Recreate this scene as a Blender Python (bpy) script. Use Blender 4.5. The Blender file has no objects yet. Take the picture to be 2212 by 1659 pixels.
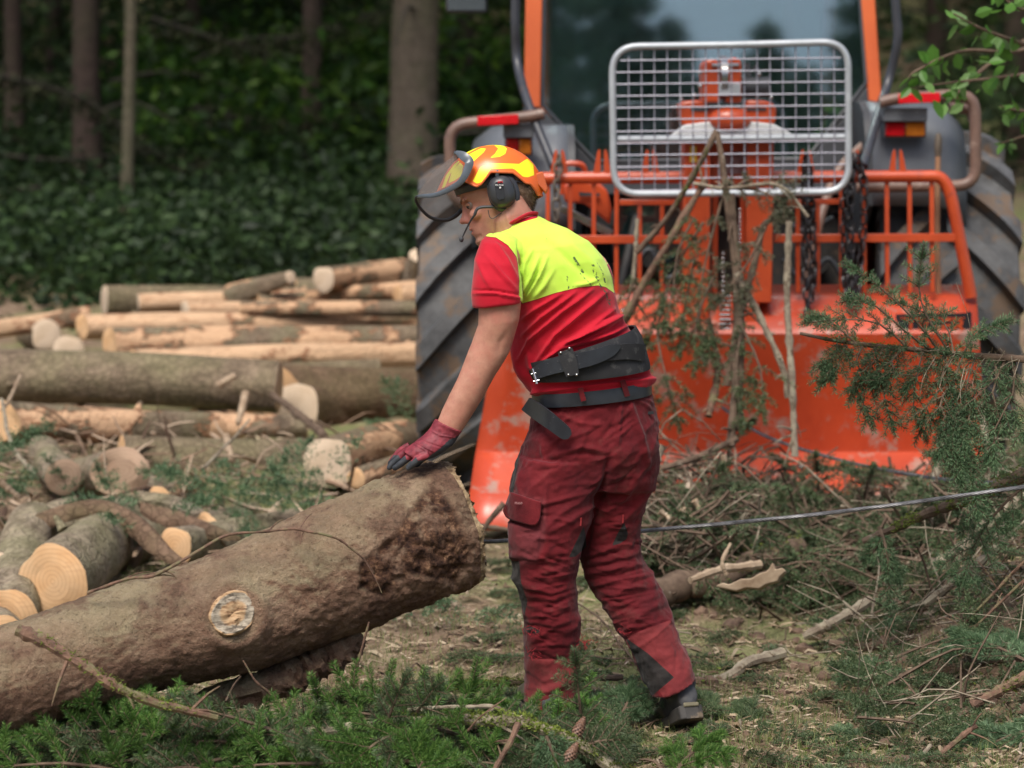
import bpy, math, random
import numpy as np
from mathutils import Vector, Matrix

# ---------------------------------------------------------------- camera, light, exposure
SC = bpy.context.scene
F = 5222.0                       # focal length in units of a 2212 wide picture
PITCH = math.atan((829.5 - 234) / F)
CAMZ = 1.7
cam_d = bpy.data.cameras.new("camera")
cam_d.lens = 85.0; cam_d.sensor_width = 36.0
cam_d.clip_start = 0.05; cam_d.clip_end = 400
cam_d.dof.use_dof = True; cam_d.dof.focus_distance = 6.5; cam_d.dof.aperture_fstop = 2.8
cam = bpy.data.objects.new("camera", cam_d)
SC.collection.objects.link(cam)
cam.location = (0, 0, CAMZ); cam.rotation_euler = (math.pi / 2 - PITCH, 0, 0)
SC.camera = cam
SUN_EL, SUN_AZ = 58, 200         # azimuth: 180 = from behind the camera
W = bpy.data.worlds.new("World"); SC.world = W; W.use_nodes = True
nt = W.node_tree; nt.nodes.clear()
wo = nt.nodes.new("ShaderNodeOutputWorld"); wb = nt.nodes.new("ShaderNodeBackground")
sky = nt.nodes.new("ShaderNodeTexSky"); sky.sky_type = 'NISHITA'; sky.sun_disc = False
sky.sun_elevation = math.radians(SUN_EL); sky.sun_rotation = math.radians(SUN_AZ)
sky.air_density = 1.0; sky.dust_density = 4.0; sky.ozone_density = 1.0
nt.links.new(sky.outputs[0], wb.inputs[0]); nt.links.new(wb.outputs[0], wo.inputs[0])
wb.inputs[1].default_value = 0.105
sd = bpy.data.lights.new("sun", 'SUN'); sd.energy = 2.2; sd.angle = math.radians(26); sd.color = (1, .95, .87)
so = bpy.data.objects.new("sun", sd); SC.collection.objects.link(so)
_a = math.radians(SUN_AZ); _e = math.radians(SUN_EL)
_d = Vector((math.sin(_a) * math.cos(_e), math.cos(_a) * math.cos(_e), math.sin(_e)))
so.rotation_euler = _d.to_track_quat('Z', 'Y').to_euler()
SC.view_settings.view_transform = 'Standard'; SC.view_settings.look = 'None'
SC.view_settings.exposure = 0.66; SC.view_settings.gamma = 1
SC.view_settings.use_curve_mapping = False
SC.render.engine = 'CYCLES'
SC.cycles.use_denoising = True
SC.cycles.max_bounces = 6; SC.cycles.transparent_max_bounces = 12
SC.cycles.diffuse_bounces = 3; SC.cycles.glossy_bounces = 3

# ---------------------------------------------------------------- helpers
A = np.array
CP, SP = math.cos(PITCH), math.sin(PITCH)
def P(u, v, Y):
    """point at distance Y seen at (u, v) of the 2212x1659 picture"""
    xc = (u - 1106) / F; yc = -(v - 829.5) / F
    t = Y / (CP + yc * SP)
    return A([t * xc, Y, t * (yc * CP - SP) + CAMZ])
def UV(V):
    V = np.asarray(V); x = V[:, 0]; y = V[:, 1]; z = V[:, 2] - CAMZ
    d = y * CP - z * SP; up = y * SP + z * CP
    return np.stack([1106 + F * x / d, 829.5 - F * up / d], 1)
RIGHT = A([1., 0, 0]); CUP = A([0, SP, CP]); CFW = A([0, CP, -SP])
def nrm(v):
    v = np.asarray(v, float); return v / (np.linalg.norm(v) + 1e-12)
R0 = np.random.RandomState(7)
random.seed(5)

class MB:
    def __init__(s): s.V = []; s.Q = []; s.T = []; s.N = []; s.n = 0; s.at = []
    def add(s, V, faces, m=0, at=None):
        V = np.asarray(V, float); s.V.append(V)
        faces = list(faces) if not isinstance(faces, np.ndarray) else faces
        if isinstance(faces, np.ndarray):
            (s.Q if faces.shape[1] == 4 else s.T).append((faces + s.n, m))
        else:
            q = [f for f in faces if len(f) == 4]; t = [f for f in faces if len(f) == 3]
            if q: s.Q.append((A(q) + s.n, m))
            if t: s.T.append((A(t) + s.n, m))
            for f in faces:
                if len(f) > 4: s.N.append(([i + s.n for i in f], m))
        s.at.append(np.full(len(V), 0.0) if at is None else np.broadcast_to(at, (len(V),)).astype(float))
        s.n += len(V); return s
    def mesh(s, name, mats, smooth=True, attr=None):
        me = bpy.data.meshes.new(name)
        V = np.concatenate(s.V) if s.V else np.zeros((0, 3))
        cnt = []; idx = []; mi = []
        for f, m in s.Q: cnt.append(np.full(len(f), 4)); idx.append(f.ravel()); mi.append(np.full(len(f), m))
        for f, m in s.T: cnt.append(np.full(len(f), 3)); idx.append(f.ravel()); mi.append(np.full(len(f), m))
        for f, m in s.N: cnt.append(A([len(f)])); idx.append(A(f)); mi.append(A([m]))
        cnt = np.concatenate(cnt); idx = np.concatenate(idx); mi = np.concatenate(mi)
        me.vertices.add(len(V)); me.vertices.foreach_set('co', V.astype(np.float32).ravel())
        me.loops.add(len(idx)); me.loops.foreach_set('vertex_index', idx.astype(np.int32))
        me.polygons.add(len(cnt))
        st = np.concatenate([[0], np.cumsum(cnt)[:-1]])
        me.polygons.foreach_set('loop_start', st.astype(np.int32))
        me.polygons.foreach_set('loop_total', cnt.astype(np.int32))
        me.polygons.foreach_set('material_index', mi.astype(np.int32))
        me.polygons.foreach_set('use_smooth', np.full(len(cnt), smooth))
        for m in (mats if isinstance(mats, (list, tuple)) else [mats]): me.materials.append(m)
        me.update(calc_edges=True); me.validate()
        if attr:
            a = me.attributes.new(attr, 'FLOAT', 'POINT'); a.data.foreach_set('value', np.concatenate(s.at).astype(np.float32))
        return me
    def build(s, name, mats, parent=None, smooth=True, bevel=0, attr=None, angle=40):
        me = s.mesh(name, mats, smooth, attr)
        return link(me, name, parent, bevel, angle if smooth else None)

def link(me, name, parent=None, bevel=0, angle=None):
    o = bpy.data.objects.new(name, me); SC.collection.objects.link(o)
    if parent is not None:
        o.parent = parent; o.matrix_parent_inverse = MW(parent).inverted()
    if bevel:
        b = o.modifiers.new("bevel", 'BEVEL'); b.width = bevel; b.segments = 2; b.limit_method = 'ANGLE'; b.angle_limit = math.radians(35)
    if angle is not None and len(me.polygons) < 60000:
        try: me.set_sharp_from_angle(angle=math.radians(angle))
        except Exception: pass
    return o
def MW(o):
    m = o.matrix_basis.copy()
    return m if o.parent is None else MW(o.parent) @ o.matrix_parent_inverse @ m
def thing(name, label, cat, loc, group=None, kind=None):
    o = bpy.data.objects.new(name, None); SC.collection.objects.link(o)
    o.location = [float(c) for c in loc]; o.empty_display_size = .1
    return tag(o, label, cat, group, kind)
def tag(o, label=None, cat=None, group=None, kind=None):
    if label: o['label'] = label
    if cat: o['category'] = cat
    if group: o['group'] = group
    if kind: o['kind'] = kind
    return o

def frames(pts):
    pts = np.asarray(pts, float); T = np.gradient(pts, axis=0)
    T /= np.linalg.norm(T, axis=1)[:, None] + 1e-12
    ref = A([0, 0, 1.]) if abs(T[0][2]) < .9 else A([1., 0, 0])
    n = nrm(np.cross(T[0], ref)); Ns = []; Bs = []
    for t in T:
        n = nrm(n - t * np.dot(n, t)); Ns.append(n); Bs.append(np.cross(t, n))
    return T, A(Ns), A(Bs)
def spline(pts, n):
    """catmull-rom through points (any dimension)"""
    p = np.asarray(pts, float)
    if len(p) == 2: return np.linspace(p[0], p[1], n)
    q = np.vstack([2 * p[0] - p[1], p, 2 * p[-1] - p[-2]])
    out = []
    for s in np.linspace(0, len(p) - 1, n):
        i = min(int(s), len(p) - 2); t = s - i
        a, b, c, d = q[i], q[i + 1], q[i + 2], q[i + 3]
        out.append(.5 * ((2 * b) + (c - a) * t + (2 * a - 5 * b + 4 * c - d) * t * t + (3 * b - a - 3 * c + d) * t ** 3))
    return A(out)
def grid_faces(nr, ns, close=True, off=0):
    i = np.arange(nr - 1)[:, None]; j = np.arange(ns if close else ns - 1)[None, :]
    k = (j + 1) % ns
    a = i * ns + j; b = i * ns + k; c = (i + 1) * ns + k; d = (i + 1) * ns + j
    return np.stack([a, b, c, d], -1).reshape(-1, 4) + off
def tube(mb, pts, r, seg=8, m=0, cap=True, at=None, jit=0, flat=1.0):
    pts = np.asarray(pts, float); n = len(pts)
    r = np.broadcast_to(r, (n,)) if np.ndim(r) else np.full(n, float(r))
    T, N, B = frames(pts)
    th = np.linspace(0, 2 * np.pi, seg, endpoint=False)
    rr = r[:, None] * np.ones(seg)
    if jit: rr = rr * (1 + jit * R0.randn(n, seg))
    V = pts[:, None] + rr[..., None] * (np.cos(th)[None, :, None] * N[:, None] + flat * np.sin(th)[None, :, None] * B[:, None])
    mb.add(V.reshape(-1, 3), grid_faces(n, seg), m, at)
    if cap:
        for k, rev in ((0, 1), (n - 1, 0)):
            ring = V[k]; c = ring.mean(0); 
            f = [(seg, (j + 1) % seg, j) if rev else (seg, j, (j + 1) % seg) for j in range(seg)]
            mb.add(np.vstack([ring, c]), A(f), m, at)
    return mb
def box(mb, c, s, M=None, m=0):
    c = np.asarray(c, float); s = np.asarray(s, float) / 2
    V = A([[x, y, z] for x in (-1, 1) for y in (-1, 1) for z in (-1, 1)]) * s
    if M is not None: V = V @ np.asarray(M).T
    return mb.add(V + c, A([(0, 1, 3, 2), (4, 6, 7, 5), (0, 4, 5, 1), (2, 3, 7, 6), (0, 2, 6, 4), (1, 5, 7, 3)]), m)
def pbox(mb, u0, v0, u1, v1, Y, d, m=0):
    a = P(u0, v1, Y); b = P(u1, v0, Y)
    return box(mb, [(a[0] + b[0]) / 2, Y + d / 2, (a[2] + b[2]) / 2], [b[0] - a[0], d, b[2] - a[2]], None, m)
def bar(mb, p, q, w, h, up=(0, 0, 1), m=0):
    p = A(p, dtype=float); q = A(q, dtype=float); x = nrm(q - p); y = nrm(np.cross(up, x)); z = np.cross(x, y)
    return box(mb, (p + q) / 2, [np.linalg.norm(q - p), w, h], np.stack([x, y, z], 1), m)
def prism(mb, poly, ext, m=0):
    """poly: list of 3D points of one face (planar), ext: extrusion vector"""
    p = np.asarray(poly, float); n = len(p); q = p + np.asarray(ext, float)
    mb.add(np.vstack([p, q]), [tuple(range(n)), tuple(range(2 * n - 1, n - 1, -1))] + [(i, i + n, (i + 1) % n + n, (i + 1) % n) for i in range(n)], m)
    return mb
def ball(mb, c, r, M=None, nu=16, nv=10, m=0, at=None):
    th = np.linspace(0, np.pi, nv + 1); ph = np.linspace(0, 2 * np.pi, nu, endpoint=False)
    V = np.stack([np.sin(th)[:, None] * np.cos(ph), np.sin(th)[:, None] * np.sin(ph), np.cos(th)[:, None] * np.ones(nu)], -1).reshape(-1, 3)
    V = V * np.asarray(r, float)
    if M is not None: V = V @ np.asarray(M).T
    return mb.add(V + np.asarray(c, float), grid_faces(nv + 1, nu), m, at)
def loft(mb, rings, cap=True, m=0):
    R = A(rings); n, s, _ = R.shape
    mb.add(R.reshape(-1, 3), grid_faces(n, s), m)
    if cap:
        for k, rev in ((0, 1), (n - 1, 0)):
            c = R[k].mean(0); f = [(s, (j + 1) % s, j) if rev else (s, j, (j + 1) % s) for j in range(s)]
            mb.add(np.vstack([R[k], c]), A(f), m)
    return mb
def smooth01(x, a, b):
    t = np.clip((np.asarray(x, float) - a) / (b - a), 0, 1); return t * t * (3 - 2 * t)
# value noise for geometry
_perm = R0.rand(64, 64, 64)
def vnoise(X):
    X = np.asarray(X, float); i = np.floor(X).astype(int); f = X - i; f = f * f * (3 - 2 * f); i &= 63; j = (i + 1) & 63
    g = lambda a, b, c: _perm[a, b, c]
    x0, y0, z0 = i[..., 0], i[..., 1], i[..., 2]; x1, y1, z1 = j[..., 0], j[..., 1], j[..., 2]
    fx, fy, fz = f[..., 0], f[..., 1], f[..., 2]
    l = lambda a, b, t: a + (b - a) * t
    return 2 * l(l(l(g(x0, y0, z0), g(x1, y0, z0), fx), l(g(x0, y1, z0), g(x1, y1, z0), fx), fy),
             l(l(g(x0, y0, z1), g(x1, y0, z1), fx), l(g(x0, y1, z1), g(x1, y1, z1), fx), fy), fz) - 1
def fbm(X, oct=3):
    X = np.asarray(X, float); return sum(vnoise(X * 2 ** k + 13.7 * k) / 2 ** k for k in range(oct))
def seg_dist(uv, a, b):
    a = A(a, dtype=float); b = A(b, dtype=float); d = b - a; t = np.clip(((uv - a) @ d) / (d @ d + 1e-9), 0, 1)
    return np.linalg.norm(uv - a - t[:, None] * d, axis=1), t
def poly_sd(uv, poly):
    """signed distance to polygon, positive inside"""
    poly = A(poly, dtype=float); D = np.full(len(uv), 1e9); ins = np.zeros(len(uv), bool)
    for k in range(len(poly)):
        a, b = poly[k], poly[(k + 1) % len(poly)]
        d, _ = seg_dist(uv, a, b); D = np.minimum(D, d)
        c = ((a[1] > uv[:, 1]) != (b[1] > uv[:, 1])) & (uv[:, 0] < (b[0] - a[0]) * (uv[:, 1] - a[1]) / (b[1] - a[1] + 1e-12) + a[0])
        ins ^= c
    return np.where(ins, D, -D)

# ---------------------------------------------------------------- materials
class NT:
    def __init__(s, name):
        s.mat = bpy.data.materials.new(name); s.mat.use_nodes = True; s.t = s.mat.node_tree; s.t.nodes.clear()
        s.out = s.n("OutputMaterial"); s.b = s.n("BsdfPrincipled"); s.l(s.b.outputs[0], s.out.inputs[0])
        s.tc = s.n("TexCoord")
    def n(s, k, **kw):
        x = s.t.nodes.new("ShaderNode" + k)
        for a, b in kw.items(): setattr(x, a, b)
        return x
    def l(s, a, b): s.t.links.new(a, b)
    def noise(s, scale, detail=4, rough=.6, coord='Object', stretch=None, dist=0):
        x = s.n("TexNoise"); x.inputs['Scale'].default_value = scale; x.inputs['Detail'].default_value = detail
        x.inputs['Roughness'].default_value = rough; x.inputs['Distortion'].default_value = dist
        src = s.tc.outputs[coord]
        if stretch:
            m = s.n("Mapping"); m.inputs['Scale'].default_value = stretch; s.l(src, m.inputs[0]); src = m.outputs[0]
        s.l(src, x.inputs[0]); return x.outputs[0]
    def ramp(s, src, stops):
        r = s.n("ValToRGB"); s.l(src, r.inputs[0]); e = r.color_ramp.elements
        while len(e) < len(stops): e.new(.5)
        for k, (p, c) in enumerate(stops):
            e[k].position = p; e[k].color = (c, c, c, 1) if not isinstance(c, (tuple, list)) else tuple(c) + (1,)
        return r.outputs[0]
    def mix(s, fac, a, b):
        x = s.n("Mix", data_type='RGBA')
        for v, i in ((fac, 0), (a, 6), (b, 7)):
            if isinstance(v, (int, float)): x.inputs[i].default_value = v
            elif isinstance(v, (tuple, list)): x.inputs[i].default_value = tuple(v) + (1,)
            else: s.l(v, x.inputs[i])
        return x.outputs[2]
    def math(s, op, a, b=0.0):
        x = s.n("Math", operation=op)
        for v, i in ((a, 0), (b, 1)):
            if isinstance(v, (int, float)): x.inputs[i].default_value = v
            else: s.l(v, x.inputs[i])
        return x.outputs[0]
    def attr(s, name): 
        x = s.n("Attribute"); x.attribute_name = name; return x.outputs['Fac']
    def col(s, c):
        if isinstance(c, (tuple, list)): s.b.inputs['Base Color'].default_value = tuple(c) + (1,)
        else: s.l(c, s.b.inputs['Base Color'])
    def bump(s, src, strength=.3, dist=.01):
        x = s.n("Bump"); x.inputs['Strength'].default_value = strength; x.inputs['Distance'].default_value = dist
        s.l(src, x.inputs['Height']); s.l(x.outputs[0], s.b.inputs['Normal']); return x
    def set(s, rough=.7, metal=0, spec=.5):
        if isinstance(rough, (int, float)): s.b.inputs['Roughness'].default_value = rough
        else: s.l(rough, s.b.inputs['Roughness'])
        s.b.inputs['Metallic'].default_value = metal; s.b.inputs['Specular IOR Level'].default_value = spec
        return s.mat
def pbr(name, c1, c2=None, scale=8, rough=.6, metal=0, bump=0, bscale=40, bd=.003, c3=None, s3=3, t3=(.55, .62), stretch=None, spec=.5, coat=0):
    t = NT(name)
    if coat: t.b.inputs['Coat Weight'].default_value = coat; t.b.inputs['Coat Roughness'].default_value = .22
    if c2 is None: c2 = tuple(x * .75 for x in c1)
    c = t.ramp(t.noise(scale, 5, .65, stretch=stretch), [(.32, c2), (.66, c1)])
    if c3: c = t.mix(t.ramp(t.noise(s3, 7, .7), [(t3[0], 0.), (t3[1], 1.)]), c, c3)
    t.col(c)
    if bump: t.bump(t.noise(bscale, 4, .6, stretch=stretch), bump, bd)
    return t.set(rough, metal, spec)
M = {}
def bark_mat(name, ca, cb, cg, bare=None, bt=(.5, .56), sc=1.0, green=.5):
    t = NT(name)
    n1 = t.noise(14 * sc, 8, .72, stretch=(.55, 1, 1)); n2 = t.noise(3.2 * sc, 5, .6); n3 = t.noise(120 * sc, 4, .7)
    c = t.ramp(n1, [(.3, ca), (.62, cb)])
    g = t.math('MULTIPLY', t.ramp(n2, [(.42, 0.), (.62, 1.)]), green)
    c = t.mix(g, c, cg)
    c = t.mix(t.ramp(n3, [(.62, 0.), (.72, .55)]), c, tuple(min(1, x * 1.7) for x in cb))
    c = t.mix(t.ramp(n3, [(.3, .7), (.42, 0.)]), c, tuple(x * .4 for x in ca))
    vo = t.n("TexVoronoi"); vo.feature = 'DISTANCE_TO_EDGE'; vo.inputs['Scale'].default_value = 26 * sc; wr = t.n("Mix", data_type='VECTOR'); wr.inputs[0].default_value = .06
    wn = t.n("TexNoise"); wn.inputs['Scale'].default_value = 12; t.l(t.tc.outputs['Object'], wn.inputs[0]); t.l(t.tc.outputs['Object'], wr.inputs[4]); t.l(wn.outputs[1], wr.inputs[5]); t.l(wr.outputs[1], vo.inputs[0])
    cr = t.ramp(vo.outputs[0], [(.0, 1.), (.12, 0.)]); c = t.mix(t.math('MULTIPLY', cr, .4), c, tuple(x * .35 for x in ca))
    h = t.math('SUBTRACT', t.math('ADD', t.math('MULTIPLY', n1, .7), t.math('MULTIPLY', n3, .5)), t.math('MULTIPLY', cr, .5))
    if bare:
        b = t.ramp(t.noise(3.6 * sc, 8, .68, stretch=(.8, 1.3, 1.3)), [(bt[0], 0.), (bt[1], 1.)])
        w = t.ramp(t.noise(20, 4, .5, stretch=(.15, 1, 1)), [(.3, tuple(x * .72 for x in bare)), (.7, bare)])
        c = t.mix(b, c, w)
        bn = t.ramp(b, [(0., 0.), (.35, 1.), (.75, 1.), (1., 0.)]); c = t.mix(t.math('MULTIPLY', bn, .75), c, (.3, .12, .06))
        c = t.mix(t.math('MULTIPLY', b, t.ramp(t.noise(30, 4, .7, stretch=(.3, 1, 1)), [(.55, 0.), (.65, .6)])), c, (.34, .16, .08))
        h = t.math('SUBTRACT', h, t.math('MULTIPLY', b, .9))
    t.col(c); t.bump(h, .7, .012); return t.set(.88, 0, .25)
M['bark'] = bark_mat('bark_grey_green', (.085, .06, .04), (.27, .205, .14), (.19, .18, .09))
M['bark_brown'] = bark_mat('bark_brown', (.085, .05, .03), (.21, .135, .09), (.12, .12, .05), green=.35)
M['bark_pale'] = bark_mat('bark_pale', (.11, .08, .055), (.38, .31, .225), (.17, .18, .08), green=.45)
M['bark_far'] = bark_mat('bark_of_shaded_wood', (.05, .034, .028), (.095, .066, .054), (.065, .065, .034), green=.4)  # darker bark copy, shade inside the wood is put into its colour
M['bark_broad'] = bark_mat('bark_of_broad_trunk', (.08, .06, .045), (.15, .12, .09), (.10, .10, .055), green=.5)
M['bark_stem'] = bark_mat('pale_stem_bark', (.09, .075, .05), (.17, .145, .10), (.08, .09, .045), green=.4)
M['debark'] = bark_mat('half_stripped_bark', (.13, .08, .045), (.28, .2, .13), (.17, .17, .09), bare=(.68, .45, .28), bt=(.42, .47))
M['debark2'] = bark_mat('partly_stripped_bark', (.12, .085, .055), (.26, .2, .14), (.17, .17, .09), bare=(.64, .41, .25), bt=(.53, .56))
def wood_end(name, c1, c2, c3):
    t = NT(name)
    sx = t.n("SeparateXYZ"); t.l(t.tc.outputs['Object'], sx.inputs[0])
    r = t.math('SQRT', t.math('ADD', t.math('POWER', sx.outputs[1], 2.), t.math('POWER', sx.outputs[2], 2.)))
    r = t.math('ADD', r, t.math('MULTIPLY', t.noise(6, 3, .5), .02))
    w = t.math('SINE', t.math('MULTIPLY', r, 430.))
    c = t.mix(t.ramp(t.noise(7, 4, .6), [(.35, 0.), (.65, 1.)]), c1, c2)
    c = t.mix(t.ramp(w, [(.4, 0.), (1, .34)]), c, c3)
    c = t.mix(t.ramp(t.noise(60, 3, .5, stretch=(1, .15, 1)), [(.6, 0.), (.75, .4)]), c, c3)
    c = t.mix(t.ramp(t.noise(3.2, 5, .6), [(.5, 0.), (.68, .55)]), c, tuple(x * .6 for x in c1)); c = t.mix(t.ramp(t.noise(9, 6, .7, stretch=(1, .25, 1.4)), [(.62, 0.), (.68, .6)]), c, tuple(x * .42 for x in c1))
    t.col(c); t.bump(t.noise(150, 3, .5, stretch=(1, .1, 1)), .3, .002); return t.set(.8, 0, .25)
M['end'] = wood_end('sawn_wood', (.58, .34, .165), (.68, .46, .27), (.36, .2, .1))
M['end_pale'] = wood_end('sawn_wood_weathered', (.52, .4, .28), (.66, .53, .4), (.36, .25, .16))
M['end_brown'] = wood_end('sawn_wood_brown', (.33, .22, .15), (.42, .3, .21), (.2, .12, .07))
M['orange'] = pbr('orange_paint', (.54, .075, .018), (.42, .05, .013), 5, .4, coat=.5, c3=(.3, .05, .03), s3=9, t3=(.6, .72), bump=.08, bscale=30)
M['orange_plate'] = pbr('orange_paint_scuffed', (.52, .062, .017), (.38, .041, .012), 3.5, .42, coat=.4, c3=(.34, .20, .155), s3=5.5, t3=(.55, .63), bump=.12, bscale=14, stretch=(1, 1, .6))
M['orange_cab'] = pbr('orange_cab_paint', (.62, .13, .035), (.55, .105, .03), 4, .4, spec=.4, coat=.3)
M['black_paint'] = pbr('black_paint', (.05, .053, .065), (.025, .027, .033), 6, .38, c3=(.1, .065, .045), s3=7, t3=(.58, .68))
M['rusty_tube'] = pbr('brown_tube_paint', (.2, .12, .09), (.12, .075, .06), 9, .45, c3=(.3, .22, .18), s3=14, t3=(.58, .68), bump=.2, bscale=50)
M['dark_plastic'] = pbr('dark_plastic', (.045, .048, .055), (.026, .028, .033), 8, .55)
M['fender'] = pbr('grey_fender_plastic', (.13, .14, .155), (.09, .1, .115), 3, .42, c3=(.24, .24, .23), s3=6, t3=(.6, .72))
M['chassis'] = pbr('greasy_dark_metal', (.035, .032, .03), (.015, .014, .014), 10, .6, metal=.3, c3=(.09, .06, .04), s3=6)
M['rubber'] = pbr('tyre_rubber', (.095, .097, .10), (.04, .041, .043), 14, .66, c3=(.12, .08, .052), s3=5, t3=(.50, .58), bump=.3, bscale=35, bd=.004)
M['galv'] = pbr('galvanised_steel', (.46, .49, .52), (.36, .385, .41), 12, .45, metal=.3, spec=.5)
M['wire'] = pbr('galvanised_wire', (.33, .33, .38), (.22, .22, .27), 30, .45, metal=.4)
M['white_paint'] = pbr('pale_grey_paint', (.72, .73, .73), (.6, .61, .6), 6, .35)
M['cable'] = pbr('wire_rope_steel', (.2, .2, .21), (.09, .09, .095), 30, .5, metal=.7)
M['steel'] = pbr('bright_steel', (.6, .6, .6), (.35, .35, .35), 20, .25, metal=.95)
M['chain'] = pbr('dark_chain_steel', (.05, .044, .046), (.02, .018, .02), 25, .38, metal=.5, c3=(.09, .05, .03), s3=16, t3=(.6, .7))
M['red_reflector'] = pbr('red_reflector', (.62, .012, .02), (.5, .01, .015), 20, .2)
M['red_lens'] = pbr('red_lens', (.45, .008, .012), (.3, .005, .01), 30, .12)
M['amber_lens'] = pbr('amber_lens', (.5, .16, .02), (.36, .1, .012), 30, .12)
M['handle_wood'] = pbr('handle_wood', (.38, .2, .11), (.25, .13, .07), 10, .6, stretch=(1, 1, .15))
M['rust_iron'] = pbr('worn_iron', (.16, .13, .1), (.09, .07, .055), 20, .6, metal=.4)
M['stick'] = pbr('twig_bark', (.17, .12, .085), (.075, .05, .036), 25, .85, bump=.5, bscale=60, bd=.003, c3=(.26, .22, .17), s3=18, t3=(.62, .68), spec=.2)
M['stick_red'] = pbr('reddish_twig_bark', (.22, .13, .09), (.08, .048, .036), 45, .85, bump=.9, bscale=90, bd=.004, c3=(.17, .15, .08), s3=16, t3=(.5, .6), spec=.2)
M['stick_pale'] = pbr('pale_dry_wood', (.44, .34, .24), (.24, .165, .105), 16, .75, bump=.4, bscale=50, bd=.003, spec=.25)
M['lichen_stick'] = pbr('lichen_twig_bark', (.34, .3, .22), (.16, .12, .09), 22, .85, bump=.5, bscale=60, bd=.003, c3=(.12, .09, .06), s3=30, t3=(.55, .6), spec=.2)
def leafy(name, a, b, c, trans=.35, rough=.5, per='island', nsc=4):
    t = NT(name)
    g = t.n("NewGeometry"); r = g.outputs['Random Per Island']
    col = t.ramp(r, [(0, a), (.5, b), (1, c)])
    n = t.ramp(t.noise(nsc, 3, .5), [(.35, .6), (.65, 1.)])
    x = t.n("Mix", data_type='RGBA', blend_type='MULTIPLY'); x.inputs[0].default_value = 1.; t.l(col, x.inputs[6]); t.l(n, x.inputs[7])
    col = x.outputs[2]; t.col(col); t.set(rough, 0, .35)
    tr = t.n("BsdfTranslucent"); t.l(col, tr.inputs[0]); ms = t.n("MixShader"); ms.inputs[0].default_value = trans
    t.l(t.b.outputs[0], ms.inputs[1]); t.l(tr.outputs[0], ms.inputs[2]); t.l(ms.outputs[0], t.out.inputs[0]); return t.mat
M['needle'] = leafy('spruce_needles', (.055, .14, .03), (.11, .25, .05), (.25, .41, .10), .25)
M['needle_dark'] = leafy('dull_spruce_needles', (.055, .10, .042), (.10, .16, .07), (.2, .24, .12), .25)
M['needle_dry'] = leafy('greyish_spruce_needles', (.08, .095, .05), (.13, .15, .085), (.2, .2, .13), .2)
M['needle_blue'] = leafy('blue_green_spruce_needles', (.06, .13, .06), (.12, .21, .10), (.22, .32, .17), .2)
M['moss_dim'] = leafy('hanging_moss_dim', (.02, .025, .012), (.04, .045, .02), (.07, .075, .03), .2, .8)  # dim moss copy, shade between the trunks painted into the colour
M['stick_dim'] = pbr('shaded_twig_bark', (.05, .042, .03), (.025, .02, .016), 20, .9)  # darkened twig bark copy with the shade in its base colour
M['leaf'] = leafy('beech_leaves', (.08, .22, .03), (.15, .34, .06), (.26, .42, .17), .45, .35)
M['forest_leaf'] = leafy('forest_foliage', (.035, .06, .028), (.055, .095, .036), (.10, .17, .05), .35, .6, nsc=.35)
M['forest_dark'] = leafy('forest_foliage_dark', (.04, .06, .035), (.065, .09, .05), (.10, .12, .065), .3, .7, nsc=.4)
M['grass'] = leafy('grass_blades', (.12, .19, .045), (.2, .27, .08), (.38, .36, .17), .35)
M['moss'] = leafy('moss', (.10, .14, .02), (.17, .23, .035), (.26, .31, .06), .3, .8)
M['litter'] = leafy('dry_litter', (.12, .075, .045), (.28, .2, .125), (.52, .42, .29), .0, .85)
M['chips'] = leafy('wood_chips', (.3, .2, .12), (.5, .37, .25), (.66, .54, .42), .0, .8)
# ---------------------------------------------------------------- the setting: ground, forest behind
def ground_h(x, y):
    x = np.asarray(x, float); y = np.asarray(y, float)
    h = .2 * smooth01(y, 8.6, 10.6) * smooth01(-x, -.2, .6)
    h = h + .52 * smooth01(x, .9, 2.1) * smooth01(y, 5.5, 7.4) * (1 - .85 * smooth01(y, 8.0, 9.6))
    dm = ((x - .8) / .8) ** 2 + ((y - 9.0) / .62) ** 2
    h = h + .19 * np.exp(-dm * 1.3)
    h = h + smooth01(y, 17, 60) * 11
    h = h + .35 * smooth01(y, 12, 17)
    Xn = np.stack([x, y, 0 * x], -1)
    near = 1 - smooth01(y, 14, 18)
    near = near * (1 - .8 * np.exp(-(((x - .3) / .45) ** 2 + ((y - 6.5) / .4) ** 2)))
    h = h * (1 - .9 * np.exp(-(((x - .3) / .45) ** 2 + ((y - 6.5) / .4) ** 2)))
    return h + near * (.035 * fbm(Xn * 1.6 + 3, 3) + .014 * fbm(Xn * 9 + 7, 3))
t = NT('forest_floor')
n1 = t.noise(1.1, 6, .62); n2 = t.noise(9, 8, .75); n3 = t.noise(70, 5, .75); n4 = t.noise(2.4, 5, .65, dist=.4)
c = t.ramp(n2, [(.28, (.055, .036, .024)), (.48, (.19, .13, .088)), (.7, (.38, .285, .2))])
c = t.mix(t.ramp(n1, [(.42, 0.), (.58, .8)]), c, t.ramp(n3, [(.3, (.085, .105, .035)), (.7, (.25, .29, .115))]))
c = t.mix(t.ramp(n4, [(.56, 0.), (.66, .7)]), c, t.ramp(n3, [(.35, (.16, .11, .07)), (.7, (.38, .3, .2))]))
c = t.mix(t.ramp(n3, [(.62, 0.), (.7, .6)]), c, (.4, .32, .22))
c = t.mix(t.ramp(n3, [(.3, .7), (.4, 0.)]), c, (.03, .022, .015))
t.col(c); t.bump(t.math('ADD', t.math('MULTIPLY', n2, .5), t.math('MULTIPLY', n3, .5)), .8, .02)
M['floor'] = t.set(.92, 0, .2)
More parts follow.
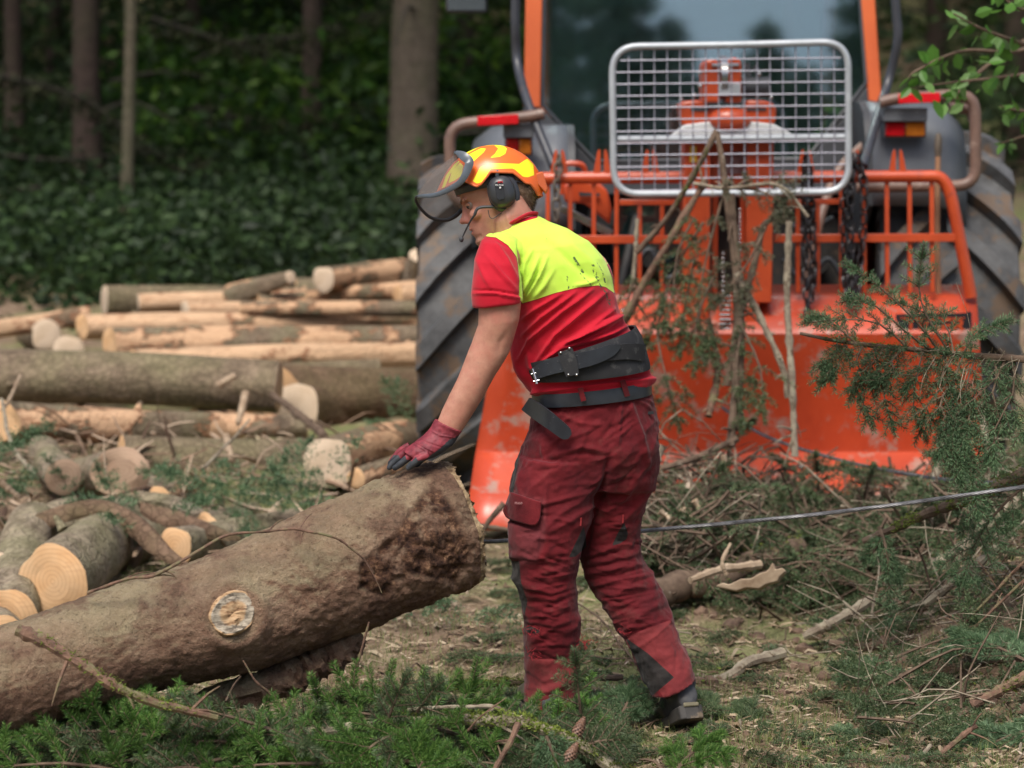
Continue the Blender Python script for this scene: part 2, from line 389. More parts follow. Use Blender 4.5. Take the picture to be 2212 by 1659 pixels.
def axis(*segs):
    o = []
    for a, b, n in segs: o.append(np.linspace(a, b, n, endpoint=False))
    return np.concatenate(o + [[segs[-1][1]]])
gx = axis((-80, -6, 14), (-6, -2.6, 30), (-2.6, 2.9, 230), (2.9, 7, 30), (7, 80, 14))
gy = axis((-60, 2, 16), (2, 5.4, 30), (5.4, 11.5, 260), (11.5, 20, 70), (20, 90, 40))
X, Yg = np.meshgrid(gx, gy); Z = ground_h(X, Yg)
mb = MB(); mb.add(np.stack([X, Yg, Z], -1).reshape(-1, 3), grid_faces(len(gy), len(gx), False))
tag(mb.build('ground', M['floor'], angle=180), kind='structure')
def gz(x, y): return float(ground_h(A([x]), A([y]))[0])

def frame_obj(name, p0, p1, parent=None):
    """empty whose local X runs from p0 to p1"""
    x = nrm(A(p1) - A(p0)); ref = A([0, 0, 1.]) if abs(x[2]) < .9 else A([0, 1., 0])
    y = nrm(np.cross(ref, x)); z = np.cross(x, y)
    Mx = Matrix(((x[0], y[0], z[0], p0[0]), (x[1], y[1], z[1], p0[1]), (x[2], y[2], z[2], p0[2]), (0, 0, 0, 1)))
    return Mx, np.linalg.norm(A(p1) - A(p0))
def local(mb, Mx):
    return mb

def tree(u, Y, r, label, mat='bark_brown', lean=0, group='trunks of the wood behind the logs', limbs=10, name='spruce_tree', H=11, crown=True, vref=600):
    b = P(u, vref, Y); x0 = b[0]; z0 = gz(x0, Y) - .2
    root = thing(name, label, 'tree', (x0, Y, z0), group)
    k = np.linspace(0, 1, 26)
    pts = np.stack([x0 + lean * (k * H - 1.0) + .04 * np.sin(k * 9 + u), Y + 0 * k, z0 + k * H], 1)
    m = MB(); tube(m, pts, r * (1 - .55 * k) * (1 + .5 * np.exp(-k * 30)), 14, jit=.03)
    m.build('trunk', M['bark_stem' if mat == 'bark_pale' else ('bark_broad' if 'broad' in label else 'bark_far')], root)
    rs = np.random.RandomState(int(u) + 5); nd = MB()
    for i in range(limbs):
        h = rs.uniform(.8, 5); a = rs.uniform(0, 2 * np.pi); L = rs.uniform(.5, 1.9)
        s = A([x0 + lean * (h - 1), Y, z0 + h]); d = A([np.cos(a), np.sin(a) * .7, rs.uniform(-.25, .15)])
        pp = spline([s, s + d * L * .5 + A([0, 0, .05]), s + d * L + A([0, 0, -.15 * L])], 8)
        w = MB(); tube(w, pp, np.linspace(.022, .006, 8), 5); w.build('branch', M['stick_dim'], root)
    if crown:
        n = 2600; t_ = rs.rand(n); h = 4.4 + t_ * (H - 4.6); rad = (1 - t_ * .8) * rs.rand(n) ** .6 * 2.3; a = rs.rand(n) * 2 * np.pi
        C = np.stack([x0 + rad * np.cos(a), Y + rad * np.sin(a), z0 + h - rad * .25], 1)
        leaf_cloud(nd, C, .13, .30, rs); nd.build('crown', M['forest_dark'], root, smooth=False)
    return root
def leaf_cloud(mb, C, a, b, rs, wide=.45):
    n = len(C); d = rs.randn(n, 3); d[:, 2] *= .6; d /= np.linalg.norm(d, axis=1)[:, None]
    e = np.cross(d, rs.randn(n, 3)); e /= np.linalg.norm(e, axis=1)[:, None]
    L = rs.uniform(a, b, n)[:, None]
    V = np.stack([C - d * L / 2, C + e * L * wide / 2, C + d * L / 2, C - e * L * wide / 2], 1).reshape(-1, 3)
    mb.add(V, np.arange(4 * n).reshape(n, 4))
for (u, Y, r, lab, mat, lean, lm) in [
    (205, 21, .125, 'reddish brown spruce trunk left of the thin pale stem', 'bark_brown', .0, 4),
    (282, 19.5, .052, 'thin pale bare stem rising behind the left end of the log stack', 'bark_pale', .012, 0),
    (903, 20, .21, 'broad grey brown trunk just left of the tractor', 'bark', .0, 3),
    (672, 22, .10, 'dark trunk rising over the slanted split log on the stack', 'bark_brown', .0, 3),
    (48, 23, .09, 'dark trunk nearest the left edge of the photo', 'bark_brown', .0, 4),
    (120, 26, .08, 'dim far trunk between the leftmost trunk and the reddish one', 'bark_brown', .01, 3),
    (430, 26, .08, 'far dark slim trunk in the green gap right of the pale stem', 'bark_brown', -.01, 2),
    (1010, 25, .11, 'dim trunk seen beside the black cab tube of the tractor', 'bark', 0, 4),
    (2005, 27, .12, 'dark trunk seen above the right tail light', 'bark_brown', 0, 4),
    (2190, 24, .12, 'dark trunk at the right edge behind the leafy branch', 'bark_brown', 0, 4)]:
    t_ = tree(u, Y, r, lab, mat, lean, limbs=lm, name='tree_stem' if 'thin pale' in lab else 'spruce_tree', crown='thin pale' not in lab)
# mossy drooping boughs hanging between the trunks: part of the undergrowth
rs = np.random.RandomState(11); m1 = MB(); 
def cloud(n, u0, u1, v0, v1, y0, y1, a, b, mb, clump=0):
    u = rs.uniform(u0, u1, n); v = rs.uniform(v0, v1, n); Y = rs.uniform(y0, y1, n)
    C = A([P(a_, b_, c_) for a_, b_, c_ in zip(u, v, Y)])
    if clump:
        k = 260; S = A([P(rs.uniform(u0, u1), rs.uniform(v0, v1), rs.uniform(y0, y1)) for _ in range(k)])
        C = S[rs.randint(0, k, n)] + rs.randn(n, 3) * A([clump, clump, clump * .6])
    g_ = ground_h(C[:, 0], C[:, 1]); C[:, 2] = np.where(C[:, 2] < g_, g_ + .5 * rs.rand(n) ** 2, C[:, 2])
    leaf_cloud(mb, C, a, b, rs)
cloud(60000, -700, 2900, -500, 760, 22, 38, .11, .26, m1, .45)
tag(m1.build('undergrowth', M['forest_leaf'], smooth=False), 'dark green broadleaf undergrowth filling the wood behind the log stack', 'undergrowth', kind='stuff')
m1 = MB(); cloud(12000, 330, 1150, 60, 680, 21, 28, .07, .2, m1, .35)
M['forest_bright'] = leafy('forest_foliage_bright', (.02, .055, .012), (.05, .13, .02), (.14, .26, .03), .45, .5, nsc=1.2)  # brighter foliage copy, light on the leaves is put into its colour
tag(m1.build('shrub_leaves', M['forest_bright'], smooth=False), 'brighter green leaves in the middle of the wood, caught light put into their colour', 'shrub leaves', kind='stuff')
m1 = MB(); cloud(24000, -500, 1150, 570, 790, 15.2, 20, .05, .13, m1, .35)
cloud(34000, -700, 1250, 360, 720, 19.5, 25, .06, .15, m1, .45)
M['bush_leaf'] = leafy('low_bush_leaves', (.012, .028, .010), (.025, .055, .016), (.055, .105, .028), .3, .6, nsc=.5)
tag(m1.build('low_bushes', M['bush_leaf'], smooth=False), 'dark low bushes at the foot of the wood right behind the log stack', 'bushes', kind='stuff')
m1 = MB(); n = 9500  # leaf layer out of view, added to cast shade on the wood
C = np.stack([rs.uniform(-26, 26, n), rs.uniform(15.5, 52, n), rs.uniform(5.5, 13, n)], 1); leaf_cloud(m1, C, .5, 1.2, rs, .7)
tag(m1.build('added_shade_canopy', M['forest_dark'], smooth=False), 'unseen leaf canopy added high over the undergrowth to shade the wood', 'canopy', kind='stuff')
m1 = MB(); n = 14000
C = np.stack([rs.uniform(-30, 30, n), rs.uniform(33, 46, n), rs.uniform(0, 13, n)], 1); C[:, 2] += ground_h(C[:, 0], C[:, 1]) * .8; leaf_cloud(m1, C, .5, 1.2, rs, .7)
tag(m1.build('far_wood', M['forest_dark'], smooth=False), 'deep dark wood closing the view behind the undergrowth', 'wood', kind='stuff')
# hanging mossy branches (blurred, olive)
for k, (pts, lab) in enumerate([
    ([(-60, 150, 19.5), (180, 215, 19.9), (330, 330, 20.1), (470, 350, 20.5)], 'mossy drooping branch crossing the reddish trunk near the left edge'),
    ([(330, 40, 20.5), (520, 95, 20.5), (640, 80, 20.9), (860, 20, 21.5)], 'mossy sagging branch hanging high between pale stem and broad trunk'),
    ([(420, 230, 21.5), (560, 260, 21.5), (760, 250, 21.9), (960, 90, 22.1)], 'long thin mossy branch rising toward the broad trunk'),
    ([(-40, 420, 19.5), (120, 400, 19.5), (270, 380, 19.9)], 'bare dark branch level with the cab floor at the left edge'),
    ([(-40, 330, 20.5), (150, 345, 20.5), (330, 320, 20.9)], 'thin bare branch above the lowest branch at the left edge')]):
    path = spline([P(*q) for q in pts], 26); o = thing('hanging_branch', lab, 'branch', path[0], 'branches hanging in the wood')
    m = MB(); tube(m, path, np.linspace(.02, .006, 26), 6); m.build('stem', M['stick_dim'], o)
    if k > 2: continue
    m = MB(); n = 900; i = rs.randint(0, 26, n); C = path[i] + rs.randn(n, 3) * A([.06, .08, .06]) - A([0, 0, .05])
    leaf_cloud(m, C, .04, .12, rs, .3); m.build('moss_hanging', M['moss_dim'], o, smooth=False)
# young spruces and open sky behind the photographer (mirrored in the cab window)
GBH = 'spruces standing behind the photographer'
for k, (x, y, H) in enumerate([(-6.3, -9, 8.6), (-3.3, -8, 9.2), (-1.2, -9.5, 9.6), (.5, -8.6, 9.3), (1.35, -9.4, 9.0), (2.0, -9, 6.6), (2.6, -9.3, 6.0), (3.15, -8.8, 6.5), (3.7, -9.4, 6.1), (4.4, -8.8, 7.6), (5.3, -9, 9.2), (7.6, -9, 9.0)]):
    lab = ['leftmost', 'second from the left', 'tallest on the left', 'fourth from the left', 'fifth from the left', 'sixth from the left', 'low middle', 'lowest', 'fourth from the right', 'third from the right', 'second from the right', 'rightmost'][k] + ' spruce of the row behind the photographer'
    root = thing('spruce_tree', lab, 'tree', (x, y, 0), GBH); m = MB()
    tube(m, [(x, y, -.2), (x, y, H * .5), (x, y, H)], [.16, .09, .02], 10); m.build('trunk', M['bark_brown'], root)
    m = MB(); n = 4200; t_ = rs.rand(n) ** .9; rad = (1 - t_) ** .55 * (1.1 if 0 < x < 5 else 1.8) * rs.rand(n) ** .5; a = rs.rand(n) * 6.283; t_ = np.round(t_ * 18) / 18 + rs.randn(n) * .01
    leaf_cloud(m, np.stack([x + rad * np.cos(a), y + rad * np.sin(a), .8 + t_ * (H - .8) - rad * .3], 1), .2, .5, rs, .25)
    m.build('crown', M['needle_dark'], root, smooth=False)
# ---------------------------------------------------------------- tractor
TX = .862
def tr(x): return TX + x
trac = thing('tractor', 'orange and grey forestry tractor standing rear on behind the worker', 'tractor', (TX, 10.75, .02))
WC, WR, WH = A([0, 10.75, .8]), .745, .295
def wheel(xc, parent, name='rear_wheel', R=WR, hw=WH, yc=10.75, zc=.8, n=17, lug=.06):
    hub = thing(name, None, None, (xc, yc, zc)) if 0 else bpy.data.objects.new(name, None)
    SC.collection.objects.link(hub); hub.location = (xc, yc, zc); hub.parent = parent; hub.matrix_parent_inverse = MW(parent).inverted()
    prof = [(-hw * .8, R * .5), (-hw * .93, R * .62), (-hw * .97, R * .82), (-hw * 1.0, R * .93), (-hw * .96, R * .985), (-hw * .75, R), (0, R * 1.006),
            (hw * .75, R), (hw * .96, R * .985), (hw * 1.0, R * .93), (hw * .97, R * .82), (hw * .93, R * .62), (hw * .8, R * .5)]
    mb = MB(); ns = 96; ph = np.linspace(0, 2 * np.pi, ns, endpoint=False)
    V = A([[[x, -r * np.cos(p), r * np.sin(p)] for p in ph] for x, r in prof]) 
    mb.add(V.reshape(-1, 3) + A([xc, yc, zc]), grid_faces(len(prof), ns))
    for s in (-1, 1):
        for k in range(n):
            p0 = (k + (.5 if s > 0 else 0)) * 2 * np.pi / n; m = 9; rows = []
            for i in range(m):
                t = i / (m - 1); x = s * (hw * (-.06 + 1.07 * t)); pc = p0 - .40 * (t ** 1.15) * hw / .295
                hwid = (.040 + .018 * t) / R; rb = R * .985 if t < .9 else R * .93; rt = R + lug - (.03 * max(0, t - .8) / .2)
                row = [(pc - hwid * 1.25, rb - .01), (pc - hwid * .85, rt), (pc + hwid * .85, rt), (pc + hwid * 1.25, rb - .01)]
                rows.append([[x, -r * np.cos(p), r * np.sin(p)] for p, r in row])
            V = A(rows); mb.add(V.reshape(-1, 3) + A([xc, yc, zc]), np.concatenate([grid_faces(m, 4), A([[0, 1, 2, 3], [4 * m - 1, 4 * m - 2, 4 * m - 3, 4 * m - 4]])]))
    mb.build('tyre', M['rubber'], hub, angle=35)
    mb = MB(); pr = [(-.8, .5), (-.6, .48), (-.5, .2), (-.45, .06), (.45, .06), (.5, .2), (.6, .48), (.8, .5)]
    V = A([[[x * hw, -r * R * np.cos(p), r * R * np.sin(p)] for p in ph] for x, r in pr]); mb.add(V.reshape(-1, 3) + A([xc, yc, zc]), grid_faces(len(pr), ns))
    mb.build('rim', M['orange'], hub); return hub
wheel(tr(-.965), trac, zc=.69); wheel(tr(.965), trac)
for s in (-.8, .8): wheel(tr(s), trac, 'front_wheel', .5, .2, 13.1, .55, 16, .035)
def fender(sx):
    pr = [(y_, z_ - (.1 if sx < 0 else 0)) for y_, z_ in [(10.02, 1.30), (10.03, 1.42), (10.06, 1.58), (10.13, 1.68), (10.26, 1.725), (10.9, 1.74), (11.3, 1.66), (11.55, 1.4)]]
    mb = MB(); xa, xb = .63, 1.0; nx = 8; rows = []
    for k, (y, z) in enumerate(pr):
        r_ = []
        for i in range(nx):
            t = i / (nx - 1); dz = -.16 * max(0, t - .82) / .18; r_.append([tr(sx * (xa + (xb - xa) * t + .03 * (t > .9))), y + .05 * max(0, t - .82) / .18, z + dz * .5])
        rows.append(r_)
    mb.add(A(rows).reshape(-1, 3), grid_faces(len(pr), nx, False))
    o = mb.build('fender', M['fender'], trac, angle=50); md = o.modifiers.new('solidify', 'SOLIDIFY'); md.thickness = .025; md.offset = -1 if sx > 0 else 1
    b = MB(); prism(b, [(tr(sx * xa), y, z) for y, z in pr] + [(tr(sx * xa), 10.9, .9), (tr(sx * xa), 10.3, 1.1)], (-.03 * sx, 0, 0)); b.build('inner_fender', M['dark_plastic'], trac)
fender(1); fender(-1)
def tail_light(u0, v0, u1, v1, hood=True):
    Y = 9.99
    b = MB(); 
    if hood: pbox(b, u0 - 6, v0 - 30, u1 + 5, v0, Y - .05, .09)
    pbox(b, u0 - 3, v0 - 1, u1 + 3, v1 + 3, Y, .05)
    o = b.build('tail_light', M['fender'], trac, bevel=.005)
    b = MB(); pbox(b, u0, v0 + 1, (u0 + u1) / 2 - .5, v1, Y - .025, .024); b.build('red_lens', M['red_lens'], o, bevel=.006)
    b = MB(); pbox(b, (u0 + u1) / 2 + .5, v0 + 1, u1, v1, Y - .025, .024); b.build('amber_lens', M['amber_lens'], o, bevel=.006)
tail_light(1913, 263, 1999, 295); tail_light(1093, 298, 1148, 334)
def tubeP(name, pts, Y, r, mat, n=40, parent=trac, seg=12):
    pts = [P(p[0], p[1], p[2] if len(p) > 2 else Y) for p in pts]
    mb = MB(); tube(mb, spline(pts, n), r, seg); return mb.build(name, mat, parent)
def roundpoly(pts, rad, n=6):
    out = [A(pts[0], dtype=float)]
    for k in range(1, len(pts) - 1):
        a, b, c = A(pts[k - 1], dtype=float), A(pts[k], dtype=float), A(pts[k + 1], dtype=float)
        p = b + nrm(a - b) * min(rad, np.linalg.norm(a - b) * .49); q = b + nrm(c - b) * min(rad, np.linalg.norm(c - b) * .49)
        for t in np.linspace(0, 1, n): out.append((1 - t) ** 2 * p + 2 * t * (1 - t) * b + t * t * q)
    out.append(A(pts[-1], dtype=float)); return A(out)
def rtube(name, pts, Y, rad, r, mat, parent=trac, seg=12):
    pp = [P(p[0], p[1], p[2] if len(p) > 2 else Y) for p in roundpoly(pts, rad)]
    mb = MB(); tube(mb, pp, r, seg); return mb.build(name, mat, parent)
rtube('guard_tube', [(1900, 222), (1938, 212), (2106, 203), (2108, 401), (1850, 404)], 9.93, 42, .024, M['rusty_tube'])
rtube('guard_tube', [(1175, 246), (1130, 254), (970, 270), (976, 440), (1120, 452)], 9.93, 42, .024, M['rusty_tube'])
rtube('guard_tube', [(2050, 232), (2096, 236), (2102, 260)], 10.0, 20, .022, M['rusty_tube'])
for (a, b, c, d) in ((1941, 213, 2031, 210), (1031, 261, 1120, 257)):
    m = MB(); q = [P(a, b - 10, 9.88), P(c, d - 10, 9.88), P(c, d + 11, 9.88), P(a, b + 11, 9.88)]; prism(m, q, (0, .015, 0)); m.build('reflector', M['red_reflector'], trac, bevel=.003)
tubeP('cab_guard_tube', [(1118, -170), (1114, -20), (1113, 60), (1118, 140), (1143, 230, 10.0), (1196, 360, 9.8)], 10.2, .0195, M['black_paint'])
tubeP('cab_guard_tube', [(1922, -190), (1929, -60), (1936, 30), (1938, 95), (1915, 190), (1885, 290, 9.9), (1865, 360, 9.75)], 10.2, .0195, M['black_paint'])
tubeP('lift_strut', [(1880, 300, 10.2), (1810, 372, 10.1), (1770, 480, 10.0), (1735, 640, 9.95)], 10, .02, M['rusty_tube'])
tubeP('lift_strut', [(1375, 470, 10.3), (1335, 640, 9.95)], 10, .02, M['chassis'])
# cab: tilted rear window
def WP(u, v, off=0):
    Y = 10.5
    for _ in range(6): p = P(u, v, Y); Y = 10.42 + .10 * (p[2] - 1.35) + off
    return P(u, v, Y)
t = NT('tinted_cab_glass'); t.b.inputs['Base Color'].default_value = (.01, .02, .02, 1); t.set(.03, 0, .9)
tp = t.n("BsdfTransparent"); tp.inputs[0].default_value = (.6, .72, .7, 1); gl = t.n("BsdfGlossy"); gl.inputs[0].default_value = (.8, .93, 1, 1); gl.inputs['Roughness'].default_value = .035
ms = t.n("MixShader"); lw = t.n("LayerWeight"); lw.inputs[0].default_value = .5
fac = t.math('ADD', t.math('MULTIPLY', lw.outputs[0], .3), .2); t.l(fac, ms.inputs[0]); t.l(tp.outputs[0], ms.inputs[1]); t.l(gl.outputs[0], ms.inputs[2]); df = t.n("BsdfDiffuse"); df.inputs[0].default_value = (.10, .17, .17, 1); m2_ = t.n("MixShader"); t.l(t.ramp(t.noise(2.5, 5, .6), [(.35, .02), (.7, .10)]), m2_.inputs[0]); t.l(ms.outputs[0], m2_.inputs[1]); t.l(df.outputs[0], m2_.inputs[2]); t.l(m2_.outputs[0], t.out.inputs[0])
M['glass'] = t.mat
win = [(1180, -270), (1171, 226), (1286, 349), (1742, 344), (1838, 222), (1872, 178), (1838, -270)]
b = MB(); prism(b, [WP(*p) for p in win], (0, .006, 0)); b.build('rear_window', M['glass'], trac, smooth=False)
# black seal round the window
b = MB(); lp = [WP(p[0], p[1], -.004) for p in win + [win[0]]]; tube(b, lp, .011, 6); b.build('window_seal', M['dark_plastic'], trac)
b = MB(); prism(b, [WP(*p, -.015) for p in ((1141, -275), (1176, -275), (1168, 233), (1131, 231))], (0, .07, 0)); b.build('cab_pillar', M['orange_cab'], trac, bevel=.006)
b = MB(); prism(b, [WP(*p, -.015) for p in ((1838, -275), (1871, -275), (1906, 221), (1876, 219))], (0, .07, 0)); b.build('cab_pillar', M['orange_cab'], trac, bevel=.006)
b = MB(); prism(b, [WP(*p, -.008) for p in ((1130, 232), (1168, 232), (1284, 354), (1747, 349), (1843, 226), (1878, 180), (1908, 222), (1890, 420), (1140, 420))], (0, .06, 0)); b.build('cab_rear_panel', M['dark_plastic'], trac, bevel=.004)
zt = WP(1500, -275)[2]; x0, x1 = WP(1141, -270)[0], WP(1871, -270)[0]
b = MB(); box(b, [(x0 + x1) / 2, 11.35, zt + .08], [x1 - x0 + .2, 1.75, .16]); b.build('cab_roof', M['orange_cab'], trac, bevel=.05)
b = MB(); box(b, [tr(0), 11.3, 1.0], [1.35, 1.55, .06]); b.build('cab_floor', M['dark_plastic'], trac)
for s in (-1, 1):
    b = MB(); xx = tr(s * .7); prism(b, [(xx, 10.72, 1.74), (xx, 12.1, 1.3), (xx * 1 , 12.0, zt), (xx, 10.75, zt)], (.006, 0, 0)); b.build('side_window', M['glass'], trac, smooth=False)
    b = MB(); bar(b, (xx, 12.1, 1.0), (xx, 12.0, zt), .06, .06, (0, 1, 0)); b.build('cab_pillar', M['orange_cab'], trac)
b = MB(); prism(b, [(tr(-.68), 12.12, 1.3), (tr(.68), 12.12, 1.3), (tr(.66), 12.02, zt), (tr(-.66), 12.02, zt)], (0, .006, 0)); b.build('windscreen', M['glass'], trac, smooth=False)
b = MB(); box(b, [tr(0), 12.15, 1.1], [1.35, .05, .4]); box(b, [tr(0), 11.95, 1.38], [.7, .3, .2]); b.build('dashboard', M['dark_plastic'], trac, bevel=.02)
b = MB(); box(b, [tr(-.03), 11.15, 1.35], [.48, .46, .14]); 
for k in range(1): loft(b, [[[tr(-.03) + a * w, 10.93 - .03 * i, 1.42 + i * .12 + 0 * a] if 0 else [tr(-.03) + w * np.cos(q), 10.95 - .015 * i + .06 * np.sin(q), 1.42 + i * .1] for q in np.linspace(0, 2 * np.pi, 16, endpoint=False) for a in (0,)] for i, w in enumerate((.22, .24, .25, .24, .2, .12, .11))])
b.build('seat', pbr('seat_cloth', (.07, .05, .05), None, 20, .9), trac, bevel=.02)
b = MB(); th = np.linspace(0, 2 * np.pi, 25); tube(b, np.stack([tr(-.03) + .19 * np.cos(th), 11.72 + .12 * np.sin(th), 1.55 + .13 * np.sin(th)], 1), .014, 8, cap=False); bar(b, (tr(-.03), 11.72, 1.55), (tr(-.03), 11.95, 1.35), .04, .04); b.build('steering_wheel', M['dark_plastic'], trac)
# lower rear body
b = MB(); pbox(b, 1325, 425, 1480, 640, 10.46, .02); b.build('lower_window', M['glass'], trac)
b = MB(); pbox(b, 1240, 421, 1870, 470, 10.5, .3); pbox(b, 1260, 420, 1322, 900, 10.52, .4); pbox(b, 1484, 420, 1860, 1000, 10.52, .6); pbox(b, 1322, 642, 1486, 1000, 10.55, .5); b.build('rear_housing', M['chassis'], trac, bevel=.02)
b = MB(); box(b, [tr(0), 10.75, .8], [1.35, .24, .24]); box(b, [tr(0), 12.2, .75], [.5, 2.6, .5]); box(b, [tr(0), 13.1, .55], [1.3, .14, .14]); b.build('chassis', M['chassis'], trac, bevel=.02)
b = MB(); box(b, [tr(0), 13.1, 1.15], [.8, 1.9, .65]); b.build('bonnet', M['orange_cab'], trac, bevel=.08)
for s in (-1, 1):
    b = MB(); bar(b, (tr(s * .33), 10.5, .55), (tr(s * .4), 9.72, .5), .05, .09); b.build('lower_link', M['chassis'], trac, bevel=.01)
b = MB(); pbox(b, 962, -110, 1054, 28, 10.9, .05); o = b.build('mirror', M['black_paint'], trac, bevel=.02)
b = MB(); pbox(b, 968, -104, 1048, 22, 10.894, .004); b.build('mirror_glass', pbr('mirror_glass', (.25, .3, .36), None, 4, .1, .8), o)
b = MB(); tube(b, [P(1010, -110, 10.93), P(1020, -150, 10.95), P(1140, -200, 10.9)], .012, 8); b.build('mirror_arm', M['black_paint'], o)
for k, (u, v, w) in enumerate(((1300, 470, 30), (1410, 560, 22), (1760, 560, 34))):
    b = MB(); c = P(u, v, 10.35); 
    tube(b, [c, c + A([0, .2, 0])], w / 2212 * 2.2 * 2, 16); b.build('hydraulic_valve', M['chassis'], trac, bevel=.005)
for k, pts in enumerate([[(1500, 560), (1440, 600), (1400, 540), (1350, 620)], [(1690, 560), (1740, 610), (1790, 560), (1840, 640)], [(1690, 470), (1740, 500), (1800, 470)]]):
    tubeP('hydraulic_hose', pts, 10.1, .011, M['dark_plastic'])

# ---------------------------------------------------------------- winch
win_ = thing('forestry_winch', 'orange forestry winch with butt plate, barred rack and wire mesh guard behind the worker', 'winch', P(1550, 980, 9.6))
rows = [(1100, 2104, 622, 9.83), (1092, 2108, 646, 9.66), (1088, 2109, 655, 9.625), (1073, 2113, 712, 9.48), (1068, 2114, 722, 9.47), (1050, 2120, 850, 9.51), (1029, 2140, 968, 9.545), (1028, 2141, 980, 9.54), (1026, 2142, 992, 9.51), (1015, 2149, 1070, 9.33), (1003, 2158, 1146, 9.16)]
nxx = 24; V = []
for (ul, ur, v, Y) in rows:
    for i in range(nxx): V.append(P(ul + (ur - ul) * i / (nxx - 1), v, Y))
b = MB(); b.add(A(V), grid_faces(len(rows), nxx, False)); o = b.build('butt_plate', M['orange_plate'], win_, angle=30)
md = o.modifiers.new('solidify', 'SOLIDIFY'); md.thickness = .014; md.offset = -1
for (u, v) in ((1852, 888), (1345, 672), (1300, 905), (2050, 905), (1730, 1010), (1618, 690)):
    b = MB(); ball(b, P(u, v, (9.475 + (v - 720) * .0003 if v > 700 else 9.57) if v < 980 else 9.44), .012, nu=10, nv=6); b.build('bolt', M['steel'], win_)
# rack
rk = [(1098, 640), (1094, 560), (1108, 440), (1130, 384), (2015, 381), (2050, 430), (2082, 560), (2097, 640)]
rp = roundpoly([(1090, 642), (1112, 385), (1990, 381), (2046, 381), (2098, 642)], 60, 8)
b = MB(); tube(b, [P(p[0], p[1], 9.6) for p in rp], .0245, 14); rack = b.build('rack', M['orange'], win_)
def rbar(u0, v0, u1, v1, w=.017, Y=9.605, name='rack_bar'):
    b = MB(); bar(b, P(u0, v0, Y), P(u1, v1, Y), w, w, (0, 1, 0)); return b.build(name, M['orange'], win_, bevel=.002)
rbar(1102, 517, 1476, 517, .032, 9.6, 'mid_rail'); rbar(1672, 515, 2062, 513, .032, 9.6, 'mid_rail')
rbar(1338, 437, 1462, 437, .022); rbar(1700, 437, 1817, 435, .022)
for u, v in ((1143, 385), (1184, 385), (1232, 385), (1283, 385), (1332, 385), (1382, 437), (1430, 437), (1723, 437), (1766, 437), (1817, 384), (1866, 384), (1915, 384), (1964, 384), (2012, 384)):
    rbar(u, v, u + (u - 1550) * .004, 632)
for u in (1208, 1301, 1405, 1741, 1845, 1939):
    for s in (-1, 1):
        b = MB(); prism(b, [P(u + s * 20, 378, 9.585), P(u + s * 4, 378, 9.585), P(u + s * 4, 326, 9.585), P(u + s * 7, 322, 9.585), P(u + s * 11, 330, 9.585)][::s], (0, .012, 0)); b.build('chain_fork', M['orange'], win_, smooth=False)
# column
b = MB(); pbox(b, 1474, 303, 1536, 708, 9.5, .2); b.build('column_leg', M['orange'], win_, bevel=.006)
b = MB(); pbox(b, 1610, 303, 1672, 655, 9.5, .2); pbox(b, 1610, 655, 1640, 712, 9.5, .2); b.build('column_leg', M['orange'], win_, bevel=.006)
b = MB(); pbox(b, 1536, 303, 1610, 398, 9.56, .12); pbox(b, 1536, 398, 1552, 760, 9.6, .1); pbox(b, 1596, 398, 1610, 760, 9.6, .1); b.build('column_web', M['orange'], win_, bevel=.003)
b = MB(); pbox(b, 1537, 398, 1611, 770, 9.72, .05); b.build('cable_slot', M['chassis'], win_)
b = MB(); pbox(b, 1556, 330, 1606, 376, 9.553, .006); b.build('type_plate', pbr('type_plate', (.16, .02, .02), (.3, .2, .2), 60, .5), win_)
b = MB(); pbox(b, 1490, 316, 1505, 350, 9.494, .005); b.build('warning_sticker', pbr('yellow_sticker', (.75, .45, .03), None, 20, .5), win_)
b = MB()
for v in range(452, 560, 9): ball(b, P(1598, v, 9.47), (.007, .007, .0055), nu=8, nv=6)
b.build('drive_chain', M['steel'], win_); b = MB()
for v in range(548, 640, 10): ball(b, P(1562, v, 9.47), (.008, .008, .006), nu=8, nv=6)
b.build('drive_chain', M['steel'], win_)
b = MB()
for v in range(640, 725, 10): 
    c = P(1566, v, 9.47); tube(b, [c - A([.022, 0, 0]), c + A([.022, 0, 0])], .0055, 8)
b.build('coil_spring', M['steel'], win_)
# mesh guard: rounded frame, cross tube, wires
g = [(1344, 103), (1812, 90), (1832, 410), (1812, 420)]
fr = roundpoly([(1580, 97), (1812, 91), (1831, 105), (1833, 250), (1832, 398), (1810, 411), (1580, 416), (1350, 419), (1330, 405), (1323, 250), (1326, 112), (1348, 100), (1580, 97)], 38, 6)
fr = roundpoly([(1580, 97), (1832, 90), (1833, 415), (1326, 420), (1322, 101), (1580, 97)], 58, 9)
GY = 9.36
b = MB(); pp = [P(p[0], p[1], GY) for p in fr]; tube(b, pp[:-1] + [pp[0]], .0135, 12, cap=False); guard = b.build('mesh_guard', M['galv'], win_)
b = MB()
def gtop(u): return 98 - (u - 1345) * .0145
for k in range(18):
    u = 1330 + 27.75 * (k + 1) - 0; 
    if u > 1825: break
    e = 26 if k in (0, 17) else 0
    a = P(u, gtop(u) + 4 + (20 if k == 0 else 0), GY + .004); c = P(u + 1, 414 - (22 if k == 0 else 0), GY + .004); tube(b, [a, c], .0029, 6, cap=False)
for k in range(12):
    v = 128 + 25.6 * k; e = 14 if k in (0, 11) else 0
    tube(b, [P(1326 + e, v + 3, GY - .002), P(1831 - e, v - 3, GY - .002)], .0029, 6, cap=False)
b.build('wire', M['wire'], guard)
b = MB(); tube(b, [P(1334, 301, GY + .02), P(1824, 296, GY + .02)], .0145, 12); b.build('cross_tube', M['galv'], guard)
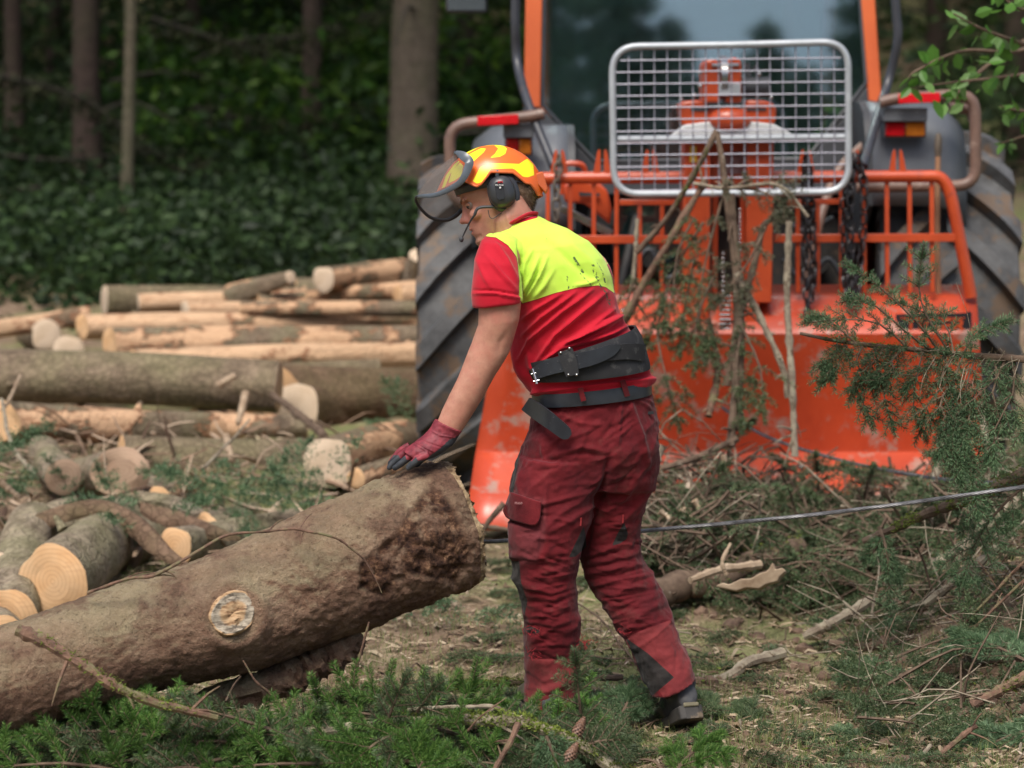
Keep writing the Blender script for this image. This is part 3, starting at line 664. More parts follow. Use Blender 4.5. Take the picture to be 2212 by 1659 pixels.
b = MB(); prism(b, [P(*q, 9.44) for q in ((1432, 305), (1452, 290), (1478, 270), (1535, 262), (1620, 262), (1672, 268), (1712, 290), (1735, 305))], (0, .03, 0)); b.build('bracket', M['white_paint'], guard, bevel=.006)
# pulley head
hd = bpy.data.objects.new('pulley_head', None); SC.collection.objects.link(hd); hd.location = P(1560, 240, 9.5).tolist(); hd.parent = win_; hd.matrix_parent_inverse = MW(win_).inverted()
b = MB(); prism(b, [P(*q, 9.46) for q in ((1466, 226), (1480, 218), (1505, 216), (1530, 219), (1530, 234), (1610, 234), (1612, 216), (1650, 217), (1668, 222), (1677, 232), (1677, 262), (1668, 272), (1480, 276), (1470, 262))], (0, .16, 0)); b.build('swivel_housing', M['orange'], hd, bevel=.01)
b = MB(); pbox(b, 1492, 233, 1532, 240, 9.455, .01); pbox(b, 1612, 233, 1655, 239, 9.455, .01); b.build('housing_slot', M['dark_plastic'], hd)
b = MB(); c = P(1577, 258, 9.45); ball(b, c, (.085, .05, .048), nu=20, nv=10); b.build('hub', M['orange'], hd)
for (ua, ub, vt) in ((1519, 1556, 128), (1568, 1602, 124)):
    b = MB(); pts = [P(ua, 222, 9.42)] + [P(ua + (ub - ua) * (.5 - .5 * math.cos(a)), vt + 16 - 16 * math.sin(a), 9.42) for a in np.linspace(0, math.pi, 9)] + [P(ub, 222, 9.42)]
    prism(b, pts, (0, .2, 0)); b.build('cheek_plate', M['orange'], hd, bevel=.008)
b = MB(); c = P(1562, 168, 9.47); tube(b, [c - A([.013, 0, 0]), c + A([.013, 0, 0])], .085, 28); b.build('pulley', M['steel'], hd)
b = MB(); pbox(b, 1553, 181, 1600, 207, 9.4, .06); tube(b, [P(1538, 141, 9.41), P(1596, 140, 9.41)], .007, 8); b.build('pulley_shaft', M['galv'], hd, bevel=.006)
b = MB(); tube(b, [P(1600, 190, 9.5), P(1662, 188, 9.5)], .04, 18); tube(b, [P(1618, 168, 9.5), P(1614, 136, 9.5)], .013, 10); tube(b, [P(1640, 166, 9.5), P(1630, 142, 9.5)], .012, 10); b.build('hydraulic_motor', M['dark_plastic'], hd, bevel=.005)
for (u, v) in ((1471, 214), (1500, 206), (1666, 210), (1636, 208), (1512, 158), (1512, 186), (1640, 160)):
    b = MB(); ball(b, P(u, v, 9.43), .009, nu=8, nv=6); b.build('bolt', M['steel'], hd)
# name panel
DY = 9.462
b = MB(); prism(b, [P(*q, DY + .004) for q in ((1934, 686), (1936, 679), (2088, 676), (2093, 672), (2099, 676), (2098, 720), (1950, 722))], (0, .002, 0)); pnl = b.build('name_panel', pbr('black_decal', (.012, .012, .016), None, 20, .5), win_, smooth=False)
b = MB(); prism(b, [P(*q, DY + .003) for q in ((1948, 722), (2096, 720), (2080, 734), (1964, 737))], (0, .002, 0)); b.build('grey_strip', pbr('grey_decal', (.1, .11, .13), (.04, .045, .05), 60, .5), pnl, smooth=False)
b = MB(); pbox(b, 1944, 686, 2084, 688.2, DY + .001, .002); b.build('stripe', M['orange'], pnl)
def text(s, u0, v0, u1, v1, Y, mat, parent, name='lettering', th=.001):
    cu = bpy.data.curves.new(name, 'FONT'); cu.body = s; cu.extrude = th; cu.offset = .02
    o = bpy.data.objects.new(name, cu); SC.collection.objects.link(o)
    bpy.context.view_layer.update(); me = bpy.data.meshes.new_from_object(o.evaluated_get(bpy.context.evaluated_depsgraph_get()))
    bpy.data.objects.remove(o)
    co = A([v.co[:] for v in me.vertices]); lo = co.min(0); hi = co.max(0)
    a = P(u0, v1, Y); bb = P(u1, v0, Y)
    sx = (bb[0] - a[0]) / (hi[0] - lo[0]); sz = (bb[2] - a[2]) / (hi[1] - lo[1])
    W_ = np.stack([a[0] + (co[:, 0] - lo[0]) * sx, Y - (co[:, 2] - lo[2]), a[2] + (co[:, 1] - lo[1]) * sz], 1)
    me.vertices.foreach_set('co', W_.astype(np.float32).ravel()); me.materials.clear(); me.materials.append(mat); me.update()
    return link(me, name, parent)
text('TIGER', 1952, 688, 2088, 718, DY + .003, M['orange'], pnl)
# ---------------------------------------------------------------- chains, chainsaw, tool on the winch
def chain(pts, label, mat='chain', L=.046, wd=.0155, r=.0056, name='chain', group=None):
    o = thing(name, label, 'chain', pts[0][0], group)
    b = MB()
    for path in pts:
        path = A(path); n = max(2, int(np.linalg.norm(np.diff(path, axis=0), axis=1).sum() / (L * .74))); pp = spline(path, n + 1)
        for k in range(n):
            c = (pp[k] + pp[k + 1]) / 2; d = nrm(pp[k + 1] - pp[k]); ang = (k % 2) * 1.57 + .5 + R0.randn() * .2
            s1 = nrm(np.cross(d, A([math.cos(ang), math.sin(ang), .1])))
            th = np.linspace(0, 2 * np.pi, 13)[:-1]; ring = A([c + d * (math.cos(a) * wd + np.sign(math.cos(a)) * (L / 2 - wd)) + s1 * math.sin(a) * wd for a in th])
            tube(b, np.vstack([ring, ring[:1]]), r, 6, cap=False)
    b.build('links', M[mat], o); return o
def pc(*q): return [P(u, v, Y) for u, v, Y in q]
chain([pc((1741, 340, 9.56), (1738, 430, 9.54), (1740, 560, 9.53), (1746, 690, 9.49)), pc((1744, 340, 9.57), (1752, 440, 9.55), (1757, 560, 9.54), (1752, 650, 9.52))], 'rusty dark chain hanging just right of the column, nearest the mesh guard corner', group='chains on the winch rack')
chain([pc((1842, 335, 9.56), (1826, 410, 9.54), (1824, 520, 9.53), (1826, 600, 9.52), (1836, 655, 9.5)), pc((1845, 338, 9.57), (1836, 430, 9.53), (1838, 560, 9.52), (1834, 640, 9.5)), pc((1850, 338, 9.57), (1866, 400, 9.55), (1862, 520, 9.54), (1852, 620, 9.52), (1846, 650, 9.51))], 'thick dark bundle of chain strands hanging at the right part of the rack', group='chains on the winch rack')
chain([pc((1208, 338, 9.56), (1203, 400, 9.54), (1202, 476, 9.54))], 'short rusty chain hanging on the rack right behind the helmet', mat='rust_iron', group='chains on the winch rack')
cs = thing('chainsaw', 'orange chainsaw clamped behind the rack at the right of the helmet', 'chainsaw', P(1265, 450, 9.8))
b = MB(); prism(b, [P(*q, 9.72) for q in ((1216, 400), (1235, 390), (1290, 392), (1312, 410), (1322, 450), (1318, 486), (1300, 470), (1262, 440), (1220, 438))], (0, .14, 0)); b.build('body', M['orange'], cs, bevel=.012)
b = MB(); tube(b, roundpoly([P(1213, 420, 9.75), P(1216, 352, 9.75), P(1262, 354, 9.75), P(1268, 395, 9.78)], .03), .011, 8); b.build('handle', M['orange'], cs)
b = MB(); bar(b, P(1212, 450, 9.7), P(1322, 505, 9.7), .03, .012, (0, 1, 0)); b.build('guide_bar', M['steel'], cs, bevel=.002)
b = MB(); prism(b, [P(*q, 9.7) for q in ((1250, 415), (1296, 418), (1296, 424), (1252, 424))], (0, .01, 0)); b.build('air_slot', M['dark_plastic'], cs)
tl = thing('log_handling_tool', 'wooden handled tool standing upright behind the right end of the rack', 'hand tool', P(2025, 625, 9.7))
b = MB(); tube(b, spline([P(2027, 640, 9.7), P(2024, 500, 9.7), P(2026, 335, 9.7)], 14), .0115, 10); b.build('handle', M['handle_wood'], tl)
b = MB(); tube(b, [P(2026, 338, 9.7), P(2026, 322, 9.7), P(2027, 300, 9.7), P(2027, 288, 9.7)], [.012, .0155, .015, .009], 12); b.build('head', M['rust_iron'], tl)
# ---------------------------------------------------------------- logs
def log(name, label, p0, p1, r0, r1, mat='bark', end='end', group=None, cat='log', seg=36, bumps=.05, knots=0, n=24, seed=0, face=None, ell=1.0, sag=0):
    """p0 = cut end nearest the camera"""
    Mx, L = frame_obj(name, p0, p1)
    rs = np.random.RandomState(seed + 17)
    root = bpy.data.objects.new(name, None); SC.collection.objects.link(root); root.matrix_basis = Mx; root.empty_display_size = .1
    tag(root, label, cat, group)
    if not sag: sag = rs.uniform(-.035, .03) * min(1, L / 3)
    knots = knots + (2 if L > 1.5 else 0); x = np.linspace(0, L, n); th = np.linspace(0, 2 * np.pi, seg, endpoint=False)
    R = (r0 + (r1 - r0) * x / L)[:, None] * np.ones(seg)
    Xn = np.stack([x[:, None] * 1.5 + 0 * th, np.cos(th)[None] * 1.2 + 0 * x[:, None] + seed, np.sin(th)[None] * 1.2 + 0 * x[:, None]], -1)
    R = R * (1 + bumps * 2.2 * fbm(Xn, 3))
    V = np.stack([x[:, None] + 0 * R, R * np.cos(th) , R * np.sin(th) * ell + sag * (x / L * (1 - x / L))[:, None] * 4], -1)
    if face is not None: V[:, :, 0] += face * V[:, :, 1] * np.exp(-x / .1)[:, None]
    m = MB(); m.add(V.reshape(-1, 3), grid_faces(n, seg)); 
    for k in range(knots):
        xx = rs.uniform(.1, L - .1); a = rs.uniform(-2.8, 1.2); rr = r0 + (r1 - r0) * xx / L
        c = A([xx, rr * math.cos(a), rr * math.sin(a)]); d = A([.5, math.cos(a), math.sin(a)]); tube(m, [c * 1, c + d * .02, c + d * rs.uniform(.02, .06)], [.02, .015, .009], 7)
    me = m.mesh('bark', [M[mat]]); o = link(me, 'bark'); o.parent = root
    for k in (0, n - 1):
        ring = V[k]; rings = [ring, ring * A([1, .93, .93]) + A([-.003 if k == 0 else .003, 0, 0]), ring * A([1, .5, .5]) + A([-.004 if k == 0 else .004, 0, 0])]
        m = MB(); q = A(rings); c = A([ring[:, 0].mean(), 0, 0]) + A([-.004 if k == 0 else .004, 0, 0])
        m.add(q.reshape(-1, 3), grid_faces(3, seg)); m.add(np.vstack([rings[2], c]), A([(seg, (j + 1) % seg, j) for j in range(seg)]))
        o = link(m.mesh('cut_end', [M[end]]), 'cut_end'); o.parent = root
    return root
G1 = 'long logs in the far stack'; G2 = 'thick logs in the middle of the pile'; G3 = 'short and broken logs near the front of the pile'
def LG(label, a, b, r0, r1, group, **kw): return log('log', label, P(*a), P(*b), r0, r1, group=group, **kw)
# far stack
LG('long top log with a big round end along the crest of the far stack', (226, 648, 13.6), (1150, 655, 14.6), .088, .06, G1, mat='bark', end='end_pale', seed=1, knots=3)
LG('stripped log sticking out past the left edge above the pale ends', (192, 680, 13.0), (-260, 742, 12.6), .05, .058, G1, mat='debark', seed=2)
LG('bright stripped log just under the crest log of the far stack', (178, 706, 12.7), (1150, 692, 13.3), .066, .056, G1, mat='debark', seed=3, face=-.4)
LG('pale ended log left of the bright stripped one, below the stripped pole', (100, 722, 12.8), (40, 700, 15.5), .078, .07, G1, mat='bark', end='end_pale', seed=4)
LG('lowest pale ended log at the left corner of the far stack', (147, 762, 12.7), (120, 745, 15.5), .085, .08, G1, mat='bark', end='end_pale', seed=5)
LG('log whose yellow end is the middle one at the far stack\'s left', (237, 746, 12.4), (1150, 726, 12.9), .088, .06, G1, mat='debark2', seed=6, face=-.35)
LG('lowest stripped log of the far stack with a small round end', (288, 785, 12.2), (1150, 766, 12.6), .066, .062, G1, mat='debark', seed=7, face=-.3)
LG('grey green log lying across the stack behind the bright stripped one', (420, 680, 13.9), (1150, 668, 14.0), .07, .06, G1, mat='bark', seed=8)
LG('slanting grey log laid over the right end of the crest', (662, 640, 13.3), (1100, 606, 13.4), .042, .05, G1, mat='debark2', seed=9)
LG('short thick log lying on the crest just left of the tractor tyre', (700, 604, 13.2), (872, 590, 13.8), .075, .085, G1, mat='debark2', end='end_pale', seed=10)
LG('upright propped log end touching the tractor tyre', (902, 552, 13.4), (890, 640, 13.6), .05, .075, G1, mat='bark_pale', end='end_pale', seed=11)
LG('short split piece of log poking up at a slant from the crest', (628, 600, 13.2), (505, 642, 13.5), .038, .075, G1, mat='debark2', end='end_pale', seed=12)
LG('short stub log lying between the crest and the tractor tyre', (860, 640, 13.2), (1000, 632, 13.4), .06, .06, G1, mat='debark', seed=13)
LG('dark log in shade under the lowest stripped log', (330, 812, 12.5), (1100, 800, 12.8), .07, .06, G1, mat='bark_brown', seed=14)
LG('stripped log filling the crest just left of the tractor tyre', (560, 662, 13.3), (1100, 640, 13.6), .06, .055, G1, mat='debark2', seed=15)
LG('brownish log lying behind the crest at its right end', (640, 625, 14.2), (1150, 618, 14.4), .065, .06, G1, mat='bark', seed=16)
LG('dark log in the shade behind the bright stripped ones', (300, 735, 13.6), (1150, 740, 13.8), .08, .08, G1, mat='bark_brown', seed=17)
LG('dark log deep in the stack above the thick smooth log', (320, 775, 13.4), (1150, 775, 13.6), .08, .08, G1, mat='bark_brown', seed=18)
LG('pale stripped log lying second from the top at the crest, left half', (300, 655, 13.5), (900, 640, 13.9), .05, .05, G1, mat='debark', end='end_pale', seed=19)
LG('short pale log end just above the bright stripped log, left of the middle', (400, 668, 13.0), (720, 660, 13.5), .045, .045, G1, mat='debark', end='end_pale', seed=40)
LG('mossy log squeezed between the thick smooth log and the far stack', (255, 812, 11.9), (820, 800, 12.1), .06, .06, G1, mat='bark', end='end_pale', seed=41)
LG('thick brown log at the back of the far stack, lower of the back ones', (250, 770, 14.6), (1150, 765, 14.8), .11, .10, G1, mat='bark_brown', seed=42)
LG('thick barked log at the back of the far stack, upper of the back ones', (240, 705, 14.6), (1150, 700, 14.8), .11, .10, G1, mat='bark', seed=43)
LG('slim barked log lying on the bright stripped log at its right half', (520, 668, 12.9), (1150, 672, 13.0), .04, .05, G1, mat='debark2', seed=44)
# middle
LG('thick smooth grey green log running out of the left edge of the photo', (603, 838, 11.2), (-320, 806, 11.3), .125, .135, G2, mat='bark', seed=20, knots=3, end='end_pale')
LG('grey green log behind and above the thick smooth one', (250, 800, 12.0), (-300, 775, 12.2), .09, .09, G2, mat='bark', seed=21)
LG('thickest log of the pile, its orange end half hidden, reaching to the tractor tyre', (592, 862, 11.5), (1100, 860, 12.3), .155, .15, G2, mat='bark_brown', seed=22, face=-.5)
LG('pale cut log end peeking out below the thickest log', (640, 885, 11.4), (860, 900, 12.2), .13, .10, G2, mat='bark_brown', end='end_pale', seed=23)
LG('mossy log with torn bark ending in an orange face at the left edge', (4, 911, 10.3), (470, 925, 10.9), .088, .078, G2, mat='debark2', seed=24, knots=4, face=-.5)
LG('thinner knotty log continuing right from the torn mossy one', (238, 921, 10.8), (660, 924, 11.0), .066, .06, G2, mat='debark2', seed=25, knots=5)
LG('mossy log low in the pile left of the round pale end', (262, 1000, 10.1), (705, 996, 10.4), .108, .10, G2, mat='bark', seed=26, knots=3)
LG('log with a big round pale end facing us, rising right toward the tyre', (706, 999, 9.85), (1010, 925, 11.4), .102, .09, G2, mat='debark2', end='end_pale', seed=27, face=-.15)
LG('slim log rising behind the gloved hand', (760, 1012, 10.4), (1060, 930, 11.8), .06, .06, G2, mat='bark_brown', seed=28)
# front
LG('mossy short log with a wide brown end in the lower left pile', (262, 1018, 9.35), (150, 1040, 10.0), .098, .095, G3, mat='bark_pale', end='end_brown', seed=30, face=.9)
LG('pale mossy chunk leaning left of the wide brown end', (140, 1030, 9.2), (95, 975, 10.1), .07, .068, G3, mat='bark_pale', end='end_brown', seed=31)
LG('log with a bright round orange end low at the left', (115, 1256, 8.0), (330, 1085, 9.8), .124, .115, G3, mat='bark_pale', seed=32, face=.25)
LG('pale barked log standing behind the left edge of the orange end', (14, 1330, 7.9), (70, 1130, 8.9), .10, .09, G3, mat='bark_pale', seed=33, face=.3)
LG('pale mossy log at the left edge just above the big felled log', (10, 1385, 7.7), (-60, 1290, 8.7), .085, .085, G3, mat='bark_pale', seed=34)
LG('rough mossy log behind the orange ended one', (250, 1190, 8.8), (395, 1140, 9.6), .10, .09, G3, mat='bark_pale', end='end_brown', seed=35, knots=3)
LG('half buried grey log under the dark curved slab of bark', (60, 1150, 8.9), (330, 1130, 9.5), .07, .07, G3, mat='bark_pale', seed=36)
LG('grey log low behind the top of the big felled log', (380, 1180, 8.6), (640, 1130, 9.4), .07, .06, G3, mat='bark_pale', seed=37)
LG('small log in the gap beneath the pale round end', (770, 1035, 9.6), (900, 990, 10.0), .045, .05, G3, mat='debark2', seed=38)
for k, (u, v, Y, du, dv, r) in enumerate([(340, 1085, 9.2, 90, -30, .06), (60, 1075, 8.9, 70, -40, .055), (440, 1130, 9.0, 120, -25, .05), (560, 1075, 9.4, 110, -40, .055), (330, 1215, 8.6, 100, -30, .045), (-10, 1235, 8.3, 60, -60, .07), (420, 905, 11.2, 180, -4, .05), (-40, 1010, 9.6, 120, -25, .06)]):
    if k in (1, 3, 4, 7): continue
    LG('rough pale chunk of log, ' + ['beside the shrub, left of it', 'at the left edge under the bark flake', 'just behind the top of the felled trunk', 'right of the shrub, low', 'between orange ended log and felled trunk', 'leftmost, half out of the photo', 'between thick smooth log and knotty log', 'at the left edge above the bark flake'][k], (u, v, Y), (u + du, v + dv, Y + .7), r, r * .9, G3, mat='bark_pale' if k % 3 else 'debark2', end='end_pale' if k % 2 else 'end', seed=60 + k, bumps=.08, knots=2, face=(.5 if k % 2 else .2))
# bark slabs and dark branches lying on the pile
def plank(name, label, pts, w, th, mat, cat, group, curve=.3):
    root = thing(name, label, cat, pts[0], group); p = spline(pts, 26); T, N, B = frames(p)
    k = np.linspace(0, 1, 26); ww = w * (np.sin(np.pi * np.clip(k * 1.04 + .03, 0, 1)) ** .35) * (1 + .25 * fbm(np.stack([k * 8, k * 0, k * 0 + w * 50], 1)))
    m = MB(); ns = 9; q = np.linspace(-1, 1, ns); rows = []
    up = A([0, 0, 1.])
    for i in range(26):
        s = nrm(np.cross(T[i], up)); z = np.cross(s, T[i])
        o = [p[i] + s * ww[i] * a + z * (-curve * ww[i] * a * a) for a in q] + [p[i] + s * ww[i] * a * .97 + z * (-curve * ww[i] * a * a - th) for a in q[::-1]]
        rows.append(o)
    loft(m, rows); m.build('bark', M[mat], root); return root
def pl(*q): return [P(*a) for a in q]
plank('bark_slab', 'dark curved slab of bark arching over the lower left logs', pl((-10, 1190, 8.6), (60, 1120, 8.7), (200, 1078, 8.8), (290, 1110, 8.7), (360, 1180, 8.5), (420, 1225, 8.4)), .045, .02, 'bark_brown', 'bark', 'bark slabs on the pile', .8)
plank('bark_slab', 'dark slab of bark sloping right toward the big felled log', pl((310, 1085, 8.9), (400, 1110, 8.8), (520, 1160, 8.6)), .04, .02, 'bark_brown', 'bark', 'bark slabs on the pile', .8)
plank('bark_slab', 'pale mossy slab of bark just above the dark sloping one', pl((300, 1060, 9.2), (380, 1072, 9.1), (450, 1110, 9.0)), .05, .018, 'bark_pale', 'bark', 'bark slabs on the pile', .5)
plank('bark_slab', 'pale flake of bark left of the wide brown log end', pl((50, 1125, 8.9), (110, 1085, 9.0), (170, 1070, 9.1)), .05, .015, 'bark_pale', 'bark', 'bark slabs on the pile', .5)
plank('bark_slab', 'small pale slab of bark behind the top of the felled log', pl((200, 1120, 9.1), (260, 1115, 9.1), (320, 1125, 9.1)), .04, .015, 'bark_pale', 'bark', 'bark slabs on the pile', .5)
def stick(name, label, pts, r, mat='stick', cat='stick', group=None, n=26, stubs=0, seed=3, wig=.006, seg=8, moss=None, part='wood'):
    rs = np.random.RandomState(seed); p = spline(pts, n); p = p + wig * fbm(p * 6 + seed)[:, None] * A([.4, 1, 1.])
    root = thing(name, label, cat, p[0], group); k = np.linspace(0, 1, n)
    rr = (r[0] + (r[1] - r[0]) * k) * (1 + .12 * rs.randn(n) * (k > 0)); m = MB(); tube(m, p, rr, seg)
    for s in range(stubs):
        i = rs.randint(2, n - 2); d = nrm(rs.randn(3) + nrm(p[i + 1] - p[i]) * .8); L = rs.uniform(.02, .12); tube(m, spline([p[i], p[i] + d * L * .6, p[i] + d * L + A([0, 0, -.01])], 5), np.linspace(rr[i] * .5, .0012, 5), 5)
    m.build(part, M[mat], root)
    if moss:
        a, b, dens = moss; m = MB(); nn = int(dens * 2600 * abs(b - a)); i = (a + (b - a) * rs.rand(nn)) * (n - 1); i0 = np.clip(i.astype(int), 0, n - 2); f = (i - i0)[:, None]
        C = p[i0] * (1 - f) + p[i0 + 1] * f; T, N, B = frames(p); an = rs.uniform(-.4, 3.5, nn); ca = np.cos(an)[:, None]; sa = np.sin(an)[:, None]
        out = ca * A([0, -1, 0]) * 1.0 + sa * A([0, 0, 1.]); rl = (r[0] + (r[1] - r[0]) * i / (n - 1))[:, None]
        C = C + out * (rl * .9 + (rl * .2 + .004) * rs.rand(nn, 1) ** 1.5 * (1.5 + fbm(C * 25)[:, None] * 2)); leaf_cloud(m, C, .004, .016, rs, .3); m.build('moss', M['moss'], root, smooth=False)
    return root
GP = 'sticks on the log pile'
stick('stick', 'thin brown stick leaning over the pale round log end', pl((588, 852, 10.9), (702, 941, 9.9)), (.016, .02), 'stick', group=GP, stubs=1)
stick('stick', 'split pale upright stick above the shrub in the middle of the pile', pl((531, 850, 10.6), (515, 914, 10.4)), (.02, .012), 'stick_pale', group=GP)
stick('stick', 'pale splinter below the split upright stick', pl((488, 945, 10.1), (500, 995, 9.9)), (.018, .012), 'stick_pale', group=GP)
stick('stick', 'bluish grey thin stick curving down at the left edge of the pile', pl((5, 860, 10.1), (18, 940, 9.7), (45, 990, 9.5), (75, 1025, 9.3)), (.008, .012), 'lichen_stick', group=GP)
stick('stick', 'pale stick crossing above the torn mossy log at the left edge', pl((45, 810, 10.6), (22, 860, 10.2), (5, 885, 10.0)), (.007, .009), 'stick_pale', group=GP)
stick('stick', 'short pale branch stub on the thick smooth log', pl((470, 835, 11.0), (510, 812, 11.0)), (.018, .016), 'stick_pale', group=GP)
stick('stick', 'thin grey stick rising out of the shrub on the pile', pl((440, 1010, 9.3), (500, 950, 9.6), (540, 905, 9.8)), (.007, .004), 'lichen_stick', group=GP, stubs=3)
stick('stick', 'white chip of wood lying on the left edge debris', pl((-5, 1040, 9.0), (40, 1075, 9.0)), (.016, .01), 'stick_pale', group=GP)
stick('stick', 'pale splinter lying on the left end of the middle logs', pl((190, 800, 11.9), (232, 795, 11.8)), (.022, .016), 'stick_pale', group=GP)

# ---------------------------------------------------------------- the big felled log in front
FL = thing('felled_log', 'thick brown felled trunk being winched, its butt raised under the gloved hand', 'log', P(500, 1340, 6.3))
ax = [(-330, 1590, 5.72, 128), (-150, 1530, 5.85, 128), (0, 1480, 5.95, 130), (185, 1416, 6.05, 131), (322, 1368, 6.13, 136), (480, 1330, 6.2, 146), (600, 1286, 6.26, 150), (700, 1242, 6.3, 153), (790, 1203, 6.34, 155), (870, 1170, 6.37, 156), (935, 1146, 6.4, 155), (985, 1130, 6.43, 148)]
NL = 300; C = spline([P(a, b, Y) for a, b, Y, r in ax], NL); rr = spline([[r / F * Y] for a, b, Y, r in ax], NL)[:, 0] * .93
T, N, B = frames(C); seg = 230; th = np.linspace(0, 2 * np.pi, seg, endpoint=False)
k = np.linspace(0, 1, NL)
Rm = rr[:, None] * np.ones(seg)
D = np.cos(th)[None, :, None] * N[:, None] + np.sin(th)[None, :, None] * B[:, None]
P0 = C[:, None] + D * Rm[..., None]
uvl = UV(P0.reshape(-1, 3)).reshape(NL, seg, 2)
fl = smooth01(k, .62, 1.0)[:, None]
Rm = Rm * (1 + .05 * fbm(P0 * 3.2) + .022 * fbm(P0 * 14) + .014 * fbm(P0 * 60) * (1 + .8 * fl) + .012 * np.maximum(0, fbm(P0 * 110 + 9)) + .016 * (fbm(P0 * A([22, 22, 22]) + 31) > .25)) + .010 * fl * vnoise(D * 1.6 + 4)
# buttress lobes and fissures near the butt
Rm += .008 * fl * np.maximum(0, fbm(D * 2.4 + k[:, None, None] * 1.5)) - .006 * fl * np.maximum(0, fbm(P0 * A([6, 6, 30]) + 2) - .25)
# torn bark ledge near the hand and hollow beneath
kn = np.linalg.norm(uvl - A([503, 1326]), axis=2); camside = (D[..., 1] < 0)
kw = camside * np.exp(-(kn / 72) ** 4); Rm = Rm * (1 - kw) + (rr[:, None] * 1.005) * kw
Rm += camside * (.012 * np.exp(-((kn - 66) / 17) ** 2))
tear = camside * smooth01(poly_sd(uvl.reshape(-1, 2), [(775, 1215), (850, 1160), (905, 1075), (940, 1040), (985, 1100), (1020, 1200), (985, 1260), (880, 1240), (830, 1290), (775, 1270)]), -6, 8).reshape(NL, seg)
Rm -= tear * (.004 + .011 * np.abs(fbm(P0 * 26)))
Rm = Rm * (1 + 0 * Rm)
V = C[:, None] + D * Rm[..., None]
V[-1] += T[-1] * (.004 * R0.randn(seg) + .010 * fbm(np.stack([np.cos(th) * 3, np.sin(th) * 3, 0 * th], 1)))[:, None]
rim_ = (smooth01(k, .972, .978)[:, None] * (fbm(P0 * 9) > -.35) + 0 * Rm)
m = MB(); m.add(V.reshape(-1, 3), grid_faces(NL, seg), at=(np.where(rim_ > .5, 2., tear)).ravel())
t = NT('felled_trunk_bark')
n1 = t.noise(9, 9, .72); n2 = t.noise(2.3, 5, .6); n3 = t.noise(95, 5, .75); n4 = t.noise(260, 3, .6); n5 = t.noise(28, 5, .7)
c = t.ramp(n1, [(.3, (.10, .055, .038)), (.48, (.215, .125, .083)), (.66, (.33, .215, .148))])
g = t.n("NewGeometry"); sx = t.n("SeparateXYZ"); t.l(g.outputs['Normal'], sx.inputs[0])
upf = t.ramp(sx.outputs[2], [(0., 0.), (.5, .8)])
c = t.mix(t.math('MULTIPLY', t.ramp(n2, [(.36, .25), (.6, 1.)]), upf), c, t.ramp(n5, [(.3, (.22, .195, .11)), (.7, (.36, .32, .2))]))
c = t.mix(t.ramp(n3, [(.58, 0.), (.70, .55)]), c, (.42, .33, .24))
c = t.mix(t.ramp(n3, [(.32, .7), (.44, 0.)]), c, (.045, .025, .018))
c = t.mix(t.ramp(n4, [(.7, 0.), (.74, .8)]), c, (.46, .50, .44))
vo = t.n("TexVoronoi"); vo.feature = 'DISTANCE_TO_EDGE'; vo.inputs['Scale'].default_value = 120; wr = t.n("Mix", data_type='VECTOR'); wr.inputs[0].default_value = .05
wn = t.n("TexNoise"); wn.inputs['Scale'].default_value = 30; t.l(t.tc.outputs['Object'], wn.inputs[0]); t.l(t.tc.outputs['Object'], wr.inputs[4]); t.l(wn.outputs[1], wr.inputs[5]); t.l(wr.outputs[1], vo.inputs[0])
crk = t.math('MULTIPLY', t.ramp(vo.outputs[0], [(.0, 1.), (.16, 0.)]), t.ramp(n5, [(.4, 0.), (.6, 1.)])); c = t.mix(t.math('MULTIPLY', crk, .2), c, (.05, .03, .02))
c = t.mix(t.ramp(t.noise(5, 6, .7), [(.50, 0.), (.60, .75)]), c, t.ramp(n3, [(.35, (.065, .034, .024)), (.7, (.19, .10, .068))]))
tt0 = t.attr('tear'); rimf = t.math('GREATER_THAN', tt0, 1.4); tt = t.math('MULTIPLY', tt0, t.math('LESS_THAN', tt0, 1.2))
tb = t.ramp(t.noise(38, 6, .75), [(.4, (.028, .013, .009)), (.55, (.11, .055, .033)), (.68, (.33, .19, .11))])
c = t.mix(t.math('MULTIPLY', tt, t.ramp(t.noise(15, 4, .6), [(.36, 0.), (.46, 1.)])), c, tb)
c = t.mix(rimf, c, t.ramp(t.noise(40, 5, .7), [(.35, (.12, .07, .04)), (.5, (.33, .23, .13)), (.65, (.52, .40, .25))]))
t.col(c); t.bump(t.math('ADD', t.math('MULTIPLY', n3, .55), t.math('SUBTRACT', t.math('MULTIPLY', n5, .9), t.math('MULTIPLY', crk, .06))), 1., .016); M['felled'] = t.set(.88, 0, .25)
o = m.build('bark', M['felled'], FL, attr='tear', angle=180)
# ragged end
ring = V[-1]; c0 = ring.mean(0); m = MB(); rings = [c0 + (ring - c0) * s + T[-1] * (.012 * fbm(((c0 + (ring - c0) * s) * 30))[:, None] + .01 * (1 - s)) for s in (1., .97, .9, .8, .6, .4, .2, .05)]
m.add(A(rings).reshape(-1, 3), grid_faces(8, seg))
m.add(np.vstack([rings[-1], c0]), A([(seg, j, (j + 1) % seg) for j in range(seg)])); m.build('cut_end', pbr('rough_cut_wood', (.4, .29, .17), (.2, .13, .075), 22, .85, bump=.7, bscale=60, bd=.006, c3=(.06, .04, .03), s3=9, t3=(.5, .6)), FL)
# sawn splinter lip below the trunk (hanging slab)
m = MB(); hp = [P(400, 1530, 6.18), P(600, 1470, 6.23), P(700, 1422, 6.27), P(782, 1372, 6.3)]; tube(m, spline(hp, 40), np.interp(np.linspace(0, 1, 40), [0, .2, .5, .8, .95, 1], [.03, .042, .048, .045, .036, .022]), 20, jit=.12); m.build('broken_spur', M['felled'], FL)
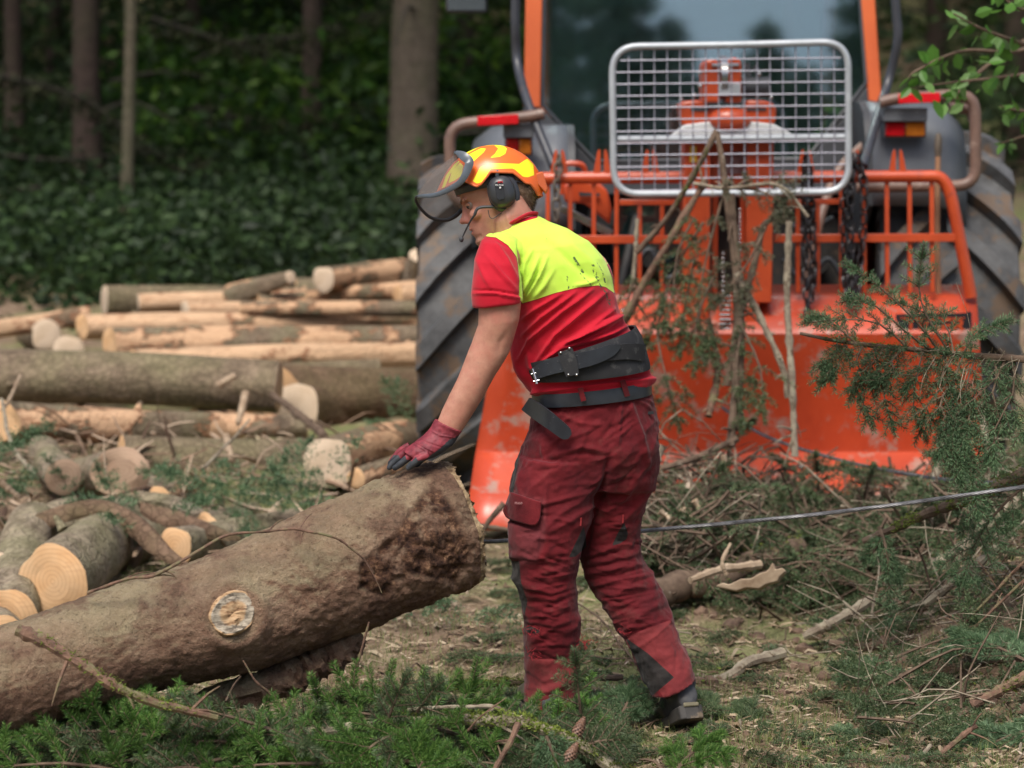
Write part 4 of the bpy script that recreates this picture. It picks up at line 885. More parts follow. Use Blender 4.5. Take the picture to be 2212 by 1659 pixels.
# knot
kc0 = 0; kc = V.reshape(-1, 3)[np.argmin(np.where(camside, np.linalg.norm(uvl - A([505, 1326]), axis=2), 1e9))] 
kd = nrm(D.reshape(-1, 3)[np.argmin(np.where(camside, np.linalg.norm(uvl - A([505, 1326]), axis=2), 1e9))]); kx = nrm(np.cross(A([0, 0, 1.]), kd)) ; kz = np.cross(kd, kx); KM = np.stack([kx, kd, kz], 1)
m = MB(); th2 = np.linspace(0, 2 * np.pi, 40, endpoint=False); rings = []
for rad, h in ((.064, -.006), (.060, .006), (.054, .008), (.047, .005), (.036, .006), (.02, .006), (.001, .006)):
    wob = 1 + .10 * np.sin(th2 * 2 + .6) + .05 * fbm(np.stack([np.cos(th2) * 2, np.sin(th2) * 2, th2 * 0 + rad * 20], 1))
    rings.append(kc + np.stack([rad * .94 * wob * np.cos(th2), h + .006 * fbm(np.stack([np.cos(th2) * rad * 60, np.sin(th2) * rad * 60, th2 * 0], 1)), rad * .98 * wob * np.sin(th2)], 1) @ KM.T)
m.add(A(rings).reshape(-1, 3), grid_faces(7, 40), at=np.repeat([0, .1, .75, .8, .5, .2, 0.], 40))
t = NT('knot_wood'); n1 = t.noise(70, 5, .7, stretch=(.35, 1, 1.6)); n2 = t.noise(45, 4, .6)
c = t.ramp(n1, [(.38, (.16, .09, .05)), (.5, (.42, .27, .15)), (.7, (.55, .4, .25))])
c = t.mix(t.ramp(t.math('MULTIPLY', t.attr('ringw'), t.math('ADD', n2, .5)), [(.42, 0.), (.55, 1.)]), c, t.ramp(n1, [(.38, (.11, .09, .07)), (.52, (.34, .29, .225)), (.66, (.5, .44, .35))]))
t.col(c); t.bump(n1, .6, .004); m.build('knot', t.set(.85, 0, .2), FL, attr='ringw')
m = MB(); tube(m, [P(1000, 1166, 6.5), P(1030, 1166, 6.55)], .006, 8)
stick('root_sucker', 'thin reddish root draped over the top of the felled trunk', [p + A([0, -.0, 0]) for p in [P(186, 1288, 5.98), P(260, 1262, 5.97), P(330, 1240, 5.98), P(400, 1205, 6.0), P(470, 1172, 6.05), P(560, 1148, 6.08), P(640, 1143, 6.1), P(700, 1152, 6.1), P(745, 1172, 6.12), P(780, 1205, 6.13), P(806, 1242, 6.15)]], (.0045, .0028), 'stick_red', 'root', n=60, stubs=9, wig=.012, seed=9)
stick('stick', 'brown bark covered stick leaning from the felled trunk down into the green boughs', [P(36, 1366, 5.76), P(120, 1400, 5.74), P(230, 1460, 5.72), P(300, 1500, 5.72), P(390, 1535, 5.74), P(470, 1545, 5.78)], (.0165, .0095), 'stick_red', group='sticks by the felled trunk', n=40, stubs=6, seed=5, moss=(.1, .9, .3), wig=.01)
stick('stick', 'thin upright stick standing just right of the felled trunk', [P(752, 1500, 6.15), P(776, 1420, 6.15), P(797, 1345, 6.15)], (.004, .003), 'stick_red', group='sticks by the felled trunk')
stick('stick', 'short broken twig leaning below the middle of the felled trunk', [P(585, 1500, 6.0), P(555, 1475, 5.98), P(524, 1430, 5.97)], (.004, .002), 'stick_red', group='sticks by the felled trunk')
stick('stick', 'thin curved twig under the felled trunk left of the upright stick', [P(490, 1510, 5.98), P(505, 1480, 5.98), P(520, 1462, 5.98)], (.003, .002), 'stick', group='sticks by the felled trunk')
# winch cables
def cable(label, pts, r, group, mat='steel'):
    root = thing('winch_cable', label, 'steel cable', pts[0], group); p = spline(pts, 420)
    T, N, B = frames(p); s = np.concatenate([[0], np.cumsum(np.linalg.norm(np.diff(p, axis=0), axis=1))]); m = MB()
    for q in range(6):
        a = s / r * .55 + q * 2 * np.pi / 6; pp = p + r * .62 * (np.cos(a)[:, None] * N + np.sin(a)[:, None] * B); tube(m, pp, r * .42, 6)
    m.build('strands', M[mat], root); return root
cable('taut steel winch cable passing behind the worker, nearest us', [P(1000, 1169, 6.5), P(1060, 1170, 6.75), P(1210, 1160, 6.9), P(1400, 1146, 6.9), P(1800, 1107, 6.75), P(2212, 1052, 6.6), P(2600, 1000, 6.5)], .0060, 'winch cables', 'cable')
cable('second slack steel cable farther back, running low from the winch to the right', [P(1560, 880, 9.4), P(1650, 940, 9.2), P(1800, 990, 8.9), P(1950, 1022, 8.5), P(2090, 1040, 8.2), P(2300, 1046, 7.9)], .0065, 'winch cables', 'cable')
# ---------------------------------------------------------------- the worker
Y0 = 6.53
def ring(L, R, dy=0, b=.1, n=36, e=2.2, Ry=0):
    a0 = P(L[0], L[1], Y0 + dy); a1 = P(R[0], R[1], Y0 + dy + Ry); c = (a0 + a1) / 2; a = (a1 - a0) / 2
    th = np.linspace(0, 2 * np.pi, n, endpoint=False); cx, sx = np.cos(th), np.sin(th)
    px = np.sign(cx) * np.abs(cx) ** (2 / e); py = np.sign(sx) * np.abs(sx) ** (2 / e)
    return c + px[:, None] * a + py[:, None] * A([0, b, 0])
def solid(name, mb, voxel, sm=6, fac=.5):
    me = mb.mesh(name, []); o = bpy.data.objects.new(name, me); SC.collection.objects.link(o)
    r = o.modifiers.new('r', 'REMESH'); r.mode = 'VOXEL'; r.voxel_size = voxel; r.use_smooth_shade = True
    s = o.modifiers.new('s', 'SMOOTH'); s.iterations = sm; s.factor = fac
    bpy.context.view_layer.update(); ev = o.evaluated_get(bpy.context.evaluated_depsgraph_get()); m2 = bpy.data.meshes.new_from_object(ev)
    bpy.data.objects.remove(o); m2.name = name; return m2
def getV(me):
    V = np.zeros(len(me.vertices) * 3, np.float32); me.vertices.foreach_get('co', V); N_ = np.zeros_like(V); me.vertices.foreach_get('normal', N_)
    return V.reshape(-1, 3).astype(float), N_.reshape(-1, 3).astype(float)
def setV(me, V): me.vertices.foreach_set('co', V.astype(np.float32).ravel()); me.update()
def addattr(me, name, v): a = me.attributes.new(name, 'FLOAT', 'POINT'); a.data.foreach_set('value', np.asarray(v, np.float32))
def folds(V, N_, strokes):
    uv = UV(V); d = np.zeros(len(V)); face = smooth01(-N_[:, 1], -.15, .3)
    for amp, w, pts in strokes:
        pts = A(pts, dtype=float); best = np.full(len(V), 1e9); tt = np.zeros(len(V)); n = len(pts) - 1
        for k in range(n):
            q, t = seg_dist(uv, pts[k], pts[k + 1]); m_ = q < best; best = np.where(m_, q, best); tt = np.where(m_, (k + t) / n, tt)
        d += amp * np.exp(-(best / w) ** 2) * np.sin(np.pi * np.clip(tt * .9 + .05, 0, 1)) ** .7 * face
    return d
def finish(me, name, mats, parent, angle=180):
    for m in (mats if isinstance(mats, list) else [mats]): me.materials.append(m)
    me.polygons.foreach_set('use_smooth', np.full(len(me.polygons), True)); me.update(); return link(me, name, parent)
worker = thing('person', 'forestry worker in orange and yellow helmet, red and neon shirt and red trousers, bending to lay a gloved hand on the log', 'person', P(1290, 1590, Y0))
worker['label'] = 'forestry worker in helmet and red neon shirt leaning a gloved hand on the felled log'
# --- head frame
HO = P(1084, 416, Y0 - .03) + CFW * .078; HF = -.94 * RIGHT - .342 * CUP; HU = -.342 * RIGHT + .94 * CUP; HL = -CFW
def H(x, y, z): return HO + x * HF + y * HL + z * HU
HM = np.stack([HF, HL, HU], 1)
def Hl(V): return (np.asarray(V) - HO) @ HM
def uvl2(u, v):
    """picture point -> head side-view (x, z) in metres"""
    du, dv = (u - 1084) / 800., (v - 416) / 800.; return (-.94 * du + .342 * dv, -.342 * du - .94 * dv)
m = MB(); rings = []
for z, xf, xb, hw in [(-.122, .086, .03, .018), (-.114, .104, .018, .034), (-.100, .1125, .005, .045), (-.084, .110, -.02, .052), (-.066, .112, -.045, .0575), (-.045, .112, -.07, .062), (-.02, .106, -.088, .068), (0, .104, -.096, .0715), (.02, .110, -.10, .074), (.05, .109, -.10, .076), (.08, .10, -.094, .073), (.105, .075, -.075, .06), (.122, .04, -.04, .035)]:
    th = np.linspace(0, 2 * np.pi, 40, endpoint=False); c = (xf + xb) / 2; a = (xf - xb) / 2
    rings.append([H(c + a * np.cos(q), hw * np.sign(np.sin(q)) * abs(np.sin(q)) ** .86, z) for q in th])
loft(m, rings)
def hb(c, r): ball(m, H(*c), r, HM, 18, 12)
loft(m, [[H(x + a * np.cos(q), b_ * np.sin(q), z) for q in np.linspace(0, 2 * np.pi, 12, endpoint=False)] for x, z, a, b_ in ((.100, .012, .010, .009), (.104, -.004, .012, .009), (.111, -.02, .014, .0115), (.1165, -.031, .017, .016), (.113, -.038, .013, .014), (.107, -.042, .008, .01))])
hb((.124, 0, -.031), (.0105, .0105, .009)); hb((.113, .011, -.035), (.009, .006, .0065)); hb((.113, -.011, -.035), (.009, .006, .0065))
hb((.102, 0, .017), (.012, .05, .010)); hb((.082, .042, -.028), (.022, .018, .018)); hb((.082, -.042, -.028), (.022, .018, .018))
hb((.1075, 0, -.0585), (.0095, .021, .0055)); hb((.1055, 0, -.072), (.0095, .018, .006)); hb((.100, 0, -.102), (.010, .018, .012))
hb((-.003, .073, -.004), (.018, .008, .03)); hb((-.003, -.073, -.004), (.018, .008, .03))
# neck, core, arms
loft(m, [ring((1082, 440), (1128, 420), -.0, .05), ring((1066, 480), (1145, 450), .0, .06), ring((1070, 520), (1160, 470), .01, .068), ring((1090, 560), (1200, 505), .03, .10), ring((1110, 640), (1280, 600), .03, .11), ring((1140, 760), (1340, 740), .03, .1)])
armL = [((1048, 560), (1112, 560), -.13, .042), ((1040, 610), (1122, 612), -.145, .048), ((1034, 660), (1126, 652), -.15, .055), ((1033, 701), (1122, 690), -.15, .055), ((1019, 742), (1111, 728), -.148, .050), ((1003, 783), (1101, 760), -.15, .047), ((990, 815), (1072, 806), -.152, .046), ((972, 850), (1044, 858), -.155, .042), ((955, 885), (1018, 900), -.16, .035), ((944, 912), (996, 934), -.165, .029), ((932, 930), (982, 955), -.17, .027)]
m_arm = armL
loft(m, [ring(*q) for q in armL])
ball(m, P(1082, 556, Y0 - .10), .055); ball(m, P(1270, 570, Y0 + .1), .045)
tube(m, spline([P(1275, 575, Y0 + .12), P(1275, 700, Y0 + .33), P(1210, 850, Y0 + .42)], 16), np.linspace(.05, .03, 16), 14)
me = solid('body', m, .0028, 5)
V, N_ = getV(me); L_ = Hl(V)
d = np.zeros(len(V))
for s in (1, -1):
    q = np.linalg.norm((L_ - A([.106, s * .033, .001])) * A([.8, 1, 1.25]), axis=1); d -= .009 * np.exp(-(q / .015) ** 2)
    q = np.linalg.norm((L_ - A([.09, s * .055, -.062])) * A([1, 1, 1.]), axis=1); d -= .003 * np.exp(-(q / .02) ** 2)
q = np.abs(L_[:, 2] + .0655) + 30 * np.maximum(0, np.abs(L_[:, 1]) - .02) * (L_[:, 0] > .09) + 10 * (L_[:, 0] < .09); d -= .0045 * np.exp(-(q / .0022) ** 2)
q = np.abs(L_[:, 2] + .088) + 10 * (L_[:, 0] < .09); d -= .003 * np.exp(-(q / .006) ** 2)
uv = UV(V)
# elbow dimple and forearm muscle, jaw line
d += folds(V, N_, [(-.003, 7, [(1098, 715), (1080, 742), (1078, 765)]), (.003, 10, [(1030, 700), (1012, 760), (985, 830)]), (.002, 6, [(1096, 770), (1070, 812)]), (.004, 5, [(1095, 462), (1102, 490), (1095, 510)])])
V = V + N_ * d[:, None]; setV(me, V); L_ = Hl(V)
lip = np.maximum(0, 1 - np.abs(L_[:, 2] + .0655) / .012) * (L_[:, 0] > .1035) * (np.abs(L_[:, 1]) < .024)
ruddy = np.exp(-(np.linalg.norm((L_ - A([.11, 0.02, -.03])), axis=1) / .035) ** 2)
addattr(me, 'lip', np.clip(lip, 0, 1)); addattr(me, 'ruddy', ruddy)
t = NT('skin'); c = t.ramp(t.noise(30, 4, .6), [(.35, (.40, .18, .125)), (.65, (.49, .25, .175))])
c = t.mix(t.math('MULTIPLY', t.attr('ruddy'), .6), c, (.62, .22, .17)); c = t.mix(t.math('MULTIPLY', t.attr('lip'), .9), c, (.5, .14, .12))
c = t.mix(t.ramp(t.noise(12, 6, .7), [(.48, 0.), (.7, .55)]), c, (.5, .17, .13)); c = t.mix(t.ramp(t.noise(160, 4, .7), [(.55, 0.), (.7, .45)]), c, (.36, .17, .11)); c = t.mix(t.ramp(t.noise(22, 7, .75), [(.58, 0.), (.72, .5)]), c, (.25, .15, .11))
t.col(c); t.b.inputs['Subsurface Weight'].default_value = .12; t.b.inputs['Subsurface Radius'].default_value = (.01, .004, .002); t.b.inputs['Subsurface Scale'].default_value = .6
t.bump(t.noise(420, 3, .6), .12, .002); M['skin'] = t.set(.52, 0, .4)
finish(me, 'body', M['skin'], worker)
# eyes, brows, hair
for s in (1, -1):
    m = MB(); ball(m, H(.0880, s * .033, .0), .0118, nu=16, nv=10); e_ = m.build('eye', pbr('eye_white', (.30, .23, .20), (.24, .18, .15), 40, .3), worker)
    m = MB(); ball(m, H(.0968, s * .034, -.002), .0058, nu=12, nv=8); m.build('iris', pbr('iris', (.05, .05, .05), None, 40, .2), e_)
    m = MB(); tube(m, [H(.097, s * .021, .004), H(.1005, s * .032, .0045), H(.094, s * .045, .002)], .0042, 6); m.build('eyelid', M['skin'], e_)
    m = MB(); tube(m, [H(.100, s * .022, .0005), H(.1025, s * .032, .001), H(.096, s * .045, -.0015)], .0011, 5); m.build('eyelash', pbr('lash', (.03, .02, .015), None, 40, .8), e_)
    m = MB(); tube(m, [H(.112, s * .014, .014), H(.111, s * .03, .019), H(.10, s * .046, .017)], .0025, 6, flat=1); m.build('eyebrow', pbr('brow_hair', (.16, .09, .05), None, 90, .9), worker)
m = MB(); rings = []
for z, xb, hw, xf in [(-.072, -.052, .05, -.02), (-.05, -.078, .062, -.012), (-.02, -.098, .073, 0.0), (.02, -.103, .078, .02), (.06, -.098, .076, .02), (.085, -.08, .065, .02)]:
    c = (xf + xb) / 2; a = (xf - xb) / 2
    rings.append([H(c + a * np.cos(q), hw * np.sin(q), z) for q in np.linspace(0, 2 * np.pi, 40, endpoint=False)])
loft(m, rings); me = solid('hair', m, .004, 4); V, N_ = getV(me); setV(me, V + N_ * (.002 * fbm(V * 150))[:, None])
finish(me, 'hair', pbr('short_brown_hair', (.16, .10, .065), (.07, .042, .028), 60, .85, bump=.8, bscale=300, bd=.002, stretch=(1, 1, .25)), worker)
m = MB(); nh = 2600; rs = np.random.RandomState(8); a_ = rs.uniform(1.35, 4.95, nh); zz = rs.uniform(-.085, .03, nh)
for k in range(nh):
    z = zz[k]; xb = np.interp(z, [-.09, -.06, -.02, .03], [-.05, -.066, -.10, -.106]); hw = np.interp(z, [-.09, -.06, -.02, .03], [.045, .056, .072, .079]); xf = np.interp(z, [-.09, -.04, 0, .03], [-.03, -.015, -.005, .02])
    c = (xf + xb) / 2; ax_ = (xf - xb) / 2; p = A([c + ax_ * np.cos(a_[k]), hw * np.sin(a_[k]), z]); dd = nrm(A([np.cos(a_[k]) * .6, np.sin(a_[k]) * .6, -1.1]) + rs.randn(3) * .2) * .011; s_ = nrm(rs.randn(3)) * .0005
    m.add([H(*(p - s_)), H(*(p + s_)), H(*(p + dd))], A([(0, 1, 2)]))
m.build('hair_tips', leafy('hair_strands', (.06, .035, .02), (.14, .09, .055), (.25, .17, .1), 0, .7), worker, smooth=False)['kind'] = 'stuff'
# --- helmet
hel = bpy.data.objects.new('helmet', None); SC.collection.objects.link(hel); hel.location = HO.tolist(); hel.parent = worker; hel.matrix_parent_inverse = MW(worker).inverted()
c1z = lambda a, b: uvl2(828 + a * .1953, 273.6 + b * .1953)
rim = [c1z(*q) for q in ((620, 762), (720, 700), (870, 610), (1035, 682), (1085, 650), (1190, 512), (1420, 490), (1550, 590), (1600, 588), (1720, 690))]
rx = A([p[0] for p in rim]); rz = A([p[1] for p in rim]); o_ = np.argsort(rx); rx = rx[o_]; rz = rz[o_]
nu, nv = 160, 70; V = np.zeros((nv, nu, 3)); az = np.linspace(0, 2 * np.pi, nu, endpoint=False)
for i in range(nv):
    for j, a in enumerate(az):
        ca, sa = math.cos(a), math.sin(a); t_ = i / (nv - 1)
        bx = .142 if ca > 0 else .128; ex = .012
        # bottom point
        xb = ex + bx * ca * (1.04 if ca > 0 else .97); zr = float(np.interp(xb, rx, rz))
        if ca > .55: zr = zr + (ca - .55) * .02
        R_ = 1.0; zc = .028; hz = .112
        # super ellipsoid from rim elevation to top
        e0 = math.asin(max(-.6, min(.95, (zr - zc) / hz))); el = e0 + (math.pi / 2 - e0) * t_
        r_ = abs(math.cos(el)) ** .88; x = ex + bx * ca * r_; y = .106 * sa * r_; z = zc + hz * math.sin(el) - .010 * max(0, -ca) * math.cos(el) + .006 * math.cos(el) * ca
        x += .018 * max(0, ca) ** 3 * (1 - t_) ** 5
        V[i, j] = (x, y, z)
# raised ribs on the crown
rib = .004 * np.exp(-((np.abs(V[:, :, 1]) - .035) / .012) ** 2) * smooth01(V[:, :, 2], .07, .11) 
V[:, :, 2] += rib
Vf = V.reshape(-1, 3)
def zp(*q): return [c1z(*a) for a in q]
yel = [zp((990, 612), (1075, 450), (1190, 413), (1500, 412), (1592, 338), (1660, 400), (1668, 530), (1600, 562), (1545, 560), (1440, 470), (1190, 480), (1100, 622), (1040, 640)),
       zp((905, 325), (960, 290), (1080, 228), (1138, 235), (1110, 285), (975, 412), (940, 380)), zp((880, 290), (970, 230), (1060, 180), (1150, 160), (1310, 178), (1368, 232), (1350, 300), (1290, 338), (1178, 352), (1235, 300), (1270, 235), (1225, 192), (1080, 203), (900, 306)),
       zp((640, 690), (690, 530), (790, 400), (835, 368), (850, 372), (740, 520), (690, 650), (650, 690)), zp((720, 622), (760, 480), (850, 390), (888, 430), (870, 545), (800, 592))]
sdv = np.max([poly_sd(Vf[:, [0, 2]], q) for q in yel], axis=0)
m = MB(); m.add(Vf @ HM.T + HO, grid_faces(nv, nu))
me = m.mesh('shell', []); addattr(me, 'yel', sdv * 100)
t = NT('helmet_shell'); a = t.attr('yel'); f = t.ramp(a, [(0., 0.), (.02, 1.)]); 
edge = t.math('LESS_THAN', t.math('ABSOLUTE', a), .06)
dirt = t.ramp(t.noise(300, 3, .5), [(.74, 0.), (.76, .8)])
c = t.mix(f, (.86, .15, .02), (.93, .86, .02)); c = t.mix(t.math('MULTIPLY', edge, .5), c, (.5, .12, .02)); c = t.mix(dirt, c, (.2, .15, .05))
t.col(c); M['helmet'] = t.set(.28, 0, .5)
o = finish(me, 'shell', M['helmet'], hel); md = o.modifiers.new('solidify', 'SOLIDIFY'); md.thickness = .004; md.offset = -1
m = MB(); rimp = V[0] @ HM.T + HO; tube(m, np.vstack([rimp, rimp[:1]]), .0028, 6, cap=False); m.build('rim', M['orange_cab'], hel)
# vents and rear fins
# inner harness / headband
m = MB(); rr_ = []
for h in (0, 1):
    rr_.append([H(.004 + .108 * np.cos(q), .081 * np.sin(q), (.022 + .016 * np.cos(q)) + (.03 if h else 0)) for q in np.linspace(0, 2 * np.pi, 48, endpoint=False)])
m.add(A(rr_).reshape(-1, 3), grid_faces(2, 48)); o = m.build('headband', M['black_paint'], hel, angle=180); md = o.modifiers.new('s', 'SOLIDIFY'); md.thickness = .006; md.offset = 1
m = MB(); loft(m, [[H(-.01 + a * np.cos(q) * (1 if np.cos(q) < 0 else .98), b * np.sin(q), z + .012 * np.cos(q)) for q in np.linspace(0, 2 * np.pi, 40, endpoint=False)] for z, a, b in ((.018, .090, .080), (.032, .094, .084), (.05, .092, .086))]); m.build('inner_padding', M['dark_plastic'], hel)
m = MB(); tube(m, spline([H(-.035, .078, .02), H(-.065, .07, .005), H(-.092, .04, -.012), H(-.102, 0, -.016), H(-.092, -.04, -.012)], 14), .007, 8, flat=.5); m.build('nape_strap', M['black_paint'], hel)
m = MB(); prism(m, [H(*q) for q in ((-.095, .05, .02), (-.125, .03, .02), (-.122, .028, -.03), (-.112, .03, -.04), (-.10, .05, -.01))], tuple(HL * -.04)); m.build('rear_flap', M['orange_cab'], hel, bevel=.004)
# --- visor
def C1(a, b, y): x, z = c1z(a, b); return H(x, y, z)
top = [C1(800, 290, .085), C1(795, 288, .05), C1(790, 286, 0), C1(795, 290, -.05), C1(800, 300, -.085)]
low = [C1(960, 430, .108), C1(905, 560, .112), C1(840, 640, .105), C1(700, 712, .085), C1(560, 752, .06), C1(440, 752, .03), C1(362, 750, 0), C1(355, 800, -.025), C1(420, 890, -.05), C1(520, 965, -.075), C1(670, 985, -.095), C1(780, 940, -.10), C1(855, 868, -.10)]
tp_ = spline(top, 60); lw_ = spline(low, 60); rows = []
for k in range(12):
    t_ = k / 11; mid = tp_ * (1 - t_) + lw_ * t_; rows.append(mid + (HF * .012 + HU * .006) * math.sin(math.pi * t_) * np.sin(np.linspace(0, np.pi, 60))[:, None])
m = MB(); m.add(A(rows).reshape(-1, 3), grid_faces(12, 60, False))
t = NT('visor_mesh'); t.col((.2, .18, .165)); t.set(.5, 0, .4); tp = t.n("BsdfTransparent"); ms = t.n("MixShader"); ms.inputs[0].default_value = .5
t.l(tp.outputs[0], ms.inputs[1]); t.l(t.b.outputs[0], ms.inputs[2]); t.l(ms.outputs[0], t.out.inputs[0])
vis = m.build('visor', t.mat, hel, angle=180)
M['visor_frame'] = pbr('visor_frame_plastic', (.10, .12, .145), (.07, .085, .1), 10, .3)
m = MB(); fr_ = spline([C1(805, 292, .09), C1(860, 318, .10), C1(905, 352, .108), C1(952, 395, .112), C1(950, 450, .114), C1(905, 560, .114), C1(840, 640, .107), C1(700, 716, .086), C1(560, 754, .061), C1(440, 752, .031), C1(362, 748, 0)], 60)
wv = np.interp(np.linspace(0, 1, 60), [0, .15, .35, .55, .8, 1], [.005, .012, .012, .0085, .006, .0035]); T_, N1, B1 = frames(fr_)
rows = []
for k in range(60):
    s_ = nrm(np.cross(T_[k], HL)); rows.append([fr_[k] + s_ * wv[k] * a + HL * b for a, b in ((-1, -.003), (-1, .003), (-.6, .005), (.6, .005), (1, .003), (1, -.003))])
loft(m, rows); m.build('visor_frame', M['visor_frame'], vis, angle=50)
m = MB(); tube(m, lw_[28:], np.linspace(.0035, .0062, 32), 8); m.build('visor_rim', M['dark_plastic'], vis)
m = MB(); tube(m, tp_, .004, 8); m.build('visor_hinge_bar', M['visor_frame'], vis)
# --- ear defender
muf = bpy.data.objects.new('ear_defender', None); SC.collection.objects.link(muf); muf.location = H(0, .1, 0).tolist(); muf.parent = worker; muf.matrix_parent_inverse = MW(worker).inverted()
def oval(cx, cz, rx_, rz_, y, n=40, tilt=.12, e=2.4):
    th = np.linspace(0, 2 * np.pi, n, endpoint=False); a = np.sign(np.cos(th)) * np.abs(np.cos(th)) ** (2 / e) * rx_; b = np.sign(np.sin(th)) * np.abs(np.sin(th)) ** (2 / e) * rz_
    return [H(cx + p * math.cos(tilt) - q * math.sin(tilt), y, cz + p * math.sin(tilt) + q * math.cos(tilt)) for p, q in zip(a, b)]
for s in (1, -1):
    m = MB(); loft(m, [oval(-.004, -.004, .040, .047, s * .070), oval(-.004, -.004, .042, .049, s * .078), oval(-.004, -.004, .042, .049, s * .088), oval(-.004, -.004, .036, .043, s * .094)]); m.build('cushion', M['black_paint'], muf)
    m = MB(); loft(m, [oval(0, 0, .035, .042, s * .090), oval(0, 0, .0365, .0435, s * .098), oval(0, .0, .034, .041, s * .110), oval(.001, .001, .027, .034, s * .120), oval(.002, .002, .014, .02, s * .124), oval(.002, .002, .004, .006, s * .125)]); m.build('cup', pbr('matte_black_plastic', (.045, .047, .052), (.03, .032, .036), 12, .33), muf, angle=50)
m = MB(); loft(m, [oval(.004, .003, .0125, .025, .1215, tilt=.2, e=4), oval(.004, .003, .0115, .024, .1265, tilt=.2, e=4), oval(.004, .003, .001, .001, .1268, tilt=.2)]); m.build('control_panel', pbr('panel_plastic', (.035, .037, .042), None, 12, .25), muf, angle=40)
m = MB(); ball(m, H(.013, .117, -.022), .006, nu=12, nv=8); m.build('knob', M['dark_plastic'], muf)
m = MB(); tube(m, spline([H(-.002, .092, .04), H(-.006, .098, .052), H(-.008, .096, .056)], 8), .006, 8); tube(m, spline([H(.028, .085, .03), H(.034, .08, 0), H(.028, .082, -.03)], 8), .004, 8); m.build('arm', M['visor_frame'], muf)
m = MB(); tube(m, spline([H(.030, .088, -.030), C1(1060, 900, .088), C1(1010, 980, .085), C1(960, 1050, .07), C1(900, 1160, .05), C1(870, 1225, .045)], 30), np.concatenate([np.full(12, .0042), np.linspace(.003, .0017, 18)]), 8); mic = m.build('microphone_boom', M['dark_plastic'], muf)
m = MB(); ball(m, C1(864, 1235, .045), (.0062, .006, .0078), nu=14, nv=10); m.build('microphone', M['dark_plastic'], mic)
m = MB(); tube(m, spline([C1(1160, 920, .085), C1(1180, 1000, .083), C1(1225, 1010, .083), C1(1300, 960, .085), C1(1390, 925, .088)], 20), .0013, 6); m.build('cable', M['dark_plastic'], muf)
TY = Y0 - .03 - .050
text('3M', 1075, 390.5, 1085.5, 395.5, TY, M['red_reflector'], muf, th=.0004)
text('PELTOR', 1070, 398, 1088, 401.5, TY, M['white_paint'], muf, th=.0004)
m = MB(); ball(m, P(1080.5, 405.5, TY), (.0028, .0008, .0028), nu=12, nv=6); m.build('button', M['white_paint'], muf)
# --- shirt
m = MB()
tor = [((1106, 478), (1158, 462), .0, .062), ((1082, 498), (1185, 478), .0, .078), ((1052, 518), (1225, 494), .005, .10), ((1040, 548), (1272, 520), .01, .125), ((1046, 585), (1302, 556), .015, .14), ((1068, 620), (1318, 592), .02, .145), ((1098, 650), (1329, 632), .02, .14), ((1106, 690), (1339, 676), .02, .132), ((1104, 735), (1354, 705), .02, .125), ((1108, 770), (1372, 735), .02, .122), ((1118, 805), (1388, 775), .02, .125), ((1136, 838), (1402, 806), .02, .13), ((1150, 852), (1410, 822), .02, .134), ((1156, 866), (1402, 832), .02, .125)]
loft(m, [ring(*q) for q in tor])
sl = [((1058, 505), (1120, 520), -.05, .05), ((1040, 520), (1118, 545), -.10, .058), ((1024, 560), (1122, 575), -.13, .066), ((1021, 600), (1126, 605), -.145, .068), ((1019, 640), (1129, 640), -.15, .069), ((1022, 663), (1129, 652), -.15, .068)]
loft(m, [ring(*q) for q in sl], cap=True)
sr = [P(1262, 565, Y0 + .08), P(1284, 592, Y0 + .15), P(1282, 640, Y0 + .24)]; tube(m, spline(sr, 12), np.linspace(.040, .058, 12), 22)
ball(m, P(1084, 548, Y0 - .085), (.062, .066, .056))
me = solid('shirt', m, .0038, 5)
V, N_ = getV(me)
z2 = lambda *q: [(792 + a * .3038, 504 + b * .3038) for a, b in q]
st = [(.0075, 4.5, z2((1700, 420), (1520, 560), (1340, 720), (1180, 960))), (.007, 4, z2((1600, 400), (1380, 560), (1160, 760), (1090, 900))), (.007, 4, z2((1760, 540), (1600, 650), (1350, 830), (1200, 980))), (.006, 4, z2((1790, 610), (1660, 700), (1430, 800), (1250, 900))), (.007, 4.5, z2((1860, 650), (1740, 715), (1560, 770), (1400, 810))), (.006, 4, z2((1480, 420), (1250, 590), (1110, 730))), (.005, 4, z2((1380, 430), (1200, 540), (1100, 620))),
      (.006, 4, z2((1285, 165), (1230, 300), (1140, 450))), (.006, 4, z2((1225, 165), (1170, 320), (1115, 430))), (.004, 4, z2((1180, 110), (1130, 210), (1105, 320))), (.004, 5, z2((1330, 260), (1260, 380), (1200, 450))), (-.004, 5, z2((1255, 200), (1200, 330), (1130, 440))),
      (.005, 6, z2((900, 60), (990, 190), (1070, 330))), (.004, 5, z2((850, 150), (960, 290), (1060, 400))), (.003, 5, z2((780, 200), (850, 330), (900, 410))), (-.006, 3, z2((1070, 60), (1088, 170), (1098, 330), (1100, 490))), (-.0035, 2.2, z2((760, 405), (900, 405), (1095, 440))), (.004, 3, z2((760, 430), (900, 425), (1095, 462))),
      (-.005, 8, z2((1300, 60), (1450, 200), (1600, 330))), (.004, 9, z2((1400, 40), (1560, 180), (1690, 330))), (.005, 7, z2((1050, 800), (1080, 950), (1150, 1080))), (.004, 6, z2((1150, 850), (1170, 950), (1230, 1000))), (.004, 4, z2((1640, 330), (1560, 360), (1480, 370)))]
for k in range(7): st.append((.004, 3.2, z2((1880 - 25 * k, 560 + 14 * k), (1760 - 40 * k, 600 + 20 * k), (1620 - 50 * k, 640 + 30 * k))))
d = 1.9 * folds(V, N_, st) + .0030 * fbm(V * 11) + .0028 * (1 - np.abs(fbm(V * A([9, 9, 16]) + 5))) * smooth01(-V[:, 2], -1.32, -1.15)
